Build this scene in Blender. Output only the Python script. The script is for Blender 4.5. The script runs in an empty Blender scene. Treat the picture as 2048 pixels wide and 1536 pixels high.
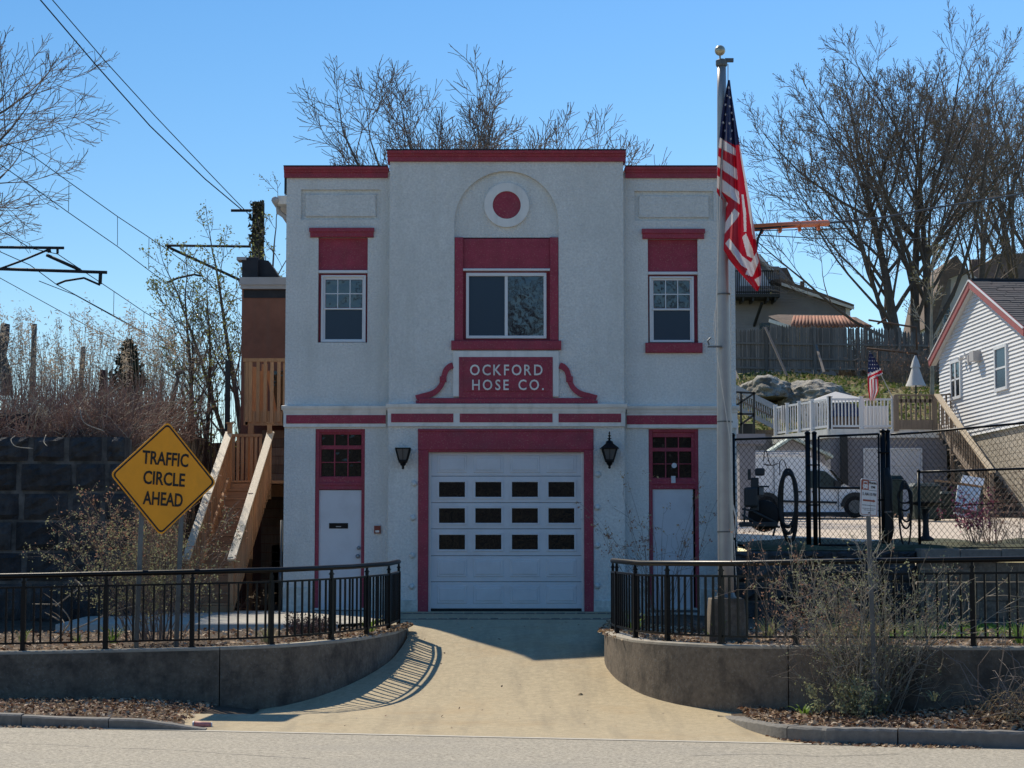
import bpy, bmesh, math, random
import numpy as np
from mathutils import Vector, Matrix

# ------------------------------------------------------------------ camera, world, sun, exposure
SC = bpy.context.scene
COL = SC.collection
F, TH, E, D0 = 4094.0, math.atan(352 / 4094.0), 2.0, 39.4   # lens in photo pixels, tilt, eye height, distance to the facade
cam = bpy.data.objects.new('camera', bpy.data.cameras.new('camera'))
COL.objects.link(cam)
cam.location = (0, -D0, E)
cam.rotation_euler = (math.pi / 2 + TH, 0, 0)
cam.data.sensor_width = 36
cam.data.lens = 36 * F / 2048
cam.data.clip_end = 3000
SC.camera = cam

SUN = Vector((-0.52, 0.84, 1.0)).normalized()
EL, AZ = math.asin(SUN.z), math.atan2(-SUN.x, SUN.y)
world = bpy.data.worlds.new('World')
SC.world = world
world.use_nodes = True
nt = world.node_tree
bg = nt.nodes['Background']
sky = nt.nodes.new('ShaderNodeTexSky')
sky.sky_type = 'NISHITA'
sky.sun_disc = False
sky.sun_elevation, sky.sun_rotation = EL, AZ
sky.altitude = 0
sky.air_density, sky.dust_density, sky.ozone_density = 1.0, 0.15, 3.0
hs = nt.nodes.new('ShaderNodeHueSaturation')
hs.inputs['Saturation'].default_value = 1.29
hs.inputs['Value'].default_value = 1.12
nt.links.new(sky.outputs[0], hs.inputs['Color'])
nt.links.new(hs.outputs[0], bg.inputs[0])
bg.inputs[1].default_value = 0.108
sun = bpy.data.objects.new('sun', bpy.data.lights.new('sun', 'SUN'))
COL.objects.link(sun)
sun.data.energy, sun.data.angle, sun.data.color = 4.7, math.radians(0.53), (1.0, 0.90, 0.74)
sun.rotation_euler = SUN.to_track_quat('Z', 'Y').to_euler()
sun.location = (-20, 40, 60)
SC.view_settings.view_transform = 'Standard'
SC.view_settings.look = 'None'
SC.view_settings.exposure = 0.12
SC.view_settings.gamma = 1.0
SC.view_settings.use_curve_mapping = False
SC.cycles.max_bounces = 6
SC.cycles.transparent_max_bounces = 16

# ------------------------------------------------------------------ helpers
RND = random.Random(7)
NPR = np.random.RandomState(11)
CT, ST = math.cos(TH), math.sin(TH)

def P(px, py, D):
    """a point of the place: the photograph's direction (px, py) at horizontal distance D from the camera"""
    u, v = (px - 1024) / F, (768 - py) / F
    k = CT - v * ST
    return Vector((D * u / k, D - D0, E + D * (v * CT + ST) / k))

def R(x0, y0, x1, y1, D):
    m = (y0 + y1) / 2
    return P(x0, m, D).x, P(x1, m, D).x, P(x0, y1, D).z, P(x0, y0, D).z

def PX(px, D, py=1000): return P(px, py, D).x
def PZ(py, D): return P(1024, py, D).z

class MB:
    def __init__(s): s.v, s.f, s.m, s.cur = [], [], [], 0
    def add(s, vs, fs):
        n = len(s.v)
        s.v += [tuple(v) for v in vs]
        s.f += [tuple(i + n for i in f) for f in fs]
        s.m += [s.cur] * len(fs)
        return s
    def box(s, x0, x1, y0, y1, z0, z1):
        if x0 > x1: x0, x1 = x1, x0
        if y0 > y1: y0, y1 = y1, y0
        if z0 > z1: z0, z1 = z1, z0
        return s.add([(x0,y0,z0),(x1,y0,z0),(x1,y1,z0),(x0,y1,z0),(x0,y0,z1),(x1,y0,z1),(x1,y1,z1),(x0,y1,z1)],
              [(0,3,2,1),(4,5,6,7),(0,1,5,4),(1,2,6,5),(2,3,7,6),(3,0,4,7)])
    def cbox(s, x0, x1, y0, y1, z0, z1, c=0.01):
        """box with a chamfered front (towards -Y)"""
        s.add([(x0,y1,z0),(x1,y1,z0),(x1,y1,z1),(x0,y1,z1),(x0,y0+c,z0),(x1,y0+c,z0),(x1,y0+c,z1),(x0,y0+c,z1),
               (x0+c,y0,z0+c),(x1-c,y0,z0+c),(x1-c,y0,z1-c),(x0+c,y0,z1-c)],
              [(0,3,2,1),(8,9,10,11),(4,5,9,8),(5,6,10,9),(6,7,11,10),(7,4,8,11),(0,1,5,4),(1,2,6,5),(2,3,7,6),(3,0,4,7)])
        return s
    def beam(s, a, b, w, h=None, up=(0, 0, 1)):
        """rectangular bar from a to b, w wide and h high"""
        a, b = Vector(a), Vector(b); h = h or w
        d = (b - a).normalized(); upv = Vector(up)
        if abs(d.dot(upv)) > .99: upv = Vector((0, 1, 0))
        x = d.cross(upv).normalized() * (w / 2); z = x.cross(d).normalized() * (h / 2)
        c = [a-x-z, a+x-z, a+x+z, a-x+z, b-x-z, b+x-z, b+x+z, b-x+z]
        return s.add(c, [(0,3,2,1),(4,5,6,7),(0,1,5,4),(1,2,6,5),(2,3,7,6),(3,0,4,7)])
    def tube(s, pts, r, n=8, cap=True):
        pts = [Vector(p) for p in pts]
        rs = r if isinstance(r, (list, tuple)) else [r] * len(pts)
        ref = None; rings = []
        for i, p in enumerate(pts):
            d = (pts[min(i+1, len(pts)-1)] - pts[max(i-1, 0)])
            d = d.normalized() if d.length > 1e-9 else Vector((0, 0, 1))
            if ref is None: ref = d.orthogonal().normalized()
            x = (ref - d * ref.dot(d)); x = x.normalized() if x.length > 1e-6 else d.orthogonal().normalized()
            ref = x; y = d.cross(x)
            rings.append([p + (x * math.cos(2*math.pi*k/n) + y * math.sin(2*math.pi*k/n)) * rs[i] for k in range(n)])
        vs = [v for g in rings for v in g]; fs = []
        for i in range(len(pts) - 1):
            for k in range(n):
                fs.append((i*n+k, i*n+(k+1) % n, (i+1)*n+(k+1) % n, (i+1)*n+k))
        if cap:
            fs.append(tuple(range(n-1, -1, -1))); fs.append(tuple(range((len(pts)-1)*n, len(pts)*n)))
        return s.add(vs, fs)
    def lathe(s, prof, c, n=16):
        """profile [(r, z)] turned about the vertical through c"""
        c = Vector(c); vs = []; fs = []
        for r, z in prof:
            for k in range(n):
                a = 2*math.pi*k/n
                vs.append((c.x + r*math.cos(a), c.y + r*math.sin(a), c.z + z))
        for i in range(len(prof)-1):
            for k in range(n):
                fs.append((i*n+k, i*n+(k+1) % n, (i+1)*n+(k+1) % n, (i+1)*n+k))
        fs.append(tuple(range(n-1, -1, -1))); fs.append(tuple(range((len(prof)-1)*n, len(prof)*n)))
        return s.add(vs, fs)
    def prism(s, poly, y0, y1):
        """polygon [(x, z)] (anticlockwise seen from -Y) extruded from y0 (front) to y1"""
        n = len(poly)
        vs = [(x, y0, z) for x, z in poly] + [(x, y1, z) for x, z in poly]
        fs = [tuple(range(n)), tuple(range(2*n-1, n-1, -1))]
        fs += [((i+1) % n, i, n+i, n+(i+1) % n) for i in range(n)]
        return s.add(vs, fs)
    def extr(s, prof, a, b):
        """profile [(out, z)] swept in a straight line from a to b; out is measured to the right of a->b"""
        a, b = Vector(a), Vector(b); d = (b-a).normalized(); o = Vector((d.y, -d.x, 0)); n = len(prof)
        vs = [a + o*p + Vector((0, 0, z)) for p, z in prof] + [b + o*p + Vector((0, 0, z)) for p, z in prof]
        fs = [tuple(range(n-1, -1, -1)), tuple(range(n, 2*n))] + [(i, (i+1) % n, n+(i+1) % n, n+i) for i in range(n)]
        return s.add(vs, fs)
    def quad(s, a, b, c, d): return s.add([a, b, c, d], [(0, 1, 2, 3)])
    def mesh(s, name, mat, smooth=False):
        me = bpy.data.meshes.new(name)
        me.from_pydata(s.v, [], s.f)
        for m in (mat if isinstance(mat, (list, tuple)) else [mat]): me.materials.append(m)
        if any(s.m): me.polygons.foreach_set('material_index', s.m)
        if smooth: me.polygons.foreach_set('use_smooth', [True] * len(me.polygons))
        me.update()
        return me
    def build(s, name, mat, parent=None, smooth=False, bevel=0, **props):
        return link(name, s.mesh(name, mat, smooth), parent, bevel, **props)

def link(name, me, parent=None, bevel=0, **props):
    o = bpy.data.objects.new(name, me)
    COL.objects.link(o)
    if parent is not None:
        o.parent = parent
        if 'base' in parent: o.location = -Vector(parent['base'])
    if bevel:
        b = o.modifiers.new('edge', 'BEVEL'); b.width = bevel; b.segments = 2; b.limit_method = 'ANGLE'
        b.angle_limit = math.radians(40)
    for k, v in props.items(): o[k] = v
    return o

def place(name, me, parent, loc, rot=None, scale=None, **props):
    """a part that shares its mesh: loc is in the place's coordinates"""
    o = bpy.data.objects.new(name, me); COL.objects.link(o)
    o.parent = parent
    o.location = Vector(loc) - (Vector(parent['base']) if parent is not None and 'base' in parent else Vector())
    if rot: o.rotation_euler = rot
    if scale: o.scale = scale
    for k, v in props.items(): o[k] = v
    return o

def thing(name, label, cat, loc, group=None):
    o = bpy.data.objects.new(name, None); COL.objects.link(o)
    o.empty_display_size = .1
    o.location = loc; o['base'] = tuple(loc); o['label'] = label; o['category'] = cat
    if group: o['group'] = group
    return o

def tag(o, label, cat, group=None):
    o['label'] = label; o['category'] = cat
    if group: o['group'] = group
    return o

def copy_tree(o, loc, label=None, rotz=0, scale=1.0):
    c = o.copy(); COL.objects.link(c); c.location = loc; c['base'] = tuple(loc)
    c.rotation_euler.z += rotz; c.scale = (scale,) * 3
    if label: c['label'] = label
    def kids(src, dst):
        for ch in src.children:
            d = ch.copy(); COL.objects.link(d); d.parent = dst; kids(ch, d)
    kids(o, c)
    return c

def np_mesh(name, V, Q, mats, mi=None, smooth=False):
    """mesh from numpy: V (n,3), Q (m,k) faces"""
    V = np.asarray(V, dtype=np.float32); Q = np.asarray(Q, dtype=np.int32); k = Q.shape[1]
    me = bpy.data.meshes.new(name)
    me.vertices.add(len(V)); me.vertices.foreach_set('co', V.ravel())
    me.loops.add(Q.size); me.loops.foreach_set('vertex_index', Q.ravel())
    me.polygons.add(len(Q))
    me.polygons.foreach_set('loop_start', np.arange(0, Q.size, k, dtype=np.int32))
    for m in (mats if isinstance(mats, (list, tuple)) else [mats]): me.materials.append(m)
    if mi is not None: me.polygons.foreach_set('material_index', np.asarray(mi, dtype=np.int32))
    if smooth: me.polygons.foreach_set('use_smooth', np.ones(len(Q), dtype=bool))
    me.update(calc_edges=True)
    return me

def seg_geo(S, n=3):
    """S (m,8): start, end, r0, r1 -> prism vertices and quads"""
    S = np.asarray(S, dtype=np.float64)
    p, q, r0, r1 = S[:, 0:3], S[:, 3:6], S[:, 6], S[:, 7]
    d = q - p; L = np.linalg.norm(d, axis=1, keepdims=True); d = d / np.maximum(L, 1e-9)
    ref = np.where(np.abs(d[:, 2:3]) > .9, np.array([[1., 0, 0]]), np.array([[0, 0, 1.]]))
    x = np.cross(d, ref); x /= np.maximum(np.linalg.norm(x, axis=1, keepdims=True), 1e-9); y = np.cross(d, x)
    q = q + d * (r1[:, None] * .5)
    m = len(S); V = np.zeros((m, 2*n, 3))
    for k in range(n):
        a = 2*math.pi*k/n; o = x*math.cos(a) + y*math.sin(a)
        V[:, k] = p + o*r0[:, None]; V[:, n+k] = q + o*r1[:, None]
    base = (np.arange(m) * 2*n)[:, None]
    Q = np.concatenate([base + np.array([[k, (k+1) % n, n+(k+1) % n, n+k]]) for k in range(n)], axis=0)
    return V.reshape(-1, 3), Q

def cards(C, size, asp=1.6, up=None, rng=NPR, flat=0.0):
    """leaf quads: centres (m,3) -> vertices and faces; flat = 1 lays them level"""
    C = np.asarray(C, dtype=np.float64); m = len(C)
    size = np.broadcast_to(np.asarray(size, dtype=np.float64), (m,))[:, None]
    a = rng.normal(size=(m, 3)); a[:, 2] *= (1-flat); a /= np.maximum(np.linalg.norm(a, axis=1, keepdims=True), 1e-6)
    if up is not None: a = a*.6 + np.asarray(up)[None, :]; a /= np.linalg.norm(a, axis=1, keepdims=True)
    b = rng.normal(size=(m, 3)); b[:, 2] *= (1-flat)
    b -= a*np.sum(a*b, axis=1, keepdims=True); b /= np.maximum(np.linalg.norm(b, axis=1, keepdims=True), 1e-6)
    c = np.cross(a, b)
    a, b = a*size*asp/2, b*size/2
    lift = c*size*.18
    V = np.stack([C-a, C-b+lift, C+a, C+b+lift], axis=1).reshape(-1, 3)
    Q = (np.arange(m)*4)[:, None] + np.array([[0, 1, 2, 3]])
    return V, Q

def join(parts):
    Vs, Qs, n = [], [], 0
    for V, Q in parts:
        Vs.append(V); Qs.append(Q + n); n += len(V)
    return np.concatenate(Vs), np.concatenate(Qs)

# ------------------------------------------------------------------ materials
def M(name, col, rough=.8, var=.12, scale=5.0, bump=0.0, bscale=80.0, dirt=None, dscale=.8, damt=.6, dlo=.5, dhi=.75,
      rand=0.0, streak=None, metal=0.0, spec=.35, stretch=None, smap=(5, 5, .35), speck=None, sscale=60, trans=0, bdist=.01):
    m = bpy.data.materials.new(name); m.use_nodes = True
    t = m.node_tree; L = t.links.new; nd = t.nodes.new
    b = t.nodes['Principled BSDF']
    geo = nd('ShaderNodeNewGeometry'); pos = geo.outputs['Position']
    if stretch:
        mp = nd('ShaderNodeMapping'); mp.inputs['Scale'].default_value = stretch; L(pos, mp.inputs[0]); pos_s = mp.outputs[0]
    else: pos_s = pos
    def noise(sc, p, det=6, ro=.6):
        n = nd('ShaderNodeTexNoise'); n.inputs['Scale'].default_value = sc; n.inputs['Detail'].default_value = det
        n.inputs['Roughness'].default_value = ro; L(p, n.inputs['Vector']); return n.outputs['Fac']
    def ramp(f, lo, hi):
        r = nd('ShaderNodeMapRange'); r.inputs['From Min'].default_value = lo; r.inputs['From Max'].default_value = hi
        L(f, r.inputs['Value']); return r.outputs[0]
    def mix(f, a, c, typ='MIX'):
        x = nd('ShaderNodeMix'); x.data_type = 'RGBA'; x.blend_type = typ
        if isinstance(f, float): x.inputs[0].default_value = f
        else: L(f, x.inputs[0])
        for i, v in ((6, a), (7, c)):
            if isinstance(v, tuple): x.inputs[i].default_value = (*v[:3], 1)
            else: L(v, x.inputs[i])
        return x.outputs[2]
    lo = tuple(c*(1-var) for c in col); hi = tuple(min(1, c*(1+var)) for c in col)
    c = mix(ramp(noise(scale, pos_s), .3, .7), lo, hi)
    if speck:
        c = mix(ramp(noise(sscale, pos, 2), .58, .66), c, speck)
    if dirt:
        f = ramp(noise(dscale, pos, 8, .65), dlo, dhi)
        mu = nd('ShaderNodeMath'); mu.operation = 'MULTIPLY'; mu.inputs[1].default_value = damt; L(f, mu.inputs[0])
        c = mix(mu.outputs[0], c, dirt)
    if streak:
        mp = nd('ShaderNodeMapping'); mp.inputs['Scale'].default_value = smap; L(pos, mp.inputs[0])
        f = ramp(noise(1.0, mp.outputs[0], 5), .5, .75)
        mu = nd('ShaderNodeMath'); mu.operation = 'MULTIPLY'; mu.inputs[1].default_value = .45; L(f, mu.inputs[0])
        c = mix(mu.outputs[0], c, streak)
    if rand:
        oi = nd('ShaderNodeObjectInfo')
        r = nd('ShaderNodeMapRange'); r.inputs['To Min'].default_value = 1-rand; r.inputs['To Max'].default_value = 1+rand
        L(oi.outputs['Random'], r.inputs['Value'])
        vm = nd('ShaderNodeVectorMath'); vm.operation = 'SCALE'; L(c, vm.inputs[0]); L(r.outputs[0], vm.inputs['Scale']); c = vm.outputs[0]
    L(c, b.inputs['Base Color'])
    b.inputs['Roughness'].default_value = rough; b.inputs['Metallic'].default_value = metal
    b.inputs['Specular IOR Level'].default_value = spec
    if bump:
        bp = nd('ShaderNodeBump'); bp.inputs['Strength'].default_value = bump; bp.inputs['Distance'].default_value = bdist
        L(noise(bscale, pos_s, 4), bp.inputs['Height']); L(bp.outputs[0], b.inputs['Normal'])
    if trans:
        tr = nd('ShaderNodeBsdfTranslucent'); L(c, tr.inputs[0])
        ms = nd('ShaderNodeMixShader'); ms.inputs[0].default_value = trans
        L(b.outputs[0], ms.inputs[1]); L(tr.outputs[0], ms.inputs[2]); L(ms.outputs[0], t.nodes['Material Output'].inputs[0])
    return m

def glass(name, col=(.01, .013, .016), rough=.03, spec=.6, wave=0.0):
    m = bpy.data.materials.new(name); m.use_nodes = True
    b = m.node_tree.nodes['Principled BSDF']
    b.inputs['Base Color'].default_value = (*col, 1); b.inputs['Roughness'].default_value = rough
    b.inputs['Specular IOR Level'].default_value = spec
    if wave:
        t = m.node_tree; n = t.nodes.new('ShaderNodeTexNoise'); n.inputs['Scale'].default_value = 3.5; n.inputs['Detail'].default_value = 2
        g = t.nodes.new('ShaderNodeNewGeometry'); t.links.new(g.outputs['Position'], n.inputs['Vector'])
        bp = t.nodes.new('ShaderNodeBump'); bp.inputs['Strength'].default_value = wave; bp.inputs['Distance'].default_value = .02
        t.links.new(n.outputs['Fac'], bp.inputs['Height']); t.links.new(bp.outputs[0], b.inputs['Normal'])
    return m

STUCCO = M('stucco', (.79, .79, .75), .9, .13, 24.0, 1.0, 30, dirt=(.55, .55, .51), dscale=.6, damt=.6, dlo=.42, dhi=.8, streak=(.60, .60, .55), smap=(2.2, 2.2, .3), bdist=.03)
TRIMW = M('trim_white', (.80, .79, .75), .8, .06, 5, .15, 60, dirt=(.48, .47, .43), dscale=1.5, damt=.5, streak=(.45, .45, .42))
RED = M('red_paint', (.34, .048, .078), .7, .16, 5, .3, 50, dirt=(.22, .065, .085), dscale=1.4, damt=.75, speck=(.40, .13, .13), sscale=38, streak=(.25, .06, .065))
DOORW = M('door_white', (.66, .67, .69), .5, .04, 3, .05, 30, dirt=(.46, .46, .47), dscale=1.6, damt=.4)
VINYL = M('white_vinyl', (.74, .75, .76), .4, .03, 3)
GLASS_D = glass('glass_dark', (.008, .01, .012), .02, .5, .6)
GLASS_W = glass('glass_window', (.015, .024, .036), .02, 1.0, .25)
GLASS_S = glass('screened_glass', (.03, .048, .072), .25, .4)
BLACK = M('black_paint', (.004, .005, .006), .38, .15, 6, .1, 40, dirt=(.016, .015, .014), dscale=3, damt=.2, spec=.25)
BLACKR = M('black_rubber', (.012, .012, .013), .6, .2, 9)
CONC = M('concrete_wall', (.185, .15, .112), .92, .28, 14, .5, 30, dirt=(.065, .055, .045), dscale=2.3, damt=.85, dlo=.47, dhi=.66, streak=(.075, .066, .055), smap=(3.2, 3.2, .3), speck=(.225, .20, .165), sscale=30)
CONCCAP = M('concrete_cap', (.40, .36, .29), .9, .15, 6, .3, 40, dirt=(.22, .19, .15), dscale=2, damt=.6)
DRIVE = M('driveway_concrete', (.46, .375, .235), .9, .16, 11, .35, 120, dirt=(.40, .27, .13), dscale=.5, damt=.7, dlo=.52, dhi=.8, speck=(.30, .25, .17), sscale=60, streak=(.19, .16, .115), smap=(2.6, .2, 1))
PATHC = M('path_concrete', (.46, .43, .36), .9, .10, 2, .3, 100, dirt=(.36, .33, .28), dscale=.9, damt=.5)
LOTC = M('lot_concrete', (.60, .50, .39), .92, .10, 1.2, .2, 60, dirt=(.40, .34, .27), dscale=.3, damt=.5)
ROADM = M('road_asphalt', (.42, .375, .29), .9, .5, 24, .8, 90, dirt=(.30, .28, .24), dscale=.35, damt=.5, speck=(.16, .145, .12), sscale=55)
GRAN = M('granite_kerb', (.20, .19, .17), .85, .2, 12, .5, 30, dirt=(.16, .145, .12), dscale=2.5, damt=.5, speck=(.16, .15, .15), sscale=120, rand=.1)
SEAM = M('pale_seam', (.55, .51, .42), .9, .1, 10)
SOIL = M('mulch_soil', (.075, .052, .035), 1, .35, 14, .8, 50, dirt=(.16, .12, .08), dscale=4, damt=.7)
GRASS = M('grass_green', (.12, .155, .04), 1, .3, 6, .6, 40, dirt=(.25, .20, .10), dscale=.35, damt=.9, dlo=.42, dhi=.62)
GROUND = M('ground_earth', (.26, .21, .14), 1, .3, 2, .4, 20, dirt=(.2, .16, .11), dscale=.4)
STONE = M('dark_stone', (.042, .042, .044), .9, .45, 5, 1.0, 9, dirt=(.10, .098, .09), dscale=1.6, damt=.45, rand=.3, streak=(.10, .098, .09), bdist=.04)
MORTAR = M('mortar', (.13, .125, .115), .95, .3, 5, .8, 20, dirt=(.045, .045, .042), dscale=2.2, damt=.9, dlo=.42, dhi=.6)
BOULDER = M('boulder', (.40, .375, .32), .95, .35, 3, 1.0, 5, dirt=(.13, .12, .10), dscale=1.4, damt=.9, dlo=.46, dhi=.6, bdist=.2)
WOODN = M('new_lumber', (.47, .265, .14), .75, .16, 3, .3, 30, stretch=(14, 14, 1.2), rand=.14, dirt=(.30, .16, .08), dscale=2, damt=.5)
WOODT = M('stair_tread', (.44, .25, .13), .6, .16, 3, .2, 30, stretch=(1.2, 14, 14), rand=.1, spec=.5)
WOODG = M('weathered_wood', (.24, .19, .145), .85, .22, 3, .4, 30, stretch=(12, 12, 1.0), rand=.22, dirt=(.14, .11, .085), dscale=1.2, damt=.6)
FENCEW = M('grey_picket_wood', (.17, .15, .135), .9, .25, 3, .4, 30, stretch=(12, 12, .8), rand=.3)
BROWN = M('brown_stucco', (.25, .115, .08), .9, .16, 2, .3, 30, dirt=(.10, .055, .045), dscale=1.2, damt=.6, streak=(.19, .115, .09))
ROOFD = M('dark_roofing', (.035, .038, .045), .8, .2, 6, .3, 30)
GUTTER = M('gutter_metal', (.45, .43, .42), .5, .06, 4, spec=.5)
RAILW = M('sunlit_handrail', (.66, .54, .38), .38, .12, 3, .2, 30, stretch=(14, 14, 1.2), spec=.5)  # sun on the handrail boards put into the colour, paler than the lumber
YEL = M('sign_yellow', (.90, .36, .012), .45, .05, 4, dirt=(.50, .25, .03), dscale=3, damt=.3)
SIGNB = M('sign_black', (.01, .01, .01), .5, .05)
SIGNW = M('sign_white', (.62, .64, .66), .5, .04)
SIGNR = M('sign_red_brown', (.27, .06, .035), .5, .06)
GALV = M('galvanised_steel', (.14, .148, .15), .5, .15, 8, .1, 40, metal=.6, rand=.1)
POLEM = M('pole_aluminium', (.36, .35, .34), .42, .08, 5, .08, 50, metal=.45, streak=(.28, .26, .24), spec=.5)
GOLD = M('finial_gold', (.46, .42, .30), .35, .08, 6, metal=.5, spec=.5)
ROPE = M('rope', (.55, .54, .5), .9, .15, 20)
FR = M('flag_red', (.50, .012, .03), .7, .06, 20, trans=.25)
FW = M('flag_white', (.72, .70, .70), .7, .05, 20, trans=.25)
FB = M('flag_blue', (.02, .028, .09), .7, .08, 20, trans=.15)
BARK = M('bark', (.12, .10, .085), .95, .3, 8, .7, 25, stretch=(3, 3, .8), dirt=(.14, .12, .10), dscale=1.5, damt=.6)
TWIG = M('twig', (.20, .165, .14), .95, .25, 2)
TWIGR = M('twig_red', (.36, .235, .185), .9, .6, 1.6, trans=.25)
TWIGT = M('dry_stem_tan', (.36, .28, .19), .9, .25, 2)
TWIGP = M('pale_twig', (.44, .39, .31), .9, .35, 3, trans=.2)
BUD = M('spring_bud', (.17, .165, .07), .9, .25, 1.5, trans=.4)
BUDG = M('young_leaf', (.22, .24, .08), .9, .25, 2, trans=.4)
LEAFG = M('shrub_leaf', (.33, .34, .19), .8, .3, 3, trans=.3)
LEAFR = M('russet_leaf', (.34, .20, .14), .85, .3, 3, trans=.3)
DAFF = M('daffodil_leaf', (.16, .26, .05), .6, .25, 4, trans=.35)
STRAW = M('straw', (.45, .34, .19), .9, .25, 5, trans=.2)
PLUME = M('reed_plume', (.50, .42, .32), .95, .2, 3, trans=.3)
EVERG = M('evergreen', (.045, .06, .035), .9, .3, 3)
LIT = [M('leaf_litter_%s' % n, c, .9, .3, 9, trans=.15) for n, c in (('tan', (.42, .30, .19)), ('brown', (.22, .12, .075)), ('pale', (.52, .42, .31)), ('dark', (.08, .05, .035)))]
WIRE = M('wire', (.02, .022, .025), .7, .1)
SIDING = M('siding_white', (.72, .73, .74), .6, .03, 2, dirt=(.62, .62, .62), dscale=.7, damt=.4)
SIDINGL = M('siding_grey', (.25, .245, .265), .7, .05, 2, dirt=(.30, .30, .31), dscale=.5)
SHING = M('shingle_roof', (.075, .072, .075), .9, .3, 6, .5, 30, rand=.15, dirt=(.12, .09, .085), dscale=.8)
SHINGB = M('brown_shingle', (.19, .145, .12), .9, .25, 5, .4, 20, dirt=(.1, .075, .06), dscale=1)
REDTRIM = M('faded_red_trim', (.33, .10, .10), .7, .08, 3)
BLOCKT = M('tan_block', (.47, .42, .34), .95, .12, 3, .3, 30, dirt=(.38, .34, .28), dscale=1)
TERRA = M('terracotta', (.33, .16, .11), .8, .2, 5, rand=.2)
VANW = M('van_paint', (.92, .92, .93), .25, .02, 2, spec=.5)
TYRE = M('tyre', (.015, .015, .016), .85, .15, 12)
PLAST = M('dark_plastic', (.03, .033, .035), .55, .1, 8)
BINM = M('bin_green', (.02, .035, .03), .5, .15, 6, rand=.15)
FABW = M('canvas_white', (.68, .68, .67), .8, .05, 6, trans=.2)
BLUEC = M('blue_cover', (.02, .045, .14), .5, .15, 5)
ORANGE = M('orange_sleeve', (.62, .16, .05), .55, .1, 6)
PINK = M('pink_flower', (.38, .09, .16), .8, .25, 6)
ALUM = M('bare_aluminium', (.42, .42, .42), .45, .1, 6, metal=.5)
# ------------------------------------------------------------------ the ground and the terrain
def lerp(x, xs, ys): return float(np.interp(x, xs, ys))

def drive_z(D):
    return lerp(D, [15, 24.2, 26, 28, 29, 30, 31, 32, 33, 34, 35, 37, 39.6], [-.085, -.085, -.06, .0, .075, .20, .36, .52, .68, .815, .90, .965, 1.03])

def gutter_D(X): return 24.35 - .25 * X

# left retaining wall: front edge in plan (X, D) and its top
def left_path(n=40):
    pts = [(-12.0, 29.6), (-9.5, 29.5), (-7.0, 29.4), (-5.4, 29.3)]
    for i in range(n + 1):
        a = math.pi / 2 * i / n
        pts.append((-4.35 + 2.6 * math.sin(a), 34.3 - 5.0 * math.cos(a)))
    return pts
def left_top(X): return lerp(X, [-12, -6.8, -3.24, -2.3, -1.85, -1.7], [.62, .71, .79, .83, .87, .92])

def catmull(pts, m=10):
    P4 = [np.array(p, float) for p in pts]; out = []
    for i in range(len(P4)-1):
        p0, p1, p2, p3 = P4[max(i-1, 0)], P4[i], P4[i+1], P4[min(i+2, len(P4)-1)]
        for k in range(m):
            t = k/m
            out.append(tuple(.5*((2*p1)+(-p0+p2)*t+(2*p0-5*p1+4*p2-p3)*t*t+(-p0+3*p1-3*p2+p3)*t**3)))
    out.append(tuple(P4[-1])); return out
def right_path():
    return catmull([(1.44, 32.0), (1.41, 30.9), (1.62, 29.55), (2.1, 28.25), (2.88, 27.2), (4.04, 26.35), (5.2, 25.75), (6.05, 25.35), (7.2, 24.85), (9.0, 24.1)], 8)
def right_top(X): return lerp(X, [1.4, 1.7, 2.9, 4, 6, 9], [.92, .885, .885, .91, .94, .98])

LP, RP = left_path(), right_path()

def resample(pts, step):
    pts = [np.array(p) for p in pts]; seg = [np.linalg.norm(b-a) for a, b in zip(pts, pts[1:])]
    L = sum(seg); n = max(2, int(round(L/step))+1); cum = np.concatenate([[0], np.cumsum(seg)])
    return [tuple(np.array([np.interp(t, cum, [p[i] for p in pts]) for i in (0, 1)])) for t in np.linspace(0, L, n)]

def sheet(name, rows, mat, kind='structure', smooth=True):
    """grid surface from rows of points"""
    n = len(rows[0]); V = [p for r in rows for p in r]
    Q = [(i*n+j, i*n+j+1, (i+1)*n+j+1, (i+1)*n+j) for i in range(len(rows)-1) for j in range(n-1)]
    o = link(name, np_mesh(name, V, Q, mat, smooth=smooth)); o['kind'] = kind
    return o

g = MB(); g.quad((-900, -120, -.7), (900, -120, -.7), (900, 1500, -.7), (-900, 1500, -.7)); g.build('ground', GROUND, kind='structure')

# the road, with a shallow camber
xs = np.linspace(-30, 30, 61)
sheet('road', [[(x, gutter_D(x) - D0 - t, -.085 + (.02*t if t < 6 else .12)) for x in xs] for t in (-.12, 0, .5, 1, 2, 3, 4, 5, 6, 9, 13, 18)][::-1], ROADM)

# the driveway: level at the door, a ramp to the gutter; widening to the road between the two walls
def wall_x(path, D, side):
    ds = sorted((d, x) for x, d in path)
    return lerp(D, [d for d, _ in ds], [x for _, x in ds])
rows = []
for D in list(np.linspace(39.55, 34.4, 8)) + list(np.linspace(34.2, 25.4, 34)) + [24.9, 24.5]:
    if D > 34.3: xl, xr = -2.6, 2.25
    elif D > 29.6: xl, xr = wall_x(LP[4:], D, -1) + .05, wall_x(RP[:60], D, 1) - .05 + .3
    else:
        xl = lerp(D, [24.2, 25.6, 28, 29.6], [-4.6, -4.7, -4.9, -5.0]); xr = wall_x(RP, max(D, 26.0), 1) + 1.6
    row = []
    for t in np.linspace(0, 1, 17):
        x = xl + (xr-xl)*t
        gd = gutter_D(x); d = D
        if D < 28.5:   # bend the lower part round to the slanting gutter
            k = (28.5 - D)/(28.5-24.5); d = D + k*(gd - 24.5 + .02)
        w_ = lerp(D, [27, 29.5, 32.5, 34.5], [0, 1, 1, 0]); row.append((x, d - D0, drive_z(D) + .004 + .075*(x-.1)*w_*(1 if x < 0 else .6)))
    rows.append(row)
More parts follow.
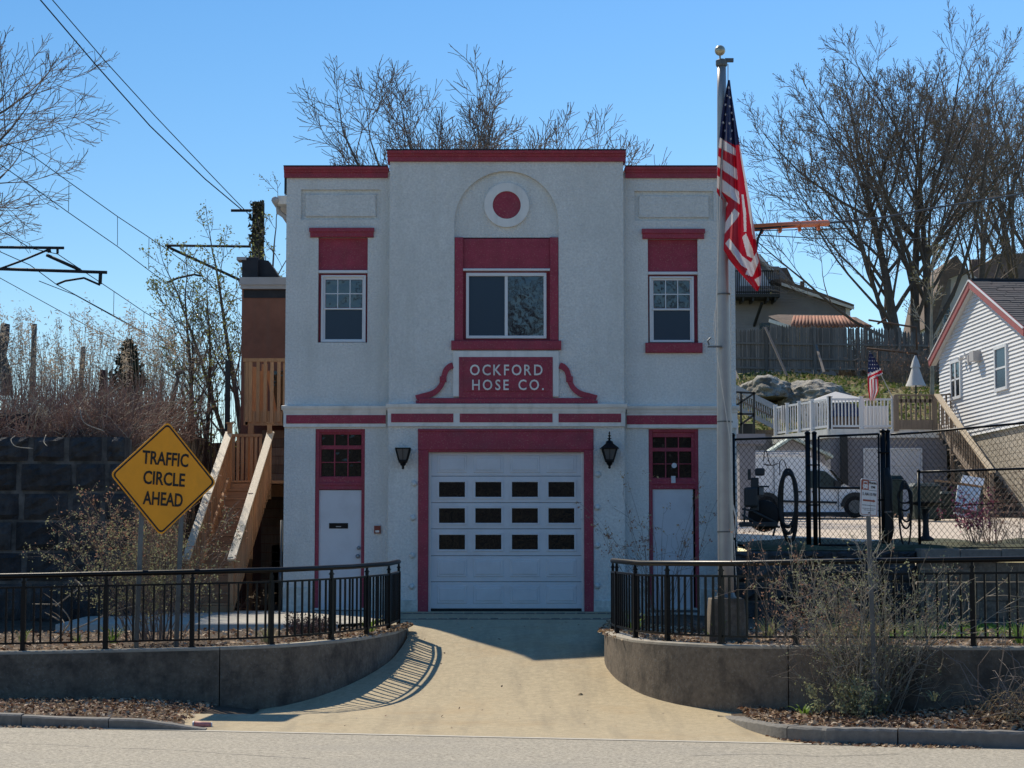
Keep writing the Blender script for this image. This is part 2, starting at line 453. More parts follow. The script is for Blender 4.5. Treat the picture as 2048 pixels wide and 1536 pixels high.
sheet('driveway', rows, DRIVE)
# the pale seam between driveway and road
mb = MB()
xs = np.linspace(-5.5, 4.6, 24)
for a, b in zip(xs, xs[1:]):
    mb.add([(a, gutter_D(a)-D0-.06, -.078), (b, gutter_D(b)-D0-.06, -.078), (b, gutter_D(b)-D0+.05, -.076), (a, gutter_D(a)-D0+.05, -.076)], [(0, 1, 2, 3)])
mb.build('driveway_seam', SEAM, kind='structure')

# planting beds behind the walls
def bed_z(X, D, top):
    return top + (1.0 - top) * max(0, min(1, (D - 30.5)/7.5)) - .05
def bed(name, path, top, inside):
    rows = []
    pts = resample(path, .35)
    for t in np.linspace(0, 1, 14):
        row = []
        for i, (x, d) in enumerate(pts):
            x1, d1 = inside(x, d)
            X, D = x + (x1-x)*t, d + (d1-d)*t
            row.append((X, D-D0, bed_z(X, D, top(x)) + .02*math.sin(X*5.1+D*3.3)))
        rows.append(row)
    return sheet(name, rows, SOIL)
bed('planting_bed', [p for p in LP], left_top, lambda x, d: (min(x, -1.95), 39.3))
bed('planting_bed', [p for p in RP], right_top, lambda x, d: (max(x, 2.05), 39.3))

# concrete path before the left door and to the foot of the stair
sheet('path', [[(-7.6 + (x1-(-7.6))*t, d-D0, lerp(d, [34.28, 34.3, 36.2, 39.55], [.6, .93, .985, 1.03])) for t in np.linspace(0, 1, 16)]
      for d, x1 in ((34.28, -2.9), (34.3, -2.9), (35.0, -2.4), (36.5, -2.15), (38, -2.1), (39.55, -2.1))], PATHC)

# verges between walls and kerbs, with a heap of brush at the right end
def verge_l(t, x):
    d0 = gutter_D(x) + .22; d1 = 29.35
    return (x, d0 + (d1-d0)*t - D0, .055 + .0*t)
sheet('verge', [[(x, (gutter_D(x)+.2 + (29.7-gutter_D(x)-.2)*t) - D0, .03 + .02*math.sin(x*3)*t*(1-t) - lerp(x, [-4.9, -3.6], [0, .16])) for x in np.linspace(-14, -3.6, 46)] for t in np.linspace(0, 1, 8)], SOIL)
KXP = [(2.74, 26.9), (2.80, 25.9), (2.92, 24.9), (3.12, 24.05), (3.5, 23.6), (4.2, 23.32), (9.6, 21.95)]
def kd(x): return lerp(x, [p[0] for p in KXP], [p[1] for p in KXP])
def heap(x, t): return .42*math.exp(-((x-6.9)/1.5)**2)*math.sin(math.pi*t*.8)
sheet('verge', [[(x, (kd(x)+.15 + (lerp(x, [p[0] for p in RP[24:]], [p[1] for p in RP[24:]]) + .25 - kd(x)-.15)*t) - D0,
      .045 + heap(x, t)*.8 + .03*math.sin(x*7+t*9)*t - lerp(x, [2.7, 3.1], [.12, 0])) for x in list(np.linspace(2.74, 3.5, 12)) + list(np.linspace(3.6, 9.5, 44))] for t in np.linspace(0, 1, 12)], SOIL)

# the concrete lot behind the stone wall, and the hill
def lot_z(D): return lerp(D, [37, 38, 62, 69], [2.16, 2.2, 3.27, 3.45])
sheet('concrete_lot', [[(x, d-D0, lot_z(d)) for x in np.linspace(4.3, 30, 14)] for d in np.linspace(37.55, 70, 14)], LOTC)
def hill_z(X, D):
    z = E + lerp(D, [69, 74, 76, 80, 85, 90, 95, 102, 130, 220], [1.3, 1.5, 4.4, 5.5, 6.75, 7.75, 8.6, 9.0, 9.6, 11])
    return z + .12*math.sin(X*.9+D*.5)
rows = [[(x, d-D0, hill_z(x, d) if x > 5 or d < 80 else hill_z(x, d)*.9) for x in np.linspace(2, 70, 70)] for d in list(np.linspace(70.5, 100, 50)) + [110, 130, 160, 220]]
sheet('hillside', rows, GRASS)
# railway embankment at the left
def emb_z(X, D): return .7 if X > -7.05 and D < 47 else lerp(D, [37, 38.2, 46, 60, 140], [4.05, 4.2, 4.7, 4.9, 5.2]) + .1*math.sin(X*2.1+D*1.3) + (0 if X < -7.05 or D > 47 else -2.6)
sheet('embankment', [[(x, d-D0, emb_z(x, d)) for x in list(np.linspace(-60, -7.1, 80)) + [-7.0, -5.5, -3.0]] for d in list(np.linspace(37.3, 60, 34)) + [75, 100, 150]], SOIL)

# ------------------------------------------------------------------ kerb stones
def kerb(name, label, x0, x1, cuts, h):
    k = thing(name, label, 'kerb', ((x0+x1)/2, gutter_D((x0+x1)/2)-D0, -.08))
    for a, b in zip(cuts, cuts[1:]):
        mb = MB(); n = 6; ring = []
        for i in range(n+1):
            x = a + .006 + (b-a-.012)*i/n
            d = gutter_D(x) + (0 if x < 2.9 or True else 0)
            dx = 0
            if x > 0 and x < 3.9: d += (3.9-x)**2*.38
            hh = h(x) + RND.uniform(-.006, .006); y = d - D0
            ring.append([(x, y+.03, -.1), (x, y+.02, hh-.02), (x, y+.04, hh), (x, y+.20, hh+.004), (x, y+.21, -.1)])
        vs = [v for r in ring for v in r]; fs = [(i*5+j, (i+1)*5+j, (i+1)*5+j+1, i*5+j+1) for i in range(n) for j in range(4)]
        fs += [(0, 1, 2, 3, 4), tuple(n*5+j for j in (4, 3, 2, 1, 0))]
        mb.add(vs, fs); mb.build('kerbstone', GRAN, k)
    return k
kerb('kerb', 'granite kerb below the left retaining wall, tapering into the driveway', -13, -3.75, [-13, -10.4, -8.4, -6.15, -5.0, -3.75],
     lambda x: lerp(x, [-13, -6.2, -6.1, -4.6, -3.75], [.085, .075, .05, .035, -.06]))
kp_ = catmull(KXP, 6)
k = thing('kerb', 'granite kerb curving from the right wall below the large bush and brush heap', 'kerb', (4.5, 23.3-D0, -.08))
full = resample(kp_, .1); cuts_ = [0, 16, 30, 44, 60, 78, len(full)-1]
for a, b in zip(cuts_, cuts_[1:]):
    ring = []
    for i in range(a, b+1):
        x, d = full[i]; t = np.array(full[min(i+1, len(full)-1)]) - np.array(full[max(i-1, 0)]); t /= np.linalg.norm(t); nx, ny = -t[1], t[0]
        if i == a: x, d = x+t[0]*.008, d+t[1]*.008
        if i == b: x, d = x-t[0]*.008, d-t[1]*.008
        hh = lerp(i, [0, 8, 22, 40], [-.02, .02, .075, .10]) + .005*math.sin(i*2.3+a)
        ring.append([(x + nx*o, d + ny*o - D0, z) for o, z in ((0, -.14), (.0, hh-.025), (.02, hh), (.19, hh+.004), (.20, -.14))])
    n = len(ring)-1; vs = [v for r in ring for v in r]; fs = [(i*5+j, (i+1)*5+j, (i+1)*5+j+1, i*5+j+1) for i in range(n) for j in range(4)]
    fs += [(0, 1, 2, 3, 4), tuple(n*5+j for j in (4, 3, 2, 1, 0))]
    MB().add(vs, fs).build('kerbstone', GRAN, k)

# ------------------------------------------------------------------ curved concrete retaining walls and their railings
def clipx(pts, a, b):
    out = []
    for p, q in zip(pts, pts[1:]):
        for v in (a, b):
            if (p[0]-v)*(q[0]-v) < 0:
                t = (v-p[0])/(q[0]-p[0]); out.append((v, p[1]+(q[1]-p[1])*t))
        if a <= q[0] <= b: out.append(q)
    if a <= pts[0][0] <= b: out.insert(0, pts[0])
    return out
def retaining(label, path, top, cuts, base):
    pts = resample(path, .16)
    mid = pts[len(pts)//2]
    w = thing('retaining_wall', label, 'retaining wall', (mid[0], mid[1]-D0, base))
    for a, b in cuts:
        sub = clipx(pts, a, b)
        for part, mat in (('panel', CONC), ('coping', CONCCAP)):
            mb = MB(); rings = []
            for i, (x, d) in enumerate(sub):
                j0, j1 = max(i-1, 0), min(i+1, len(sub)-1)
                t = np.array(sub[j1]) - np.array(sub[j0]); t /= np.linalg.norm(t); nrm = np.array([-t[1], t[0]])   # inward
                z = top(x)
                if part == 'panel': prof = [(0, base), (0, z-.045), (.26, z-.045), (.26, base)]
                else: prof = [(.0, z-.045), (.0, z-.014), (.014, z), (.25, z-.002), (.262, z-.045)]
                rings.append([(x + nrm[0]*o, d + nrm[1]*o - D0, zz) for o, zz in prof])
            m = len(rings[0]); vs = [v for r in rings for v in r]
            fs = [(i*m+j, (i+1)*m+j, (i+1)*m+(j+1) % m, i*m+(j+1) % m) for i in range(len(rings)-1) for j in range(m)]
            fs += [tuple(range(m)), tuple(range(len(vs)-1, len(vs)-m-1, -1))]
            mb.add(vs, fs); o = mb.build(part, mat, w)
    return w
retaining('weathered concrete retaining wall curving in from the left of the driveway', LP, left_top, [(-12.1, -8.4), (-8.385, -4.16), (-4.145, 0)], -.12)
retaining('weathered concrete retaining wall curving off to the right of the driveway', RP, right_top, [(0, 3.56), (3.575, 6.5), (6.515, 9.1)], -.12)

def railing(label, path, top, posts, skip_end=.12, bal=.128, end_curl=True):
    """black steel railing standing on a wall; path is the wall's front edge"""
    pts = resample(path, .05); line = []
    for i, (x, d) in enumerate(pts):
        t = np.array(pts[min(i+1, len(pts)-1)]) - np.array(pts[max(i-1, 0)]); t /= np.linalg.norm(t)
        line.append((x - t[1]*.13, d + t[0]*.13 - D0, top(x), math.atan2(t[1], t[0])))
    line = line[3:-3]
    mid = line[len(line)//2]
    r = thing('railing', label, 'railing', (mid[0], mid[1], mid[2]))
    def swept(z, w, h, rnd=False):
        mb = MB(); P3 = [(x, y, zt + z) for x, y, zt, _ in line[::3]]
        if rnd: mb.tube(P3, w/2, 10)
        else:
            rings = []
            for (x, y, zt, a) in line[::3]:
                nx, ny = -math.sin(a)*w/2, math.cos(a)*w/2
                rings.append([(x-nx, y-ny, zt+z-h/2), (x-nx, y-ny, zt+z+h/2), (x+nx, y+ny, zt+z+h/2), (x+nx, y+ny, zt+z-h/2)])
            vs = [v for q in rings for v in q]
            mb.add(vs, [(i*4+j, (i+1)*4+j, (i+1)*4+(j+1) % 4, i*4+(j+1) % 4) for i in range(len(rings)-1) for j in range(4)] + [(0, 1, 2, 3), tuple(len(vs)-k for k in (1, 2, 3, 4))])
        return mb
    mb = swept(1.07, .075, .07, True); mb.build('top_rail', BLACK, r, smooth=True)
    swept(.90, .035, .028).build('upper_rail', BLACK, r)
    swept(.105, .035, .028).build('lower_rail', BLACK, r)
    # lengths along the line
    cum = [0]
    for a, b in zip(line, line[1:]): cum.append(cum[-1] + math.hypot(b[0]-a[0], b[1]-a[1]))
    at = lambda s: line[min(int(np.searchsorted(cum, s)), len(line)-1)]
    pm = MB(); pm.box(-.032, .032, -.032, .032, 0, .91); pm.box(-.021, .021, -.021, .021, .91, 1.0); pm.box(-.03, .03, -.03, .03, .965, .985); pm.box(-.016, .016, -.016, .016, 1.0, 1.06)
    pm.box(-.045, .045, -.045, .045, -.004, .012)
    pme = pm.mesh('post', BLACK)
    bm_ = MB(); bm_.box(-.0125, .0125, -.0125, .0125, .11, .895); bme = bm_.mesh('baluster', BLACK)
    n = max(2, int(round(cum[-1]/posts))); step = cum[-1]/n
    for i in range(n+1):
        x, y, z, a = at(min(i*step, cum[-1]-.001)); place('post', pme, r, (x, y, z), (0, 0, a))
        if i < n:
            m = int(round(step/bal))
            for k in range(1, m):
                x, y, z, a = at(i*step + step*k/m); place('baluster', bme, r, (x, y, z), (0, 0, a))
    return r
railing('black steel railing on the left curved wall, below the yellow traffic sign', LP, left_top, 1.16)
railing('black steel railing on the right curved wall, round the flagpole', RP, right_top, 1.16, bal=.14)

# ------------------------------------------------------------------ dark stone walls
def stone(mb_size, jit=.035, sub=5):
    """one rough-faced block, front towards -Y, centred on its front face"""
    w, h, d = mb_size; mb = MB(); n = sub
    V = []; 
    for j in range(n+1):
        for i in range(n+1):
            ex = (i in (0, n)) or (j in (0, n))
            V.append((-w/2 + w*i/n + (RND.uniform(-.018, .0) if i == n else RND.uniform(0, .018) if i == 0 else RND.uniform(-.02, .02)), (.0 if not ex else .03) - (0 if ex else RND.uniform(0, jit*2)), -h/2 + h*j/n + (RND.uniform(-.012, 0) if j == n else RND.uniform(0, .012) if j == 0 else RND.uniform(-.015, .015))))
    b = len(V); V += [(-w/2, d, -h/2), (w/2, d, -h/2), (w/2, d, h/2), (-w/2, d, h/2)]
    Fc = [(j*(n+1)+i, j*(n+1)+i+1, (j+1)*(n+1)+i+1, (j+1)*(n+1)+i) for j in range(n) for i in range(n)]
    Fc += [tuple([b+1, b] + [i for i in range(n+1)]), tuple([b+3, b+2] + [n*(n+1)+i for i in range(n, -1, -1)]),
           tuple([b, b+3] + [j*(n+1) for j in range(n, -1, -1)]), tuple([b+2, b+1] + [j*(n+1)+n for j in range(n+1)]), (b, b+1, b+2, b+3)]
    mb.add(V, Fc); return mb

def stone_wall(label, D, courses, mortar_y, name='stone_wall', mat=STONE, cat='wall', gap=.07):
    """courses: list of (y_top px, y_bottom px, [joint px ...]) at distance D"""
    x0 = PX(courses[0][2][0], D); zb = PZ(courses[-1][1], D)
    w = thing(name, label, cat, (PX((courses[0][2][0]+courses[0][2][-1])/2, D), D-D0, zb))
    mb = MB(); mb.box(PX(courses[0][2][0], D)+.02, PX(min(c[2][-1] for c in courses), D)-.06, mortar_y, .8, PZ(courses[-1][1], D)-.1, PZ(courses[0][0], D)-.03)
    for v in range(len(mb.v)):
        x, y, z = mb.v[v]; mb.v[v] = (x, y + D - D0, z)
    mb.build('mortar', MORTAR, w)
    for (ya, yb, js) in courses:
        za, zb = PZ(ya, D), PZ(yb, D)
        for a, b in zip(js, js[1:]):
            xa, xb = PX(a, D), PX(b, D)
            s = stone((xb-xa-gap, za-zb-gap*.55, .5)); o = s.build('stone', mat, w)
            o.location = Vector(((xa+xb)/2, D-D0 + RND.uniform(-.02, .02), (za+zb)/2)) - Vector(w['base'])
    return w
stone_wall('dark railway abutment wall of large stone blocks behind the traffic sign', 37.0, [
    (871, 925, [-120, -20, 58, 130, 206, 252]),
    (925, 984, [-120, -40, 36, 146, 212, 262]),
    (984, 1042, [-120, -55, 42, 140, 204, 264]),
    (1042, 1103, [-120, -30, 28, 122, 208, 266]),
    (1103, 1165, [-120, -60, 50, 144, 214, 268]),
    (1165, 1255, [-120, -20, 60, 120, 200, 270])], .05, gap=.085)
wl = MB(); wl.box(PX(-80, 38.5), PX(62, 38.5), 38.5-D0, 39.2-D0, 4.0, PZ(826, 38.5))
tag(wl.build('stone_slab', STONE, bevel=.03), 'dark stone slab standing above the left end of the abutment wall', 'stone slab')
stone_wall('dark retaining wall of rough stones behind the flagpole bed', 37.4, [
    (1100, 1128, [1462, 1530, 1592, 1668, 1722, 1790, 1836]),
    (1128, 1166, [1462, 1500, 1575, 1640, 1716, 1770, 1836]),
    (1166, 1203, [1462, 1540, 1610, 1690, 1748, 1836]),
    (1203, 1245, [1462, 1512, 1590, 1660, 1734, 1800, 1836])], .055)
# right-hand continuation: smoother wall with a pale coping
w = thing('block_wall', 'low brownish block wall with a pale stone coping at far right', 'wall', (PX(1960, 37.2), 37.2-D0, .9))
for y0, y1, js in ((1124, 1164, [1838, 1905, 1990, 2062, 2140]), (1164, 1202, [1838, 1880, 1950, 2030, 2140]), (1202, 1245, [1838, 1930, 2010, 2140])):
    for a, b in zip(js, js[1:]):
        mb = MB(); mb.box(PX(a, 37.2)+.006, PX(b, 37.2)-.006, 37.2-D0+RND.uniform(0, .008), 37.6-D0, PZ(y1, 37.2)+.005, PZ(y0, 37.2)-.005); mb.build('block', CONC, w, bevel=.008)
for a, b in ((1838, 1918), (1918, 2000), (2000, 2140)):
    mb = MB(); mb.box(PX(a, 37.1)+.004, PX(b, 37.1)-.004, 37.08-D0, 37.75-D0, PZ(1120, 37.1), PZ(1097+RND.uniform(-2, 2), 37.1)); mb.build('coping_stone', GRAN, w, bevel=.015)
sheet('lot_edge', [[(x, d-D0, (2.10 if d < 37.6 else lot_z(d)+.05+.05*math.sin(x*2.7+d*3)) - (.1 if d > 42 else 0)) for x in np.linspace(4.3, 12, 40)] for d in (37.45, 37.7, 38.2, 39, 40, 41, 42 - .6, 42.3)], M('lot_edge_shaded_turf', (.07, .075, .04), 1, .4, 5, .8, 30, dirt=(.10, .075, .05), dscale=1.5))  # turf strip; part of the lot's shade is put into its dark colour
# ------------------------------------------------------------------ the fire station
DC = D0 - .24                     # front of the middle block
YC = -.24
XL, XR = PX(567.5, D0), -PX(567.5, D0) - .06
XCL, XCR = PX(778, DC, 700), PX(1248, DC, 700)
ZT_W, ZT_C = PZ(345, D0), PZ(312, DC)
ZG = 1.0
st = thing('fire_station', 'two-storey pale grey stucco fire station with dark red trim and a white garage door', 'building', (0, 4.5, ZG))

def holes_wall(mb, x0, x1, z0, z1, y, holes, depth):
    xs = sorted({x0, x1, *[h[0] for h in holes], *[h[1] for h in holes]}); zs = sorted({z0, z1, *[h[2] for h in holes], *[h[3] for h in holes]})
    for a, b in zip(xs, xs[1:]):
        for c, d in zip(zs, zs[1:]):
            mx, mz = (a+b)/2, (c+d)/2
            if any(h[0] < mx < h[1] and h[2] < mz < h[3] for h in holes): continue
            mb.quad((a, y, c), (b, y, c), (b, y, d), (a, y, d))
    for h in holes:
        if len(h) > 4 and h[4] is None: continue
        a, b, c, d = h[:4]; e = y + (h[4] if len(h) > 4 else depth)
        mb.quad((a, y, c), (a, y, d), (a, e, d), (a, e, c)); mb.quad((b, y, c), (b, e, c), (b, e, d), (b, y, d))
        mb.quad((a, y, d), (b, y, d), (b, e, d), (a, e, d)); mb.quad((a, y, c), (a, e, c), (b, e, c), (b, y, c))

WL_O = R(636, 475, 735, 685, D0)      # openings: x0, x1, z0, z1
DL_O = R(629.5, 858, 729, 1216, D0)
WR_O = R(1296, 478, 1396, 686, D0)
DR_O = R(1298, 858, 1398, 1216, D0)
WC_O = R(911, 476, 1116, 684, DC)
GA_O = R(837, 858, 1186, 1226, DC)
GA_O = (GA_O[0], GA_O[1], ZG-.05, GA_O[3])
PANL, PANR = R(602, 379, 761, 439, D0), R(1269, 382, 1427, 441, D0)
# middle block with the arched niche
ax0, ax1, _, azt = R(909, 342, 1117, 474, DC)
axm, ar = (ax0+ax1)/2, (ax1-ax0)/2
azs = azt - ar                       # springing
wz0 = R(909, 476, 1117, 684, DC)[2]
mb2 = MB()
holes_wall(mb2, XCL, XCR, ZG-.2, ZT_C, YC, [GA_O, (ax0, ax1, wz0, azt, None)], .2)
mb = MB()
holes_wall(mb, XL, XCL+.02, ZG-.2, ZT_W, 0, [WL_O, DL_O, (*PANL, .055)], .16)
holes_wall(mb, XCR-.02, XR, ZG-.2, ZT_W, 0, [WR_O, DR_O, (*PANR, .055)], .16)
for p in (PANL, PANR):
    a, b, c, d = p; mb.quad((a, .055, c), (b, .055, c), (b, .055, d), (a, .055, d))
    mb.cbox(a+.085, b-.09, .012, .055, c+.06, d-.09, .012)
mb.add([(XL, 0, ZG-.2), (XL, 9, ZG-.2), (XL, 9, ZT_W-.5), (XL, 0, ZT_W)], [(0, 3, 2, 1)])
mb.add([(XR, 0, ZG-.2), (XR, 9, ZG-.2), (XR, 9, ZT_W-.5), (XR, 0, ZT_W)], [(0, 1, 2, 3)])
mb.quad((XR, 9, ZG-.2), (XL, 9, ZG-.2), (XL, 9, ZT_W-.5), (XR, 9, ZT_W-.5))
mb.add(mb2.v, mb2.f)
N = 28; ND = .07                     # niche depth
arc = [(axm - ar*math.cos(math.pi*i/N), azs + ar*math.sin(math.pi*i/N)) for i in range(N+1)]
for (xa, za), (xb, zb) in zip(arc, arc[1:]):
    mb.quad((xa, YC, za), (xb, YC, zb), (xb, YC, azt), (xa, YC, azt))
    mb.quad((xa, YC, za), (xa, YC+ND, za), (xb, YC+ND, zb), (xb, YC, zb))
    mb.add([(xa, YC+ND, za), (xb, YC+ND, zb), (axm, YC+ND, azs)], [(0, 2, 1)])
mb.quad((ax0, YC, wz0), (ax0, YC+ND, wz0), (ax0, YC+ND, azs), (ax0, YC, azs)); mb.quad((ax1, YC, wz0), (ax1, YC, azs), (ax1, YC+ND, azs), (ax1, YC+ND, wz0))
zw = R(0, 474, 1, 475, DC)[3]
mb.quad((ax0, YC+ND, zw), (ax1, YC+ND, zw), (ax1, YC+ND, azs), (ax0, YC+ND, azs))
for x in (XCL, XCR): mb.quad((x, YC, ZG-.2), (x, .1, ZG-.2), (x, .1, ZT_C), (x, YC, ZT_C))
mb.build('wall', STUCCO, st)
mb = MB()
mb.add([(XL+.05, .35, ZT_W-.45), (XR-.05, .35, ZT_W-.45), (XR-.05, 9, ZT_W-.75), (XL+.05, 9, ZT_W-.75)], [(0, 1, 2, 3)])
mb.box(XL, XR, .28, .34, ZT_W-.6, ZT_W); mb.box(XCL, XCR, .10, .34, ZT_W, ZT_C)
mb.build('roof', ROOFD, st)
mb = MB(); mb.box(XL+.2, XR-.2, .5, .55, ZG, ZT_W-.7); mb.build('leak_backing', PLAST, st)  # unseen dark panel added behind the openings to stop light leaking through

def cornice(x0, x1, zb, zt, y, mat=RED, ends=(.05, .05)):
    mb = MB(); h = zt - zb
    mb.extr([(-.02, zb), (.05, zb), (.05, zb+h*.42), (.075, zb+h*.48), (.085, zb+h*.62), (.125, zb+h*.74), (.135, zt-.012), (.12, zt), (-.36, zt), (-.36, zb)], (x0-ends[0], y, 0), (x1+ends[1], y, 0))
    mb.cur = 1; mb.box(x0-ends[0]-.004, x1+ends[1]+.004, y-.14, y+.36, zt, zt+.018)
    return mb
a = R(777, 300.5, 1250, 321.5, DC-.1); cornice(XCL, XCR, a[2], a[3], YC).build('cornice', [RED, ROOFD], st)
a = R(566, 333, 777, 354, D0-.1); cornice(XL-.03, XCL-.052, a[2], a[3], 0, ends=(.02, 0)).build('cornice', [RED, ROOFD], st)
a = R(1250, 333, 1455, 354.5, D0-.1); cornice(XCR+.052, XR, a[2], a[3], 0, ends=(0, .02)).build('cornice', [RED, ROOFD], st)
# belt course with red strips
def belt(x0, x1, y, cap, frame, strips, D):
    z = lambda py: PZ(py, D)
    mb = MB(); mb.extr([(-.05, z(cap[1])), (.10, z(cap[1])), (.12, z(cap[1])+.03), (.135, z(cap[0])-.005), (.13, z(cap[0])), (-.05, z(cap[0])+.02)], (x0-.05, y, 0), (x1+.05, y, 0))
    mb.extr([(-.05, z(frame[0])), (.075, z(frame[0])), (.09, z(cap[1])), (-.05, z(cap[1]))], (x0-.02, y, 0), (x1+.02, y, 0))
    mb.extr([(-.04, z(frame[1])), (.05, z(frame[1])), (.055, z(frame[0])), (-.04, z(frame[0]))], (x0-.015, y, 0), (x1+.015, y, 0))
    o = mb.build('belt_course', TRIMW, st)
    for a, b, c, d in strips:
        q = R(a, c, b, d, D); mb = MB(); mb.cbox(q[0], q[1], y-.066, y-.03, q[2], q[3], .008); mb.build('red_strip', RED, o)
belt(XCL, XCR, YC, (808.5, 817.5), (824, 853), [(782.5, 907, 827.5, 845), (919.5, 1105, 827.5, 845), (1117, 1242, 827.5, 845)], DC)
belt(XL, XCL-.08, 0, (812.5, 820.5), (826, 854), [(573, 772, 830.5, 847.5)], D0)
belt(XCR+.08, XR, 0, (812.5, 820.5), (826, 856), [(1253, 1452, 831, 849)], D0)

# window heads, sills, fillings
def slab(name, px, D, y0, y1, mat, parent=st, c=.012, bevel=0):
    q = R(*px, D); mb = MB(); mb.cbox(q[0], q[1], y0, y1, q[2], q[3], c); return mb.build(name, mat, parent, bevel=bevel)
for px in ((620.5, 457, 747.5, 475), (1284.6, 459, 1408, 478)):
    o = slab('window_head', px, D0, -.05, .03, RED, c=.015)
    q = R(*px, D0); mb = MB(); mb.cbox(q[0]-.015, q[1]+.015, -.075, -.045, q[2]+.1, q[3]+.005, .008); mb.build('drip_ledge', RED, o)
slab('window_sill', (1290.6, 686, 1404.7, 706), D0, -.07, .12, RED, c=.015)
slab('window_sill', (902.7, 681.5, 1122.5, 700), DC, YC-.07, YC+.08, RED, c=.015)
for (x0, x1), (y0, y1) in (((636, 735), (482, 540)), ((1296, 1396), (484.5, 543))):
    slab('window_panel', (x0, y0-8, x1, y1, ), D0, .075, .16, RED, c=.004)
    slab('ledge', (x0, y1, x1, y1+5.5), D0, .02, .16, VINYL, c=.006)
    slab('window_casing', (x0, y1+5.5, x1, 686), D0, .12, .16, RED, c=.003)
slab('window_casing', (909.5, 474.5, 926.5, 681), DC, YC-.012, YC+.1, RED)
slab('window_casing', (1099.5, 474.5, 1116.5, 681), DC, YC-.012, YC+.1, RED)
slab('window_panel', (926.5, 476.5, 1099.5, 536.5), DC, YC+.03, YC+.12, RED, c=.004)
slab('ledge', (926, 537, 1100, 541.5), DC, YC-.01, YC+.12, VINYL, c=.006)
slab('window_casing', (926.5, 541.5, 1099.5, 681), DC, YC+.085, YC+.12, RED, c=.003)

def ring(mb, q, w, y0, y1):
    """a rectangular frame: q outer x0,x1,z0,z1 and w its widths (l, r, b, t)"""
    a, b, c, d = q; l, r, bo, t = w
    mb.cbox(a, a+l, y0, y1, c, d, .006); mb.cbox(b-r, b, y0, y1, c, d, .006)
    mb.cbox(a+l, b-r, y0+.001, y1, d-t, d, .006); mb.cbox(a+l, b-r, y0+.001, y1, c, c+bo, .006)
def sash_window(frame, up, low, D, y):
    q = R(*frame, D); u = R(*up, D); l = R(*low, D)
    mb = MB(); ring(mb, q, (.04, .04, .045, .035), y-.055, y+.02)
    mb.cbox(u[0]-.035, u[1]+.035, y-.03, y+.02, l[3]+.003, u[2]-.003, .006)
    mb.box(q[0]+.04, u[0], y-.015, y+.02, q[2]+.045, q[3]-.035); mb.box(u[1], q[1]-.04, y-.015, y+.02, q[2]+.045, q[3]-.035)
    mb.box(u[0], u[1], y-.014, y+.02, u[3], q[3]-.034); mb.box(l[0], l[1], y-.014, y+.02, q[2]+.044, l[2])
    w = mb.build('window', VINYL, st)
    cw, ch = (u[1]-u[0])/3, (u[3]-u[2])/2
    for i in (1, 2): MB().box(u[0]+cw*i-.009, u[0]+cw*i+.009, y-.012, y+.006, u[2], u[3]).build('muntin', VINYL, w)
    MB().box(u[0], u[1], y-.013, y+.006, u[2]+ch-.009, u[2]+ch+.009).build('muntin', VINYL, w)
    for j in range(2):
        for i in range(3):
            MB().box(u[0]+cw*i+.009, u[0]+cw*(i+1)-.009, y, y+.008, u[2]+ch*j+.009, u[2]+ch*(j+1)-.009).build('pane', GLASS_W, w)
    MB().box(l[0]-.01, l[1]+.01, y+.004, y+.012, l[2]-.01, l[3]+.01).build('pane', GLASS_S, w)
sash_window((641.5, 549.5, 731, 683.5), (650, 558, 724, 614.5), (649, 618.5, 723.5, 677.5), D0, .10)
sash_window((1299.5, 552, 1388.5, 684), (1307.5, 559.5, 1380.5, 615.5), (1307.5, 620, 1380.5, 679), D0, .10)
q = R(932, 545, 1093, 676.5, DC); mb = MB(); yw = YC+.075
ring(mb, q, (.055, .055, .055, .065), yw-.05, yw+.03)
xm = PX(1012.5, DC, 610); mb.cbox(xm-.03, xm+.03, yw-.03, yw+.03, q[2]+.055, q[3]-.065, .006)
w = mb.build('window', VINYL, st)
MB().box(q[0]+.055, xm-.03, yw+.0, yw+.01, q[2]+.055, q[3]-.065).build('pane', GLASS_S, w)
MB().box(xm+.03, q[1]-.055, yw-.012, yw-.002, q[2]+.055, q[3]-.065).build('pane', GLASS_W, w)

# roundel
c = P(1013.4, 409.5, DC); rr = 45.3/104.2
def disc(r, y0, y1, n=48, r_in=None):
    mb = MB(); 
    o = [(c.x + r*math.cos(2*math.pi*k/n), c.z + r*math.sin(2*math.pi*k/n)) for k in range(n)]
    if r_in is None: return mb.prism(o, y0, y1)
    i_ = [(c.x + r_in*math.cos(2*math.pi*k/n), c.z + r_in*math.sin(2*math.pi*k/n)) for k in range(n)]
    vs = [(x, y0, z) for x, z in o] + [(x, y0, z) for x, z in i_] + [(x, y1, z) for x, z in o] + [(x, y1, z) for x, z in i_]
    fs = []
    for k in range(n):
        m = (k+1) % n
        fs += [(k, m, n+m, n+k), (m, k, 2*n+k, 2*n+m), (n+k, n+m, 3*n+m, 3*n+k)]
    return mb.add(vs, fs)
o = disc(rr, YC+.015, YC+.09, r_in=28.3/104.2).build('roundel', TRIMW, st)
disc(28.3/104.2, YC+.045, YC+.09).build('roundel_centre', RED, o)

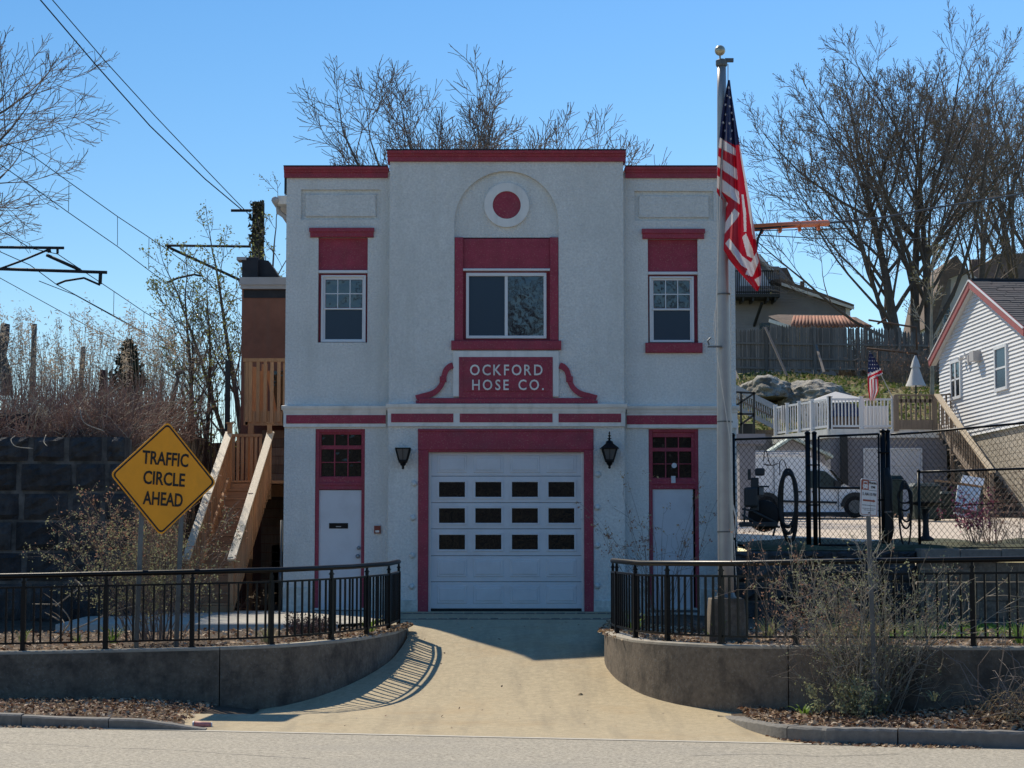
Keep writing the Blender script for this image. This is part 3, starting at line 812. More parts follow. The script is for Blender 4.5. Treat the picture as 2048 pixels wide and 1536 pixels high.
# name panel with raised letters, stepped base and scrolls
q = R(906, 702, 1117.5, 794, DC)
mb = MB(); mb.cbox(q[0], q[1], YC-.05, YC, q[2], q[3], .01); sg = mb.build('sign_panel', TRIMW, st)
q = R(918, 714.5, 1105.5, 797, DC); mb = MB(); mb.cbox(q[0], q[1], YC-.065, YC-.04, q[2], q[3], .008)
mb.cbox(q[0]+.09, q[1]-.09, YC-.078, YC-.06, q[2]+.13, q[3]-.07, .008); mb.build('red_field', RED, sg)
q = R(832, 796.5, 1195, 807.5, DC); mb = MB(); zz = q[2]; mb.cbox(q[0]+.06, q[1]-.06, YC-.09, YC, q[2], q[3], .015); mb.cbox(q[0], q[1], YC-.075, YC, q[2], q[2]+.06, .012)
mb.build('sign_base', RED, sg)
def scroll(mirror):
    pts = [(906, 731), (899, 734), (892, 741), (888.5, 751), (886, 762), (881, 773), (873, 782), (862, 788.5), (846, 793), (832, 797)]
    wd = [12, 12, 11, 10.5, 10, 10, 10.5, 11.5, 12, 12]
    pts = catmull(pts, 5); ws = np.interp(np.linspace(0, len(wd)-1, len(pts)), range(len(wd)), wd)
    Lp, Rp = [], []
    for i, (x, y) in enumerate(pts):
        t = np.array(pts[min(i+1, len(pts)-1)]) - np.array(pts[max(i-1, 0)]); t = t/np.linalg.norm(t); n = np.array([-t[1], t[0]])
        for L, s in ((Lp, 1), (Rp, -1)):
            px = x + n[0]*s*ws[i]/2; py = min(y + n[1]*s*ws[i]/2, 800)
            if mirror: px = 2*1012.6 - px
            L.append(P(px, py, DC))
    m = len(Lp); vs = []
    for L in (Lp, Rp): vs += [(p.x, YC-.05, p.z) for p in L]
    for L in (Lp, Rp): vs += [(p.x, YC+.001, p.z) for p in L]
    fs = []
    for i in range(m-1):
        fs += [(i, i+1, m+i+1, m+i), (i, 2*m+i, 2*m+i+1, i+1), (m+i, m+i+1, 3*m+i+1, 3*m+i)]
    fs += [(0, m, 3*m, 2*m), (m-1, 2*m-1, 4*m-1, 3*m-1)]
    mb = MB().add(vs, fs)
    a, b = (879.5, 893) if not mirror else (2*1012.6-893, 2*1012.6-879.5)
    q = R(a, 753, b, 764, DC); mb.cbox(q[0], q[1], YC-.058, YC, q[2], q[3], .008)
    return mb.build('scroll', RED, sg)
scroll(False); scroll(True)

def text_mesh(name, s, mat, h, extrude, sx=1.0, bold=0.0):
    """one line of letters as a mesh: lies in XZ facing -Y, height h, its left end at the origin"""
    cu = bpy.data.curves.new(name, 'FONT'); cu.body = s; cu.extrude = extrude; cu.offset = bold; cu.resolution_u = 3
    o = bpy.data.objects.new(name, cu); COL.objects.link(o)
    dg = bpy.context.evaluated_depsgraph_get(); me = bpy.data.meshes.new_from_object(o.evaluated_get(dg))
    bpy.data.objects.remove(o); bpy.data.curves.remove(cu)
    co = np.zeros(len(me.vertices)*3, dtype=np.float32); me.vertices.foreach_get('co', co); co = co.reshape(-1, 3)
    k = h / .7
    x0 = co[:, 0].min(); w = (co[:, 0].max()-x0)*k*sx
    out = np.stack([(co[:, 0]-x0)*k*sx, -co[:, 2], co[:, 1]*k], axis=1)
    me.vertices.foreach_set('co', out.ravel().astype(np.float32)); me.materials.clear(); me.materials.append(mat); me.update()
    me.name = name
    return me, w
def lettering(s, px0, px1, y0, y1, D, y, mat, parent, ext, bold=.02, sp=None):
    """separate raised letters filling a pixel span"""
    x0, x1, z0, z1 = R(px0, y0, px1, y1, D); h = z1-z0
    ms = [(text_mesh('letter', ch, mat, h, ext, 1.0, bold) if ch != ' ' else (None, h*.42)) for ch in s]
    tot = sum(w for _, w in ms); gap = (x1-x0-tot)/(len(s)-1)
    k = .86; gap = (x1-x0-tot*k)/(len(s)-1)
    if gap < h*.1: k = (x1-x0-h*.12*(len(s)-1))/tot; gap = h*.12
    x = x0
    for me, w in ms:
        if me is not None: place('letter', me, parent, (x, y, z0), scale=(k, 1, 1))
        x += w*k + gap
lettering('OCKFORD', 940, 1085, 730, 751, DC, YC-.085, TRIMW, sg, .012, .012)
lettering('HOSE CO.', 944.5, 1087.5, 760, 780.5, DC, YC-.085, TRIMW, sg, .012, .012)

RENDERC = M('base_render', (.66, .66, .60), .92, .16, 20, .8, 30, dirt=(.36, .37, .32), dscale=2.4, damt=.75, dlo=.45, dhi=.68)
for x0_, x1_, y_, DD_ in ((XL, DL_O[0]-.01, 1174, D0), (DL_O[1]+.01, XCL-.03, 1177, D0), (XCR+.03, DR_O[0]-.01, 1176, D0), (DR_O[1]+.01, XR, 1176, D0)):
    mb = MB(); mb.cbox(x0_-.004, x1_, -.022, .02, ZG-.2, PZ(y_, D0), .014); mb.build('base_render', RENDERC, st)
for x0_, x1_ in ((XCL, GA_O[0]-.0), (GA_O[1]+.0, XCR)):
    mb = MB(); mb.cbox(x0_-.004, x1_+.004, YC-.02, YC+.02, ZG-.2, PZ(1200, DC), .014); mb.build('base_render', RENDERC, st)
# garage door
jl = R(836, 858, 856.5, 1218, DC); jr = R(1168.5, 858, 1187, 1218, DC); lt = R(836, 858, 1187, 900, DC)
mb = MB(); mb.cbox(jl[0], jl[1], YC-.03, YC+.2, ZG+.0, lt[2], .012); mb.cbox(jr[0], jr[1], YC-.03, YC+.2, ZG+.0, lt[2], .012)
mb.cbox(lt[0], lt[1], YC-.031, YC+.2, lt[2], lt[3], .012); mb.cbox(jl[1]-.03, jr[0]+.03, YC-.012, YC+.2, lt[2]-.035, lt[2]+.005, .006)
mb.cbox(lt[0], lt[1], YC-.05, YC+.1, lt[3]-.05, lt[3]+.0, .01)
mb.build('garage_surround', RED, st)
YD = YC + .10
mb = MB(); xa, xb = PX(856.5, DC), PX(1168.5, DC)
mb.cbox(xa, xa+.05, YD-.04, YD+.1, ZG, lt[2]-.035, .006); mb.build('garage_jamb', TRIMW, st)
mb = MB(); mb.cbox(xb-.05, xb, YD-.04, YD+.1, ZG, lt[2]-.035, .006); mb.build('garage_jamb', TRIMW, st)
sy = [903.6, 952.3, 1005.3, 1057.7, 1111.5, 1163.6, 1217.5]
xa, xb = PX(861.5, DC), PX(1164, DC)
mb = MB()
for a, b in zip(sy, sy[1:]):
    mb.cbox(xa, xb, YD, YD+.06, PZ(b, DC+.1)+.004, PZ(a, DC+.1)-.004, .006)
gd = mb.build('garage_door', DOORW, st)
mb = MB(); mb.box(xa, xb, YD-.004, YD+.05, ZG-.01, PZ(1217.5, DC+.1)+.004); mb.build('bottom_seal', BLACKR, gd)
for r_, (ya, yb) in enumerate(((911, 945.5), (960, 998), (1012.5, 1050), (1065.5, 1103), (1118, 1154), (1171, 1207))):
    for cx in (904, 976.7, 1049.8, 1122.8):
        q = R(cx-30, ya, cx+30, yb, DC+.1)
        mb = MB()
        if r_ in (0, 4, 5):
            mb.cbox(q[0], q[1], YD-.012, YD+.01, q[2], q[3], .012); mb.cbox(q[0]+.045, q[1]-.045, YD-.022, YD, q[2]+.045, q[3]-.045, .011)
            mb.build('panel', DOORW, gd)
        else:
            ring(mb, q, (.04,)*4, YD-.016, YD+.01); g2 = (q[0]+.037, q[1]-.037, q[2]+.037, q[3]-.037)
            mb.build('window_frame', DOORW, gd)
            MB().box(g2[0], g2[1], YD-.005, YD+.002, g2[2], g2[3]).build('pane', GLASS_D, gd)

# doors at the sides
def side_door(px, transom, bar, dr, D, slot, knobs, glazed=True):
    q = R(*px, D); y = .13
    mb = MB(); ring(mb, (q[0], q[1], ZG+.02, q[3]), (.075, .065, .0, .06), y-.1, y+.04)
    b = R(px[0]+4, bar[0], px[2]-4, bar[1], D); mb.cbox(b[0], b[1], y-.09, y+.04, b[2], b[3], .01); mb.cbox(b[0], b[1], y-.105, y, b[2]+.08, b[2]+.14, .01)
    fr = mb.build('door_frame', RED, st)
    t = R(*transom, D); x0, x1, z0, z1 = t
    mb = MB(); ring(mb, (q[0]+.07, q[1]-.06, b[3]+.0, q[3]-.055), (x0-q[0]-.07, q[1]-.06-x1, z0-b[3], q[3]-.055-z1), y-.06, y+.03)
    tw = mb.build('transom_window', RED, st)
    w3, h3 = (x1-x0)/3, (z1-z0)
    rows = [(z0, z0+h3*.33), (z0+h3*.35, z0+h3*.65), (z0+h3*.74, z1)]
    for i in (1, 2): MB().box(x0+w3*i-.011, x0+w3*i+.011, y-.052, y, z0, z1).build('muntin', RED, tw)
    for (a, _), (_, c_) in zip(rows[1:], rows): MB().box(x0, x1, y-.05, y, c_, a).build('muntin', RED, tw)
    for a, c_ in rows:
        for i in range(3): MB().box(x0+w3*i+.011, x0+w3*(i+1)-.011, y-.02, y-.01, a, c_).build('pane', GLASS_D, tw)
    d = R(*dr, D)
    mb = MB(); mb.cbox(d[0], d[1], y-.06, y, ZG+.06, d[3], .006); dd = mb.build('door', DOORW, st)
    MB().cbox(q[0], q[1], y-.14, y+.02, ZG, ZG+.05, .01).build('threshold', GALV, st)
    if slot:
        s = R(657.5, 1046, 695.5, 1057, D); mb = MB(); mb.cbox(s[0], s[1], y-.07, y-.05, s[2], s[3], .004); mb.build('mail_slot', BLACK, dd)
        mb = MB(); mb.box((s[0]+s[1])/2-.05, (s[0]+s[1])/2+.05, y-.074, y-.06, s[2]+.03, s[2]+.045); mb.build('slot_flap', ALUM, dd)
        for kx, ky, r in ((716.8, 1096, .038), (715.2, 1112.5, .045)):
            k = P(kx, ky, D); mb = MB(); mb.tube([(k.x, y-.055, k.z), (k.x, y-.075, k.z), (k.x, y-.085, k.z), (k.x, y-.13, k.z)], [r, r, r*.5, r*.75], 12); mb.build('knob', ALUM, dd, smooth=True)
    return tw
side_door((629.5, 858, 729, 1216), (642, 868.5, 722, 953), (953, 979), (633.5, 980, 722.5, 1213), D0, True, True)
tw = side_door((1298, 858, 1398, 1216), (1306, 874, 1383.5, 955), (956, 978), (1305.5, 978, 1387.5, 1213), D0, False, False)
# what shows behind and on the right transom: a pale card, a round mirror and the ledge bell
q = R(1342.5, 952, 1351, 966, D0); MB().box(q[0], q[1], .0, .05, q[2], q[3]).build('door_card', SIGNW, st)
cp = P(1349, 930.5, D0); mb = MB(); mb.tube([(cp.x, .075, cp.z), (cp.x, .105, cp.z)], .05, 16); mb.build('round_disc', SIGNW, st, smooth=False)
# wall fittings
q = R(748.5, 1051.5, 761.5, 1067, D0); mb = MB(); mb.cbox(q[0], q[1], -.05, 0, q[2], q[3], .012); kp = mb.build('key_box', SIGNR, st)
MB().box(q[0]+.025, q[1]-.025, -.055, -.045, q[2]+.02, q[2]+.06).build('keypad', TRIMW, kp)
rm = MB().lathe([(.0, -.0), (.055, 0), (.06, .012), (.035, .02), (.03, .03), (.0, .034)], (0, 0, 0), 14)
rm.v = [(x, -z, y) for x, y, z in rm.v]; rme = rm.mesh('wall_plate', STUCCO, True)
for x, y in ((826, 1036), (828.5, 967), (825, 1111), (823.5, 1173), (1196, 949), (1195, 1015), (1194.5, 1091), (1195, 1172)):
    p = P(x, y, DC); place('wall_plate', rme, st, (p.x, YC-.001, p.z))
# eaves gutter and fascia on the left flank
q0 = P(556, 410, 41.0)
mb = MB(); mb.box(XL-.32, XL, 1.2, 9, q0.z-.05, q0.z+.12); o = mb.build('eaves_box', TRIMW, st)
mb = MB(); pts = []
for k in range(9): pts.append((-.075*math.cos(math.pi*k/8), -.075*math.sin(math.pi*k/8)))
pr = pts + [(.06, .012), (-.06, .012)]
mb.tube([(XL-.36, 1.15, q0.z+.02), (XL-.36, 9, q0.z+.02)], .075, 10); mb.tube([(XL-.34, 1.5, q0.z-.02), (XL-.33, 1.5, q0.z-.16), (XL-.10, 1.5, q0.z-.32), (XL-.06, 1.5, q0.z-.5)], .05, 8)
mb.build('gutter', GUTTER, st, smooth=True)
mb = MB(); mb.box(XL-.05, XL-.003, .02, .3, PZ(385, D0), PZ(340, D0)); mb.build('flashing', ROOFD, st)
# downpipe sliver and conduit at the left corner
mb = MB(); mb.tube([(XL-.05, .12, ZG), (XL-.05, .12, PZ(1040, D0))], .025, 8); mb.tube([(XL-.06, .05, ZG+.5), (XL-.06, .05, ZG+.8)], .04, 8); mb.build('conduit', GALV, st, smooth=True)

# row of small setts along the two joints of the apron before the door
ap = thing('joint_strip', 'two rows of small stone setts let into the apron before the garage door', 'paving strip', (0, 37.6-D0, .98))
for Dd, n in ((38.35, 21), (36.5, 22)):
    x0, x1 = -2.05, 1.95
    for i in range(n):
        a = x0 + (x1-x0)*i/n; mb = MB(); zz = drive_z(Dd)
        mb.box(a+.012+RND.uniform(0, .02), a+(x1-x0)/n-.012, Dd-D0, Dd-D0+.10, zz-.02, zz+.012+RND.uniform(0, .012)); mb.build('sett', GRAN, ap)
    zz = drive_z(Dd); MB().box(x0-.1, x1+.1, Dd-D0-.05, Dd-D0+.13, zz-.02, zz+.007).build('joint_bed', PLAST, ap)

# ------------------------------------------------------------------ wall lanterns
def lantern(px, py_top, py_bot, roofed, label):
    D = DC-.2; k = 1/104.6; c = P(px, py_top, D); y = YC-.17
    l = thing('wall_lantern', label, 'wall lamp', (c.x, YC, c.z-.3))
    H = (py_bot-py_top)*k
    def frus(w0, z0, w1, z1):
        return [(c.x+sx*w0/2, y+sy_*w0/2, z0) for sx, sy_ in ((-1, -1), (1, -1), (1, 1), (-1, 1))], [(c.x+sx*w1/2, y+sy_*w1/2, z1) for sx, sy_ in ((-1, -1), (1, -1), (1, 1), (-1, 1))]
    wt, wb = (.27, .15)
    zt, zb = c.z, c.z - H
    A, B = frus(wb, zb, wt, zt)
    mb = MB()
    for a, b in zip(A, B): mb.beam(a, b, .022)
    for Q in (A, B):
        for i in range(4): mb.beam(Q[i], Q[(i+1) % 4], .024)
    for i in range(4): mb.beam((Vector(A[i])*.5+Vector(A[(i+1) % 4])*.5), (Vector(B[i])*.5+Vector(B[(i+1) % 4])*.5), .008)
    mb.build('frame', BLACK, l)
    mb = MB(); A2, B2 = frus(wb-.01, zb+.01, wt-.01, zt-.005)
    for i in range(4): mb.quad(A2[i], A2[(i+1) % 4], B2[(i+1) % 4], B2[i])
    gm = glass('lantern_glass_%d' % px, (.10, .105, .11), .35, .4); mb.build('lamp_glass', gm, l)
    mb = MB(); mb.lathe([(.085, 0), (.09, -.03), (.06, -.05), (.05, -.085), (.03, -.10), (.022, -.125), (.03, -.14), (.012, -.165)], (c.x, y, zb), 12); mb.build('base', BLACK, l, smooth=True)
    mb = MB(); mb.tube([(c.x, y, zb-.06), (c.x, y+.06, zb-.10), (c.x, YC-.02, zb-.02), (c.x, YC, zb+.02)], .016, 8); mb.box(c.x-.04, c.x+.04, YC-.02, YC, zb-.06, zb+.08); mb.build('bracket', BLACK, l)
    if roofed:
        A3, B3 = frus(.36, zt, .13, zt+.10); mb = MB(); mb.add(A3+B3, [(0, 1, 5, 4), (1, 2, 6, 5), (2, 3, 7, 6), (3, 0, 4, 7), (0, 3, 2, 1)])
        mb.lathe([(.075, 0), (.06, .04), (.02, .06)], (c.x, y, zt+.10), 12); mb.build('lamp_roof', BLACK, l)
        mb = MB(); mb.lathe([(.018, 0), (.018, .02), (.045, .035), (.015, .05), (.015, .075), (.035, .09), (.012, .105), (.012, .13), (.02, .14), (.004, .175)], (c.x, y, zt+.155), 10); mb.build('finial', BLACK, l, smooth=True)
lantern(806, 897, 921, False, 'black tapered wall lantern without a roof, left of the garage door')
lantern(1219, 897, 920, True, 'black roofed wall lantern with a finial, right of the garage door')

# ------------------------------------------------------------------ brown rear wing with balcony and stair
an = thing('rear_building', 'brown stucco rear building with a pale gutter left of the station', 'building', (PX(525, 46), 49-D0, ZG))
DA = 45.6
q = R(480, 575, 575, 1230, DA); mb = MB(); mb.box(q[0], XL+.3, DA-D0, DA-D0+4, ZG-.1, PZ(572, DA)); mb.build('wall', BROWN, an, bevel=.02)
mb = MB(); z0, z1 = PZ(579, DA), PZ(557, DA); mb.box(q[0]-.02, XL+.2, DA-D0-.12, DA-D0, z0, z1); mb.box(q[0]-.03, XL+.2, DA-D0-.16, DA-D0+.02, z0+.09, z1+.01); mb.build('gutter', GUTTER, an)
mb = MB(); mb.box(q[0]+.05, XL+.3, DA-D0-.02, DA-D0+.0, PZ(596, DA), PZ(580, DA)); mb.build('soffit_board', ROOFD, an)
r0 = R(486, 517, 518, 556, DA+.3); mb = MB(); mb.box(r0[0], r0[1], DA-D0+.1, DA-D0+1.6, z1, r0[3]); mb.build('roof_upstand', ROOFD, an, bevel=.01)
a = P(518, 520, DA+.3); b = P(563, 556, DA+.3); mb = MB(); mb.prism([(a.x, z1), (b.x, z1), (a.x+.22, a.z-.02), (a.x, a.z)], DA-D0+.25, DA-D0+1.5); mb.build('roof_slope', ROOFD, an)
c1 = R(476, 517, 486, 523, DA+.3); mb = MB(); mb.box(c1[0], r0[0]+.1, DA-D0+.05, DA-D0+.5, c1[2], c1[3]); mb.build('parapet_cap', GUTTER, an)
d_ = R(545, 742, 571, 835, DA); mb = MB(); mb.box(d_[0], d_[1], DA-D0-.02, DA-D0+.01, d_[2], d_[3]); mb.build('doorway', GLASS_D, an)

# balcony
DB = 43.6
bc = thing('balcony', 'new timber balcony with upright balusters on the brown rear building', 'balcony', (PX(530, DB), DB-D0, PZ(850, DB)))
q = R(487, 717, 573, 724, DB)
mb = MB(); mb.box(q[0], XL-.03, DB-D0-.07, DB-D0+.07, q[2], q[3]); mb.build('handrail', WOODN, bc)
bq = R(0, 838, 0, 716, DB)
for i, x in enumerate((492, 499, 514, 528.5, 542, 556)):
    mb = MB(); mb.box(PX(x, DB)-.035, PX(x, DB)+.035, DB-D0-.06, DB-D0-.02, PZ(844, DB), q[2]); mb.build('baluster', WOODN, bc)
for x in (490, 568):
    mb = MB(); mb.box(PX(x, DB)-.045, PX(x, DB)+.045, DB-D0-.02, DB-D0+.07, PZ(850, DB), q[2]); mb.build('post', WOODN, bc)
mb = MB(); mb.box(PX(489, DB), XL-.03, DB-D0-.02, DB-D0+.02, PZ(851, DB), PZ(822, DB)); mb.build('rim_joist', WOODN, bc)
mb = MB(); mb.box(PX(489, DB), XL-.03, DB-D0, DA-D0, PZ(828, DB), PZ(822, DB)); mb.build('floor_deck', WOODN, bc)
for x0, x1, y0 in ((505, 530, 735),): # leaning planks behind the balusters
    for i, (xa, xb, ya) in enumerate(((503, 511, 734), (512, 521, 742), (521, 533, 729))):
        mb = MB(); mb.box(PX(xa, DB+.4), PX(xb, DB+.4), DB+.35-D0, DB+.38-D0, PZ(838, DB), PZ(ya, DB+.4)); mb.build('plank', WOODN, bc)
mb = MB(); mb.beam(P(536, 742, DB+.3), P(553, 836, DB+.3), .07, .04, (0, 1, 0)); mb.build('diagonal_brace', WOODN, bc)
mb = MB(); mb.box(PX(495, DB), PX(506, DB), DB-D0-.05, DB-D0+.07, ZG-.1, PZ(851, DB)); mb.build('support_post', WOODN, bc)
mb = MB(); mb.box(PX(545, DB+1), PX(567, DB+1), DB+1-D0, DB+1.05-D0, ZG-.1, PZ(1090, DB+1)); mb.build('skirt_board', GALV, bc)

# stair from the path up to the landing
sx0, sx1 = -6.12, -5.30
DR = .085
nR = 14; Ds, Dt = 38.75, 42.2; zt_ = PZ(961, 42.2); rise = (zt_-1.0)/nR; run = (Dt-Ds)/(nR-1)
sc_ = thing('wooden_stair', 'new timber outside stair with sloping handrails left of the station', 'staircase', (-5.7, Ds-D0, 1.0))
off = lambda D: DR*(D-Ds)
for i in range(nR):
    D = Ds + run*i; z = 1.0 + rise*(i+1); o = off(D)
    if i < nR-1: mb = MB(); mb.box(sx0+o, sx1+o, D-D0-.025, D-D0+run-.012, z-.035, z); mb.build('tread', WOODT, sc_)
    mb = MB(); mb.box(sx0+o+.02, sx1+o-.02, D-D0, D-D0+.02, z-rise+.004, z-.042); mb.build('riser', WOODT, sc_)
for x, wd in ((sx0, 1), (sx1, 1)):
    mb = MB(); a = Vector((x+off(Ds), Ds-D0-.05, 1.06)); b = Vector((x+off(Dt), Dt-D0, zt_-.06)); mb.beam(a, b, .045, .28); mb.build('stringer', WOODN, sc_)
    hb = Vector((x+off(Ds), Ds-D0-.12, 1.0+.98)); ht = Vector((x+off(Dt), Dt-D0+.05, zt_+.98))
    s_ = -1 if x < -5.7 else 1
    mb = MB(); mb.beam(hb + Vector((s_*.02, 0, .02)), ht + Vector((s_*.02, 0, .02)), .15, .038); mb.build('handrail', RAILW, sc_)
    mb = MB(); mb.beam(hb - Vector((0, 0, .06)), ht - Vector((0, 0, .06)), .04, .09); mb.build('top_rail', WOODN, sc_)
    for t in np.linspace(.06, .97, 19):
        p = hb.lerp(ht, float(t)); base = a.lerp(b, float(t)); mb = MB(); mb.box(p.x-.02+s_*.04, p.x+.02+s_*.04, p.y-.02, p.y+.02, base.z-.06, p.z-.04); mb.build('baluster', WOODN, sc_)
    for t in (0.02, .5, .99):
        p = hb.lerp(ht, t); mb = MB(); mb.box(p.x-.045, p.x+.045, p.y-.045, p.y+.045, max(.98, a.lerp(b, t).z-.3), p.z+(.02 if t < .9 else .22)); mb.build('post', WOODN, sc_)
        if t > .9: mb = MB(); mb.box(p.x-.075, p.x+.075, p.y-.075, p.y+.075, p.z+.22, p.z+.25); mb.build('post_cap', WOODN, sc_)
mb = MB(); mb.box(sx0+off(Dt), XL-.1, Dt-D0, DA-D0-.02, zt_-.06, zt_); mb.build('landing', WOODT, sc_)
mb = MB(); mb.box(sx0+off(Dt), XL-.1, Dt-D0+1.1, Dt-D0+1.15, zt_-.3, zt_-.06); mb.build('landing_joist', WOODN, sc_)
zl = PZ(868, 43.3)
mb = MB(); mb.box(PX(452, 43.3), PX(523, 43.3), 43.25-D0, 43.35-D0, zl-.06, zl); mb.build('landing_rail', WOODN, sc_)
for x in np.linspace(457, 520, 8):
    mb = MB(); mb.box(PX(x, 43.3)-.03, PX(x, 43.3)+.03, 43.27-D0, 43.31-D0, zt_, zl-.06); mb.build('landing_baluster', WOODN, sc_)
for i, z in enumerate(np.arange(zt_-2.6, zt_+1.2, .19)):   # boarded screen under the balcony
    mb = MB(); mb.box(PX(523, 44.6), XL-.02, 44.6-D0, 44.63-D0, z, z+.178); mb.build('screen_board', WOODG, sc_)
# ------------------------------------------------------------------ traffic sign and loading-zone sign
def faced(o_loc, yaw, roll=0.0):
    """matrix of a board whose local XZ plane faces -Y, turned by yaw about the vertical and rolled in its own plane"""
    return Matrix.Translation(o_loc) @ Matrix.Rotation(yaw, 4, 'Z') @ Matrix.Rotation(roll, 4, 'Y')

def rounded(poly, r, n=4):
    out = []; m = len(poly)
    for i in range(m):
        p = np.array(poly[i]); a = np.array(poly[i-1]); b = np.array(poly[(i+1) % m])
        u = (a-p)/np.linalg.norm(a-p); v = (b-p)/np.linalg.norm(b-p); ang = math.acos(np.dot(u, v)); t = r/math.tan(ang/2)
        s, e = p+u*t, p+v*t; bis = (u+v)/np.linalg.norm(u+v); c = p + bis*(r/math.sin(ang/2))
        a0 = math.atan2(*(s-c)[::-1]); a1 = math.atan2(*(e-c)[::-1]); d = (a1-a0+math.pi) % (2*math.pi) - math.pi
        out += [tuple(c + r*np.array([math.cos(a0+d*k/n), math.sin(a0+d*k/n)])) for k in range(n+1)]
    return out

def board_part(name, mb_or_me, mat, parent, mtx):
    me = mb_or_me.mesh(name, mat) if isinstance(mb_or_me, MB) else mb_or_me
    me.transform(mtx); return link(name, me, parent)

ts = thing('traffic_sign', 'yellow diamond warning sign reading TRAFFIC CIRCLE AHEAD on two steel posts', 'road sign', tuple(P(328, 1290, 29.75)))
c = P(328.5, 957, 29.75); YAW = math.radians(33)
mt = faced(c, YAW, math.radians(3.0))
hd = .835
dia = [(0, hd), (-hd, 0), (0, -hd), (hd, 0)]
mb = MB(); mb.prism(rounded(dia, .07), 0, .006); pl = board_part('sign_plate', mb, YEL, ts, mt)
def band(outer, inner, y0=-.003, y1=.0):
    n = len(outer); mb = MB()
    vs = [(x, y0, z) for x, z in outer] + [(x, y0, z) for x, z in inner] + [(x, y1, z) for x, z in outer] + [(x, y1, z) for x, z in inner]
    fs = []
    for k in range(n):
        m = (k+1) % n; fs += [(k, m, n+m, n+k), (m, k, 2*n+k, 2*n+m), (n+k, n+m, 3*n+m, 3*n+k)]
    return mb.add(vs, fs)
s = .022
sc2 = lambda f, r: rounded([(x*f, z*f) for x, z in dia], r)
board_part('border', band(sc2(1-.035, .062), sc2(1-.075, .05)), SIGNB, ts, mt)
for txt, zz, w in (('TRAFFIC', .195, .72), ('CIRCLE', -.095, .65), ('AHEAD', -.39, .62)):
    me, w0 = text_mesh('lettering', txt, SIGNB, .188, .002, 1.0, .02); k = w/w0
    me.transform(Matrix.Translation((-w/2, -.004, zz)) @ Matrix.Scale(k, 4, (1, 0, 0)))
    board_part('lettering', me, SIGNB, ts, mt)
for u in (-.31, .31):
    p0 = mt @ Vector((u, .03, 0)); mb = MB()
    mb.box(-.027, .027, -.004, .004, bed_z(p0.x, p0.y+D0, .72)-p0.z-.1, hd-abs(u)-.12)
    mb.box(-.032, -.025, -.004, .03, bed_z(p0.x, p0.y+D0, .72)-p0.z-.1, hd-abs(u)-.12); mb.box(.025, .032, -.004, .03, bed_z(p0.x, p0.y+D0, .72)-p0.z-.1, hd-abs(u)-.12)
    me = mb.mesh('post', GALV); me.transform(Matrix.Translation(p0) @ Matrix.Rotation(YAW, 4, 'Z') @ Matrix.Rotation(math.radians(1.6), 4, 'Y')); link('post', me, ts)

DBUS = 25.35
bs = thing('loading_zone_sign', 'white bus LOADING ZONE sign with a red arrow on a steel post', 'road sign', tuple(P(1744, 1418, DBUS)))
c = P(1738.3, 995, DBUS); YW = math.radians(35); mt = faced(c, YW, math.radians(3.2))
W, H = .152, .229
rect = [(-W, H), (-W, -H), (W, -H), (W, H)]
mb = MB(); mb.prism(rounded(rect, .035), 0, .004); board_part('sign_plate', mb, SIGNW, bs, mt)
board_part('border', band(rounded([(x*.93, z*.955) for x, z in rect], .028), rounded([(x*.885, z*.925) for x, z in rect], .024), -.002, 0), SIGNR, bs, mt)
def brd(name, x0, x1, z0, z1, mat, y=-.0025):
    mb = MB(); mb.box(x0, x1, y, 0.001, z0, z1); return board_part(name, mb, mat, bs, mt)
brd('bus_field', -.134, -.012, .09, .21, SIGNR, -.0016)
bus = MB(); bus.prism([(-.115, .125), (-.115, .145), (-.105, .155), (-.105, .196), (-.038, .196), (-.038, .155), (-.028, .145), (-.028, .125), (-.038, .118), (-.038, .1), (-.05, .1), (-.05, .11), (-.092, .11), (-.092, .1), (-.105, .1), (-.105, .118)], -.004, 0)
board_part('bus_symbol', bus, SIGNW, bs, mt)
mb = MB(); mb.box(-.095, -.048, -.0055, -.003, .16, .183); mb.box(-.102, -.09, -.0055, -.003, .132, .142); mb.box(-.053, -.041, -.0055, -.003, .132, .142); board_part('bus_windscreen', mb, SIGNR, bs, mt)
brd('rule', -.012, .134, .088, .092, SIGNB)
GREYT = M('sign_grey_text', (.16, .16, .17), .6, .1)
for txt, x0, x1, z, h, mat in (('LOADING', .0, .125, .168, .026, SIGNB), ('ZONE', .025, .10, .118, .026, SIGNB), ('5 AM-10 PM', -.115, .115, .022, .038, GREYT)):
    me, w0 = text_mesh('lettering', txt, mat, h, .001, 1.0, .012); me.transform(Matrix.Translation((x0, -.003, z)) @ Matrix.Scale((x1-x0)/w0, 4, (1, 0, 0)))
    board_part('lettering', me, mat, bs, mt)
mb = MB(); mb.prism([(-.105, -.028), (-.105, -.05), (.075, -.05), (.075, -.058), (.11, -.039), (.075, -.02), (.075, -.028)], -.003, 0); board_part('arrow', mb, SIGNR, bs, mt)
for z, x0, x1, h in ((-.098, -.115, .115, .009), (-.138, -.112, .112, .007), (-.158, -.085, .085, .007)):
    mb = MB(); x = x0
    while x < x1:
        w = RND.uniform(.018, .04); mb.box(x, min(x+w, x1), -.002, .001, z-h/2, z+h/2); x += w + .008
    board_part('fine_print', mb, GREYT, bs, mt)
p0 = mt @ Vector((0.005, .02, 0)); b0 = P(1752, 1420, DBUS+.02)
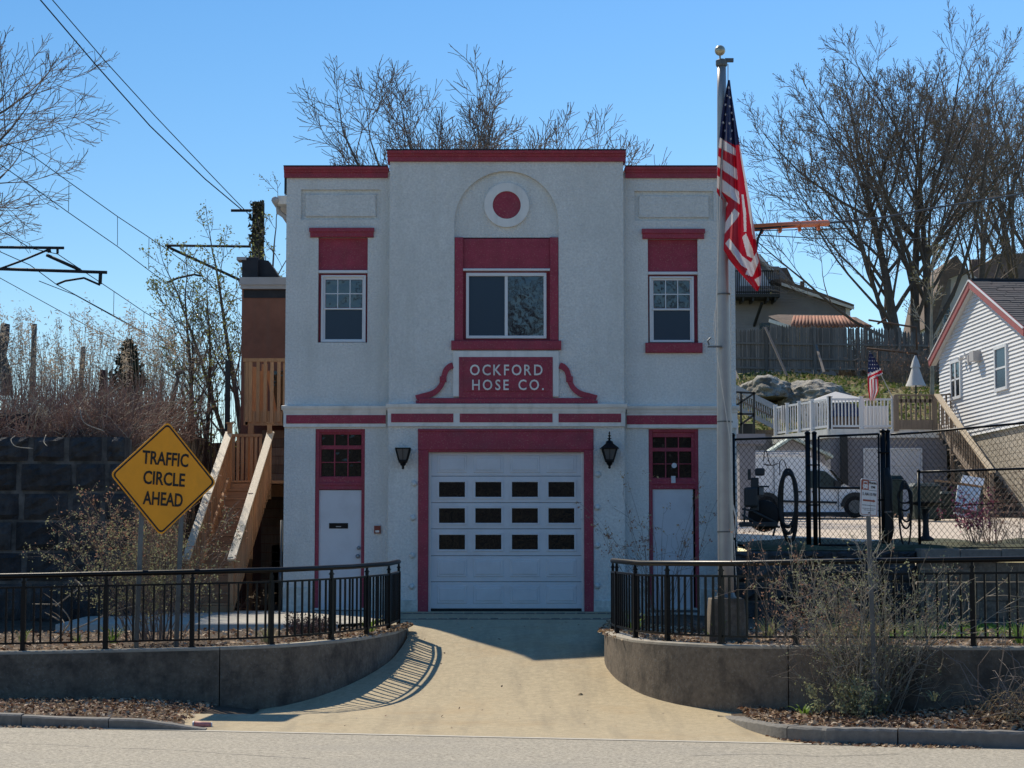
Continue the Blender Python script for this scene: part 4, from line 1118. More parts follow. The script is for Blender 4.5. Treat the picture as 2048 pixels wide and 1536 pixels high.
mb = MB(); mb.beam(b0 - Vector((0, 0, .2)), p0 + Vector((-.01, 0, .2)), .055, .02, (0, 1, 0)); mb.beam(b0 - Vector((-.022, -.012, .2)), p0 + Vector((.012, .012, .2)), .012, .03, (0, 1, 0)); mb.beam(b0 - Vector((.022, -.012, .2)), p0 + Vector((-.032, .012, .2)), .012, .03, (0, 1, 0))
mb.build('post', GALV, bs)
for z in (.19, -.19): 
    mb = MB(); mb.tube([(0, -.012, z), (0, .0, z)], .009, 8); board_part('bolt', mb, SIGNB, bs, mt)

# ------------------------------------------------------------------ flagpole and flag
DF = 28.7
b = P(1452, 1197, DF); tpt = P(1443, 124, DF)
fp = thing('flagpole', 'tall grey tapered flagpole with a round ball on top and a concrete footing', 'flagpole', (b.x, b.y, .88))
mb = MB(); pts = []; rs = []
for i in range(15):
    t = i/14; p = b.lerp(tpt, t); pts.append(p); rs.append(.109 if t < .25 else .109 - (t-.25)/.75*.047)
mb.tube(pts, rs, 28); mb.build('pole', POLEM, fp, smooth=True)
mb = MB(); mb.lathe([(.165, 0), (.165, .03), (.135, .035), (.12, .08), (.11, .09)], (b.x, b.y, b.z-.01), 24); mb.build('base_collar', GALV, fp, smooth=False)
mb = MB(); q = R(1417, 1196, 1488, 1275, DF); mb.add([(q[0]-.03, b.y-.27, .7), (q[1]+.03, b.y-.27, .7), (q[1]+.03, b.y+.3, .7), (q[0]-.03, b.y+.3, .7), (q[0]+.02, b.y-.24, q[3]), (q[1]-.02, b.y-.24, q[3]), (q[1]-.02, b.y+.27, q[3]), (q[0]+.02, b.y+.27, q[3])],
              [(0, 3, 2, 1), (4, 5, 6, 7), (0, 1, 5, 4), (1, 2, 6, 5), (2, 3, 7, 6), (3, 0, 4, 7)]); mb.build('footing', CONC, fp, bevel=.015)
mb = MB(); mb.lathe([(.078, 0), (.083, .02), (.083, .08), (.05, .10)], (tpt.x, tpt.y, tpt.z-.06), 18); mb.box(tpt.x+.05, tpt.x+.17, tpt.y-.03, tpt.y+.03, tpt.z+.0, tpt.z+.05); mb.build('truck', GALV, fp)
bc_ = P(1440, 101, DF); mb = MB(); mb.lathe([(.076*math.sin(math.pi*k/14), -.076*math.cos(math.pi*k/14)) for k in range(15)], bc_, 22); mb.tube([bc_ - Vector((0, 0, .19)), bc_ - Vector((0, 0, .08))], .012, 8); mb.build('ball', GOLD, fp, smooth=True)
mb = MB()
def rope(pts, D, r=.007):
    mb.tube([P(x, y, D+dd) for x, y, dd in pts], r, 5)
rope([(1456, 128, -.02), (1456, 165, -.06)], DF); rope([(1443, 330, -.13), (1432, 640, -.14), (1431, 690, -.14)], DF)
rope([(1431, 620, -.15), (1428, 650, -.16), (1433, 700, -.14), (1460, 880, -.16), (1466, 1010, -.16)], DF); rope([(1461, 575, -.15), (1462, 900, -.15), (1466, 1020, -.15)], DF)
rope([(1466, 1010, -.15), (1472, 1035, -.14), (1469, 1075, -.15), (1465, 1025, -.15)], DF, .012); rope([(1468, 1080, -.12), (1474, 1180, -.1), (1478, 1200, -.05)], DF, .006)
mb.build('halyard', ROPE, fp)
mb = MB(); p = P(1424, 690, DF-.14); mb.box(p.x-.06, p.x+.14, p.y-.01, p.y+.06, p.z-.03, p.z-.01); mb.tube([p + Vector((-.04, 0, 0)), p + Vector((-.06, 0, .06)), p + Vector((-.02, 0, .10))], .012, 6); mb.build('cleat', GALV, fp)
mb = MB(); 
for y in (1065, 845, 590): 
    p = P(1449, y, DF); rr_ = .112 if y > 800 else .103
    mb.lathe([(rr_, 0), (rr_, .02)], (P(1450 if y > 800 else 1447.5, y, DF).x, b.y, p.z), 24)
mb.build('joint_ring', GALV, fp)

# the limp flag: left and right edges of the hanging cloth, with folds in depth
LB = [(160, 1456), (185, 1451), (230, 1443), (280, 1438), (330, 1435), (384, 1433.5), (392, 1438), (400, 1446), (440, 1445), (480, 1443), (500, 1443), (520, 1459), (545, 1479), (570, 1502), (582, 1512)]
RB = [(160, 1460), (185, 1463), (230, 1470), (280, 1478), (330, 1487), (384, 1497), (400, 1500), (440, 1506), (480, 1512), (500, 1514), (520, 1519), (545, 1523), (570, 1521), (582, 1516)]
NS, NT = 260, 90
ys = np.linspace(160, 582, NS+1); V = []
for y in ys:
    l = np.interp(y, [a for a, _ in LB], [a for _, a in LB]); r = np.interp(y, [a for a, _ in RB], [a for _, a in RB])
    for j in range(NT+1):
        t = j/NT; x = l + (r-l)*t
        amp = min(1, (y-150)/150)*.12
        fold = amp*(math.sin(t*7.5+y*.004) + .5*math.sin(t*15+1.3+y*.011) + .25*math.sin(t*27+y*.03))
        p = P(x, y, DF - .20 + fold + .05*t)
        V.append(p)
FLAGP = [(0, [(90, 850), (350, 850), (360, 1430), (90, 1430)]),
    (0, [(203, 600), (222, 595), (245, 780), (272, 1060), (252, 1140), (212, 1140), (225, 940), (205, 660)]),
    (1, [(112, 553), (202, 618), (205, 662), (104, 612)]), (0, [(104, 610), (205, 660), (210, 737), (100, 660)]), (1, [(100, 658), (210, 735), (214, 797), (98, 722)]),
    (0, [(98, 720), (216, 798), (220, 864), (94, 768)]), (1, [(92, 766), (220, 862), (228, 942), (90, 838)]), (0, [(88, 836), (227, 935), (224, 985), (190, 962), (135, 907), (88, 882)]),
    (1, [(220, 598), (236, 612), (264, 760), (286, 905), (308, 1060), (318, 1130), (302, 1130), (290, 1060), (268, 905), (246, 760)]), (1, [(236, 880), (248, 880), (262, 985), (264, 1090), (250, 1090), (246, 985)]),
    (1, [(133, 905), (160, 928), (130, 992)]), (1, [(195, 958), (224, 985), (216, 1008), (128, 1116), (122, 1090), (130, 1058)]),
    (1, [(143, 1157), (167, 1128), (240, 1228), (302, 1275), (270, 1302), (235, 1282)]),     (1, [(240, 1120), (262, 1100), (300, 1190), (308, 1245), (268, 1228)]), (1, [(256, 1332), (322, 1205), (334, 1262), (300, 1347)]), (1, [(310, 1362), (346, 1340), (350, 1402), (332, 1402)])]
def inpoly(x, y, pl):
    c = False; n = len(pl)
    for i in range(n):
        (x0, y0), (x1, y1) = pl[i], pl[i-1]
        if (y0 > y) != (y1 > y) and x < (x1-x0)*(y-y0)/(y1-y0)+x0: c = not c
    return c
def flag_col(y, t):
    l = np.interp(y, [a for a, _ in LB], [a for _, a in LB]); r = np.interp(y, [a for a, _ in RB], [a for _, a in RB])
    zx, zy = (l+(r-l)*t-1400)*2.844, (y-80)*2.844
    m = 2 if zy < 560 + (zx-115)*.45 and zx < 222 else 0
    for k, pl in FLAGP:
        if inpoly(zx, zy, pl): m = k
    return m
mi = []; Q = []
for i in range(NS):
    for j in range(NT):
        a = i*(NT+1)+j; Q.append((a, a+NT+1, a+NT+2, a+1)); mi.append(flag_col((ys[i]+ys[i+1])/2, (j+.5)/NT))
fl = thing('flag', 'large American flag hanging limp in folds from the flagpole', 'flag', tuple(P(1460, 160, DF-.2)))
link('cloth', np_mesh('cloth', V, Q, [FR, FW, FB], mi, smooth=True), fl)
for y, t in ((193, .35), (210, .2), (214, .62), (230, .32), (246, .15), (247, .55), (262, .3), (262, .66), (278, .58), (196, .65), (176, .5), (226, .75), (240, .8)):
    i = int(round((y-160)/422*NS)); p = V[i*(NT+1)+int(t*NT)]; mb = MB(); a = RND.uniform(0, 1); n = 5; pts = []
    for k in range(10):
        r = .023 if k % 2 == 0 else .0092; pts.append((p.x + r*math.sin(a+math.pi*k/5)*.8, p.z + r*math.cos(a+math.pi*k/5)))
    mb.prism(pts[::-1], p.y-.030, p.y-.022); mb.build('star', FW, fl)

# litter: a paper cup and a flattened lid by the kerb
p = P(404, 1458, 25.75); cu_ = thing('paper_cup', 'pink and white paper cup lying at the kerb', 'paper cup', (p.x, p.y, -.07))
CUP = M('cup_pink', (.55, .22, .20), .6, .2, 30)
mb = MB(); z = -.045; mb.tube([(p.x-.10, p.y, z+.005), (p.x+.11, p.y+.03, z-.004)], [.042, .033], 14); mb.build('cup', CUP, cu_, smooth=True)
mb = MB(); mb.tube([(p.x-.118, p.y, z+.006), (p.x-.10, p.y, z+.005)], [.040, .047], 14); mb.tube([(p.x+.11, p.y+.03, z-.004), (p.x+.122, p.y+.031, z-.004)], [.034, .034], 12); mb.build('rim', SIGNW, cu_)
p = P(1668, 1488, 23.9); mb = MB(); mb.lathe([(.0, 0), (.07, .0), (.085, .012), (.05, .02), (0, .016)], (p.x, p.y, -.075), 12)
tag(mb.build('lid', SIGNW), 'flattened white cup lid in the gutter below the bush', 'cup lid')
p = P(1161, 1353, 29); mb = MB(); mb.lathe([(.01, 0), (.04, .015), (.045, .04), (.015, .07)], (p.x, p.y, drive_z(p.y+D0)-.005), 8)
tag(mb.build('crumpled_paper', STRAW), 'small crumpled scrap lying alone on the driveway', 'litter')
# ------------------------------------------------------------------ chain-link fences
def chainlink(mb, a, b, z0a, z1a, z0b, z1b, pitch=.1, r=.0038):
    """diamond mesh between a and b (plan points), bottoms z0, tops z1"""
    a, b = Vector((*a, 0)), Vector((*b, 0)); L = (b-a).length; S = []
    H = max(z1a-z0a, z1b-z0b)
    n = int((L+H*.8)/pitch) + 2
    def clip(u0, sgn):
        pts = []
        m = 60
        for k in range(m+1):
            h = k/m*(H+.4); u = u0 + sgn*h*.8
            if u < 0 or u > L: continue
            lo = z0a+(z0b-z0a)*u/L; hi = z1a+(z1b-z1a)*u/L; z = min(z0a, z0b)+h
            if lo <= z <= hi: pts.append((u, z))
        if len(pts) >= 2:
            p, q = pts[0], pts[-1]; P0 = a.lerp(b, p[0]/L); P1 = a.lerp(b, q[0]/L)
            off = .004*sgn
            S.append((P0.x, P0.y+off, p[1], P1.x, P1.y+off, q[1], r, r))
    for i in range(-int(H*.8/pitch)-8, n+8):
        clip(i*pitch, 1); clip(i*pitch, -1)
    V, Q = seg_geo(S, 3); mb.add([tuple(v) for v in V], [tuple(q) for q in Q])

def fence_run(parent, p0, p1, base, sag=False):
    """p0, p1: (px, y_top, D); base z at both ends"""
    A, B = P(p0[0], p0[1], p0[2]), P(p1[0], p1[1], p1[2])
    mb = MB(); mb.tube([A, B], .022, 8); mb.build('top_rail', BLACK, parent, smooth=True)
    mb = MB(); chainlink(mb, (A.x, A.y), (B.x, B.y), base[0], A.z, base[1], B.z); mb.build('wire_mesh', BLACK, parent, kind='stuff')
    mb = MB(); mb.tube([(A.x, A.y, base[0]+.06), (B.x, B.y, base[1]+.06)], .008, 5); mb.build('tension_wire', BLACK, parent)
def fpost(parent, px, ytop, D, zb, r=.038, cap=True):
    t = P(px, ytop, D); mb = MB(); mb.tube([(t.x, t.y, zb), (t.x, t.y, t.z)], r, 10)
    if cap: mb.lathe([(r*1.15, 0), (r*1.1, .03), (r*.4, .055)], (t.x, t.y, t.z), 10)
    mb.build('post', BLACK, parent, smooth=True)
DFn = 38.4
zf = 2.17
cf = thing('chain_link_fence', 'tall black chain-link fence beside the station with a hose hung on it', 'fence', (PX(1545, DFn), DFn-D0, zf))
fence_run(cf, (1466, 879, DFn), (1615, 874, DFn), (zf, zf)); fpost(cf, 1615, 868, DFn, zf-.2, .05); fpost(cf, 1466, 872, DFn, zf-.2)
cg = thing('chain_link_gate', 'black chain-link gate with a drop bolt between two stout posts', 'gate', (PX(1695, DFn), DFn-D0, zf))
fence_run(cg, (1637, 873, DFn), (1757, 868, DFn), (zf, zf)); fpost(cg, 1628.5, 868, DFn, zf-.2, .045); fpost(cg, 1637, 873, DFn, zf, .02, False); fpost(cg, 1757, 867, DFn, zf, .02, False)
mb = MB(); mb.tube([P(1637, 976, DFn), P(1757, 976, DFn)], .022, 8); mb.build('gate_bar', BLACK, cg, smooth=True); mb = MB(); mb.tube([P(1637, 1090, DFn), P(1757, 1090, DFn)], .02, 8); mb.build('gate_bar', BLACK, cg, smooth=True)
mb = MB()
for y in (930, 1010): mb.tube([P(1613, y, DFn-.05), P(1640, y, DFn-.05)], .015, 6)
for y in (905, 1000): mb.tube([P(1755, y, DFn-.05), P(1778, y, DFn-.05)], .018, 6)
mb.build('hinge', BLACK, cg)
fpost(cg, 1765, 864, DFn, zf-.2, .05)
cr = thing('chain_link_fence', 'tall black chain-link fence rising along the steps at right', 'fence', (PX(1900, DFn), DFn-D0, zf))
fpost(cr, 1775, 864, DFn, zf-.2, .045)
fence_run(cr, (1781, 869, DFn), (1838, 865.5, DFn), (zf, zf)); fence_run(cr, (1838, 865.5, DFn), (2090, 842, 37.6), (zf+.75, zf+.85))
cl = thing('chain_link_fence', 'lower black chain-link fence running past the flowering shrub at far right', 'fence', (PX(1950, 37.9), 37.9-D0, zf))
fpost(cl, 1837, 944, 37.9, zf-.15, .028); fence_run(cl, (1837, 944, 37.9), (2090, 936, 37.5), (zf, zf)); fpost(cl, 2075, 936, 37.5, zf-.15, .028)

# hoses, cover, machine and birdbath at the fence
def hose(label, px, ytop, ybot, w, D, loops, r, mat=BLACKR):
    c = P(px, (ytop+ybot)/2, D); t = thing('hose', label, 'hose', (c.x, c.y, c.z))
    for i in range(loops):
        pts = []; ww = w*(1 + .25*i/max(1, loops))/104; top = P(px, ytop + 4*i, D).z; bot = P(px, ybot - 22*i + RND.uniform(-6, 14), D).z
        sh = RND.uniform(-.03, .03)
        for k in range(33):
            a = 2*math.pi*k/32; z = (top+bot)/2 + (top-bot)/2*math.cos(a); n = math.sin(a)
            wid = ww*(.55 + .45*math.sqrt(max(0, 1-abs(math.cos(a))**6)))
            pts.append((c.x + wid*math.copysign(abs(n)**.6, n) + sh*(1-math.cos(a))/2, c.y - .05 - .03*i + .02*math.sin(3*a), z))
        mb = MB(); mb.tube(pts, r, 7, cap=False); mb.build('hose_loop', mat, t, smooth=True)
    mb = MB(); mb.tube([c + Vector((0, .05, (P(px, ytop, D).z-c.z) - .02)), c + Vector((0, -.14, (P(px, ytop, D).z-c.z) - .03))], .015, 6); mb.build('hook', GALV, t)
hose('thick black hose hung as a long loop on the fence behind the flagpole', 1576, 940, 1085, 14, DFn-.05, 3, .038)
hose('thin black hose coiled on a hook beside the gate post', 1808, 962, 1082, 11, DFn-.15, 5, .018)
mb = MB(); mb.tube([P(x, y, DFn-.08) for x, y in ((1527, 922), (1529, 903), (1533, 901), (1537, 920), (1541, 930), (1535, 931), (1526, 928), (1544, 931), (1557, 927))], .009, 6); mb.tube([P(x, y, DFn-.08) for x, y in ((1560, 950), (1559, 925), (1563, 919), (1568, 921), (1574, 939))], .009, 6)
tag(mb.build('bent_wire', BLACK, smooth=True), 'bent black wire twisted on the fence above the thick hose', 'wire')
t = thing('rolled_cover', 'long black rolled cover strapped upright to the gate post', 'cover', tuple(P(1778, 1080, DFn-.12)))
mb = MB(); mb.tube([P(1772, 936, DFn-.1), P(1776, 960, DFn-.12), P(1777, 1010, DFn-.14), P(1779, 1060, DFn-.14), P(1777, 1088, DFn-.12)], [.05, .085, .075, .09, .05], 10); mb.build('roll', BLACKR, t, smooth=True)
mb = MB(); mb.lathe([(.084, 0), (.084, .02)], P(1777.5, 1025, DFn-.14), 12); mb.build('strap', GALV, t)
# outboard motor clamped by the fence
om = thing('outboard_motor', 'old dark outboard motor leaning at the fence beside the flagpole', 'outboard motor', tuple(P(1505, 1060, DFn-.3)))
def bx(name, px0, y0, px1, y1, D, dep, mat, par, bev=.02):
    q = R(px0, y0, px1, y1, D); mb = MB(); mb.box(q[0], q[1], D-D0, D-D0+dep, q[2], q[3]); return mb.build(name, mat, par, bevel=bev)
bx('engine_cowl', 1490, 974, 1516, 1014, DFn-.35, .22, PLAST, om, .04); bx('tank', 1512, 936, 1530, 951, DFn-.32, .2, PLAST, om, .03); bx('mount', 1496, 938, 1502, 960, DFn-.3, .08, PLAST, om, .01)
bx('leg', 1503, 955, 1518, 1022, DFn-.28, .12, PLAST, om, .02); bx('clamp', 1518, 972, 1528, 990, DFn-.3, .1, GALV, om, .01)
mb = MB(); mb.tube([P(1518, 973, DFn-.3), P(1538, 973, DFn-.3)], .016, 8); mb.build('handle', PLAST, om)
mb = MB(); mb.lathe([(.0, -.03), (.26, -.03), (.30, 0), (.26, .03), (0, .03)], (0, 0, 0), 20); 
c = P(1528, 1032, DFn-.15); mb.v = [(x+c.x, z+c.y, y+c.z) for x, y, z in mb.v]; mb.build('flywheel', TYRE, om, smooth=True)
for a, b in (((1484, 1018), (1506, 1022)), ((1482, 1048), (1560, 1054)), ((1506, 1022), (1552, 1045)), ((1484, 1030), (1515, 1047)), ((1552, 1050), (1546, 1072)), ((1490, 1014), (1488, 1052))):
    mb = MB(); mb.tube([P(*a, DFn-.3), P(*b, DFn-.3)], .02, 7); mb.build('frame_tube', PLAST, om, smooth=True)
bx('skid', 1482, 1044, 1556, 1053, DFn-.4, .35, PLAST, om, .01)
bb = thing('birdbath', 'dark pedestal birdbath in front of the green bins', 'birdbath', tuple(P(1852, 1085, 38.7)))
c = P(1852, 1082, 38.7); top = P(1852, 1004, 38.7).z
mb = MB(); mb.lathe([(.06, 0), (.10, .0), (.34, .055), (.36, .085), (.33, .085), (.08, .04)], (c.x, c.y, top-.085), 20); mb.build('basin', PLAST, bb, smooth=True)
mb = MB(); mb.lathe([(.16, 0), (.15, .05), (.07, .1), (.055, .3), (.075, top-.13-c.z)], c, 14); mb.build('pedestal', PLAST, bb, smooth=True)

# ------------------------------------------------------------------ white panel van
DV = 61.0
vg = lot_z(DV+.8)
VANG = glass('van_glass', (.035, .06, .065), .08, .6)
vn = thing('panel_van', 'white panel van with a roof rack parked in the lot behind the fence', 'van', (PX(1590, DV), DV-D0+.85, vg))
def vx(px): return PX(px, DV, 980)
def vz(py): return PZ(py, DV)
bodyp = [(1473, 1024), (1470, 985), (1472, 935), (1477, 916), (1490, 911), (1600, 911), (1622, 914), (1640, 922), (1662, 938), (1686, 966), (1702, 974), (1722, 980), (1731, 995), (1733, 1024)]
poly = [(vx(x), vz(y)) for x, y in bodyp][::1]
mb = MB(); n = len(poly); yv = DV - D0
prof = [(yv+.06, .985), (yv, 1.0), (yv+1.7, 1.0), (yv+1.76, .985)]
cx_, cz_ = vx(1600), vz(990); vs = []
for y, s_ in prof: vs += [(cx_+(x-cx_)*s_, y, cz_+(z-cz_)*s_) for x, z in poly]
fs = []
for k in range(3):
    for i in range(n): fs.append((k*n+i, k*n+(i+1) % n, (k+1)*n+(i+1) % n, (k+1)*n+i))
fs += [tuple(range(n-1, -1, -1)), tuple(range(3*n, 4*n))]
vs2 = vs; mb.add(vs, fs); mb.build('body', VANW, vn, bevel=.05)
def vpoly(name, pts, mat, y0=-.006, y1=.03): mb = MB(); mb.prism([(vx(x), vz(y)) for x, y in pts][::-1], yv+y0+.0, yv+y1); return mb.build(name, mat, vn)
vpoly('side_window', [(1634, 940), (1652, 943), (1674, 962), (1677, 976), (1634, 976)], VANG)
vpoly('side_window', [(1620, 942), (1631, 941), (1631, 976), (1620, 976)], VANG)
vpoly('windscreen', [(1660, 940), (1664, 940), (1688, 967), (1684, 970)], GLASS_D, .0, 1.6)
vpoly('side_strip', [(1548, 1000), (1674, 1003), (1674, 1007), (1548, 1004)], PLAST, -.02)
vpoly('sill', [(1470, 1024), (1735, 1024), (1733, 1032), (1476, 1032)], PLAST, -.015)
for x in (1600, 1628): vpoly('door_handle', [(x-4, 982), (x+4, 982), (x+4, 985), (x-4, 985)], PLAST, -.03)
vpoly('door_seam', [(1617, 922), (1618, 922), (1618, 1022), (1617, 1022)], PLAST, -.004); vpoly('door_seam', [(1676, 972), (1677, 972), (1677, 1022), (1676, 1022)], PLAST, -.004); vpoly('door_seam', [(1548, 920), (1549, 920), (1549, 1000), (1548, 1000)], PLAST, -.004)
vpoly('mirror', [(1668, 962), (1680, 962), (1680, 976), (1668, 976)], PLAST, -.2, .0)
vpoly('headlight', [(1716, 984), (1728, 988), (1731, 997), (1720, 995)], ALUM, -.008)
vpoly('bumper', [(1722, 1003), (1736, 1003), (1736, 1026), (1724, 1026)], PLAST, -.01)
for px in (1533, 1710):
    mb = MB(); c = Vector((vx(px), yv-.02, vg+.32)); rr_ = .33
    mb.tube([c, c + Vector((0, .22, 0))], rr_, 24); w = mb.build('wheel', TYRE, vn, smooth=False, bevel=.03)
    mb = MB(); mb.tube([c - Vector((0, .012, 0)), c + Vector((0, .02, 0))], .2, 18); mb.build('hub', GALV, w)
    mb = MB(); pts = [(c.x + .43*math.cos(math.pi*k/14), yv-.012, c.z + .43*math.sin(math.pi*k/14)) for k in range(15)]; pts2 = [(c.x + .30*math.cos(math.pi*k/14), yv-.012, c.z + .30*math.sin(math.pi*k/14)) for k in range(14, -1, -1)]
    mb.prism([(p[0], p[2]) for p in pts + pts2], yv-.014, yv+.02); mb.build('wheel_arch', PLAST, vn)
mb = MB()
for y in (.15, 1.5): mb.tube([(vx(1492), yv+y, vz(903)), (vx(1622), yv+y, vz(903))], .03, 8)
for px in (1500, 1540, 1585, 1615): mb.tube([(vx(px), yv+.15, vz(912)), (vx(px), yv+.15, vz(902)), (vx(px), yv+1.5, vz(902)), (vx(px), yv+1.5, vz(912))], .022, 6)
mb.build('roof_rack', ALUM, vn)

# ------------------------------------------------------------------ garage under the deck, the deck, its railings and stair
DG = 70.0
zg = lot_z(69); zdk = PZ(858, DG)
gb = thing('garage', 'low garage with grey siding and a white door under the deck', 'garage', (PX(1770, DG), DG-D0+3, zg))
mb = MB(); A, B, C_ = P(1550, 1000, 74), P(1662, 1000, DG), P(1895, 1000, DG)
for a, b in ((A, B), (B, C_)):
    mb.add([(a.x, a.y, zg-.2), (b.x, b.y, zg-.2), (b.x, b.y, zdk-.3), (a.x, a.y, zdk-.3)], [(0, 1, 2, 3)])
mb.add([(B.x, B.y+.1, zdk-.3), (C_.x, C_.y+.1, zdk-.3), (C_.x, C_.y+7, zdk-.3), (A.x, A.y+4, zdk-.3), (A.x, A.y, zdk-.3)], [(0, 1, 2, 3, 4)])
mb.build('wall', SIDINGL, gb)
mb = MB()
z = zg
while z < zdk-.45: mb.extr([(.0, z), (.03, z), (.008, z+.15), (0, z+.15)], (B.x+.0, B.y, 0), (C_.x, C_.y, 0)); z += .155
o = mb.build('clapboard', SIDINGL, gb); o['kind'] = 'stuff'
mb = MB()
for a, b in ((A, B), (B, C_)): mb.extr([(-.05, zdk-.3), (.10, zdk-.3), (.10, zdk), (-.05, zdk)], (a.x, a.y, 0), (b.x, b.y, 0))
mb.build('fascia', TRIMW, gb)
q = R(1727, 896, 1845, 1010, DG-.05); mb = MB(); ring(mb, (q[0]-.0, q[1], zg, q[3]), (.06, .06, 0, .06), DG-D0-.10, DG-D0); mb.build('door_frame', VINYL, gb)
dz = (q[3]-.06-zg)/4
dd = MB().box(q[0]+.06, q[1]-.06, DG-D0-.05, DG-D0-.02, zg, q[3]-.06).build('garage_door', DOORW, gb)
for i in range(4):
    mb = MB(); mb.cbox(q[0]+.07, q[1]-.07, DG-D0-.07, DG-D0-.045, zg+dz*i+.012, zg+dz*(i+1)-.012, .01); mb.build('door_section', DOORW, dd)
mb = MB(); mb.box(PX(1683, DG-.4), PX(1697, DG-.4), DG-.4-D0, DG-.2-D0, zg-.1, zdk-.28); mb.build('corner_post', PLAST, gb)
dk = thing('deck', 'raised timber deck over the garage with a weathered wooden railing', 'deck', (PX(1830, DG), DG-D0+2, zdk))
mb = MB(); mb.add([(A.x, A.y, zdk+.004), (B.x, B.y, zdk+.004), (C_.x+1.5, C_.y, zdk+.004), (C_.x+1.5, C_.y+6.5, zdk+.004), (A.x, A.y+4, zdk+.004)], [(0, 1, 2, 3, 4)]); mb.build('floor_boards', WOODG, dk)
ztop = PZ(789, DG-.1)
mb = MB(); mb.box(PX(1791, DG), PX(1876, DG), DG-.18-D0, DG-D0+.0, ztop-.04, ztop); mb.build('rail_cap', WOODG, dk)
mb = MB(); mb.box(PX(1791, DG), PX(1876, DG), DG-.12-D0, DG-.08-D0, ztop-.28, ztop-.16); mb.build('upper_rail', WOODG, dk)
mb = MB(); mb.box(PX(1797, DG), PX(1876, DG), DG-.14-D0, DG-.11-D0, zdk-.02, zdk+.3); mb.build('rim_board', WOODG, dk)
for x in (1793, 1870): bx('post', x-5, 790, x+5, 862, DG-.2, .2, WOODG, dk, .01)
for x in np.linspace(1803, 1860, 7): bx('baluster', x-1.6, 792, x+1.6, 846, DG-.12, .05, WOODG, dk, 0)
# wooden return rail along the house
mb = MB(); mb.beam(P(1876, 790, DG), P(1931, 787, 70.9), .14, .05); mb.build('rail_cap', WOODG, dk)
for x in np.linspace(1884, 1920, 5): bx('baluster', x-1.6, 790, x+1.6, 850, 70.4, .05, WOODG, dk, 0)
bx('post', 1918, 788, 1930, 850, 70.8, .2, WOODG, dk, .01)

vr = thing('deck_railing', 'white vinyl railing round the near corner of the raised deck', 'railing', (B.x, B.y, zdk))
def vrun(pa, Da, pb, Db, nb, posts):
    a, b = P(pa, 850, Da), P(pb, 850, Db); zt = PZ(797, DG)
    for z in (zt-.03, zdk+.10): 
        mb = MB(); mb.beam((a.x, a.y, z), (b.x, b.y, z), .05, .07); mb.build('rail', VINYL, vr)
    for i in range(nb):
        t = (i+.5)/nb; p = a.lerp(b, t); mb = MB(); mb.box(p.x-.02, p.x+.02, p.y-.02, p.y+.02, zdk+.1, zt-.04); mb.build('baluster', VINYL, vr)
    for t in posts: 
        p = a.lerp(b, t); mb = MB(); mb.box(p.x-.06, p.x+.06, p.y-.06, p.y+.06, zdk, zt+.05); mb.box(p.x-.075, p.x+.075, p.y-.075, p.y+.075, zt+.05, zt+.075); mb.build('post', VINYL, vr)
vrun(1551, 73.9, 1658, DG, 22, (0, .23, .46, .7, 1.0)); vrun(1660, DG, 1723, DG, 9, (.02, 1.0)); vrun(1724, DG, 1787, DG, 9, (1.0,))
# lattice of shadows is cast by a reed screen tied behind the rail
sh = MB(); a, b = P(1606, 850, 72.2), P(1655, 850, DG+.15)
for i in range(26):
    t = i/25; p = a.lerp(b, t); sh.beam((p.x, p.y+.12, zdk+.05), (p.x+RND.uniform(-.1, .1), p.y+.12, zdk+1.0), .03, .01)
    if i < 25: p2 = a.lerp(b, (i+1)/25); sh.beam((p.x, p.y+.13, zdk+.1+.9*((i*7) % 11)/11), (p2.x, p2.y+.13, zdk+.1+.9*((i*5+3) % 11)/11), .03, .01)
tag(sh.build('lattice_screen', FABW), 'white lattice screen behind the white deck railing', 'screen')
tw_ = thing('towel', 'striped towel hung over the white deck railing', 'towel', tuple(P(1565, 812, 73.3)))
q = R(1562, 811, 1575, 846, 73.2)
for i in range(7):
    mb = MB(); w = (q[1]-q[0])/7; mb.cur = i % 2
    for k in range(6): mb.quad((q[0]+w*i, 73.1-D0-.02*math.sin(k*.9), q[2]+(q[3]-q[2])*k/6), (q[0]+w*(i+1), 73.1-D0-.02*math.sin(k*.9+.3), q[2]+(q[3]-q[2])*k/6+.0), (q[0]+w*(i+1), 73.1-D0-.02*math.sin((k+1)*.9+.3), q[2]+(q[3]-q[2])*(k+1)/6), (q[0]+w*i, 73.1-D0-.02*math.sin((k+1)*.9), q[2]+(q[3]-q[2])*(k+1)/6))
    mb.build('stripe', [FABW, SIDINGL], tw_)
# white pool canopy with a blue cover beneath, umbrella and small flag
cn = thing('canopy', 'low white canopy over a blue covered tub on the deck', 'canopy', tuple(P(1672, 858, 72)))
apx = P(1671, 783, 73.3); mb = MB(); cs = [P(1610, 807, 71.8), P(1728, 803, 71.8), P(1735, 799, 75.2), P(1618, 802, 75.2)]
for i in range(4): mb.add([cs[i], cs[(i+1) % 4], apx], [(0, 1, 2)])
mb.build('roof', FABW, cn)
for p in cs: 
    mb = MB(); mb.tube([(p.x, p.y, zdk), p], .02, 6); mb.build('leg', VINYL, cn)
tb = thing('covered_tub', 'dark tub under a blue cover below the white canopy', 'tub', tuple(P(1697, 858, 72.6)))
q = R(1664, 812, 1722, 858, 72.4); mb = MB(); mb.box(q[0], q[1], 72.4-D0, 73.8-D0, q[2], q[2]+(q[3]-q[2])*.55); mb.build('tub', SHINGB, tb, bevel=.05)
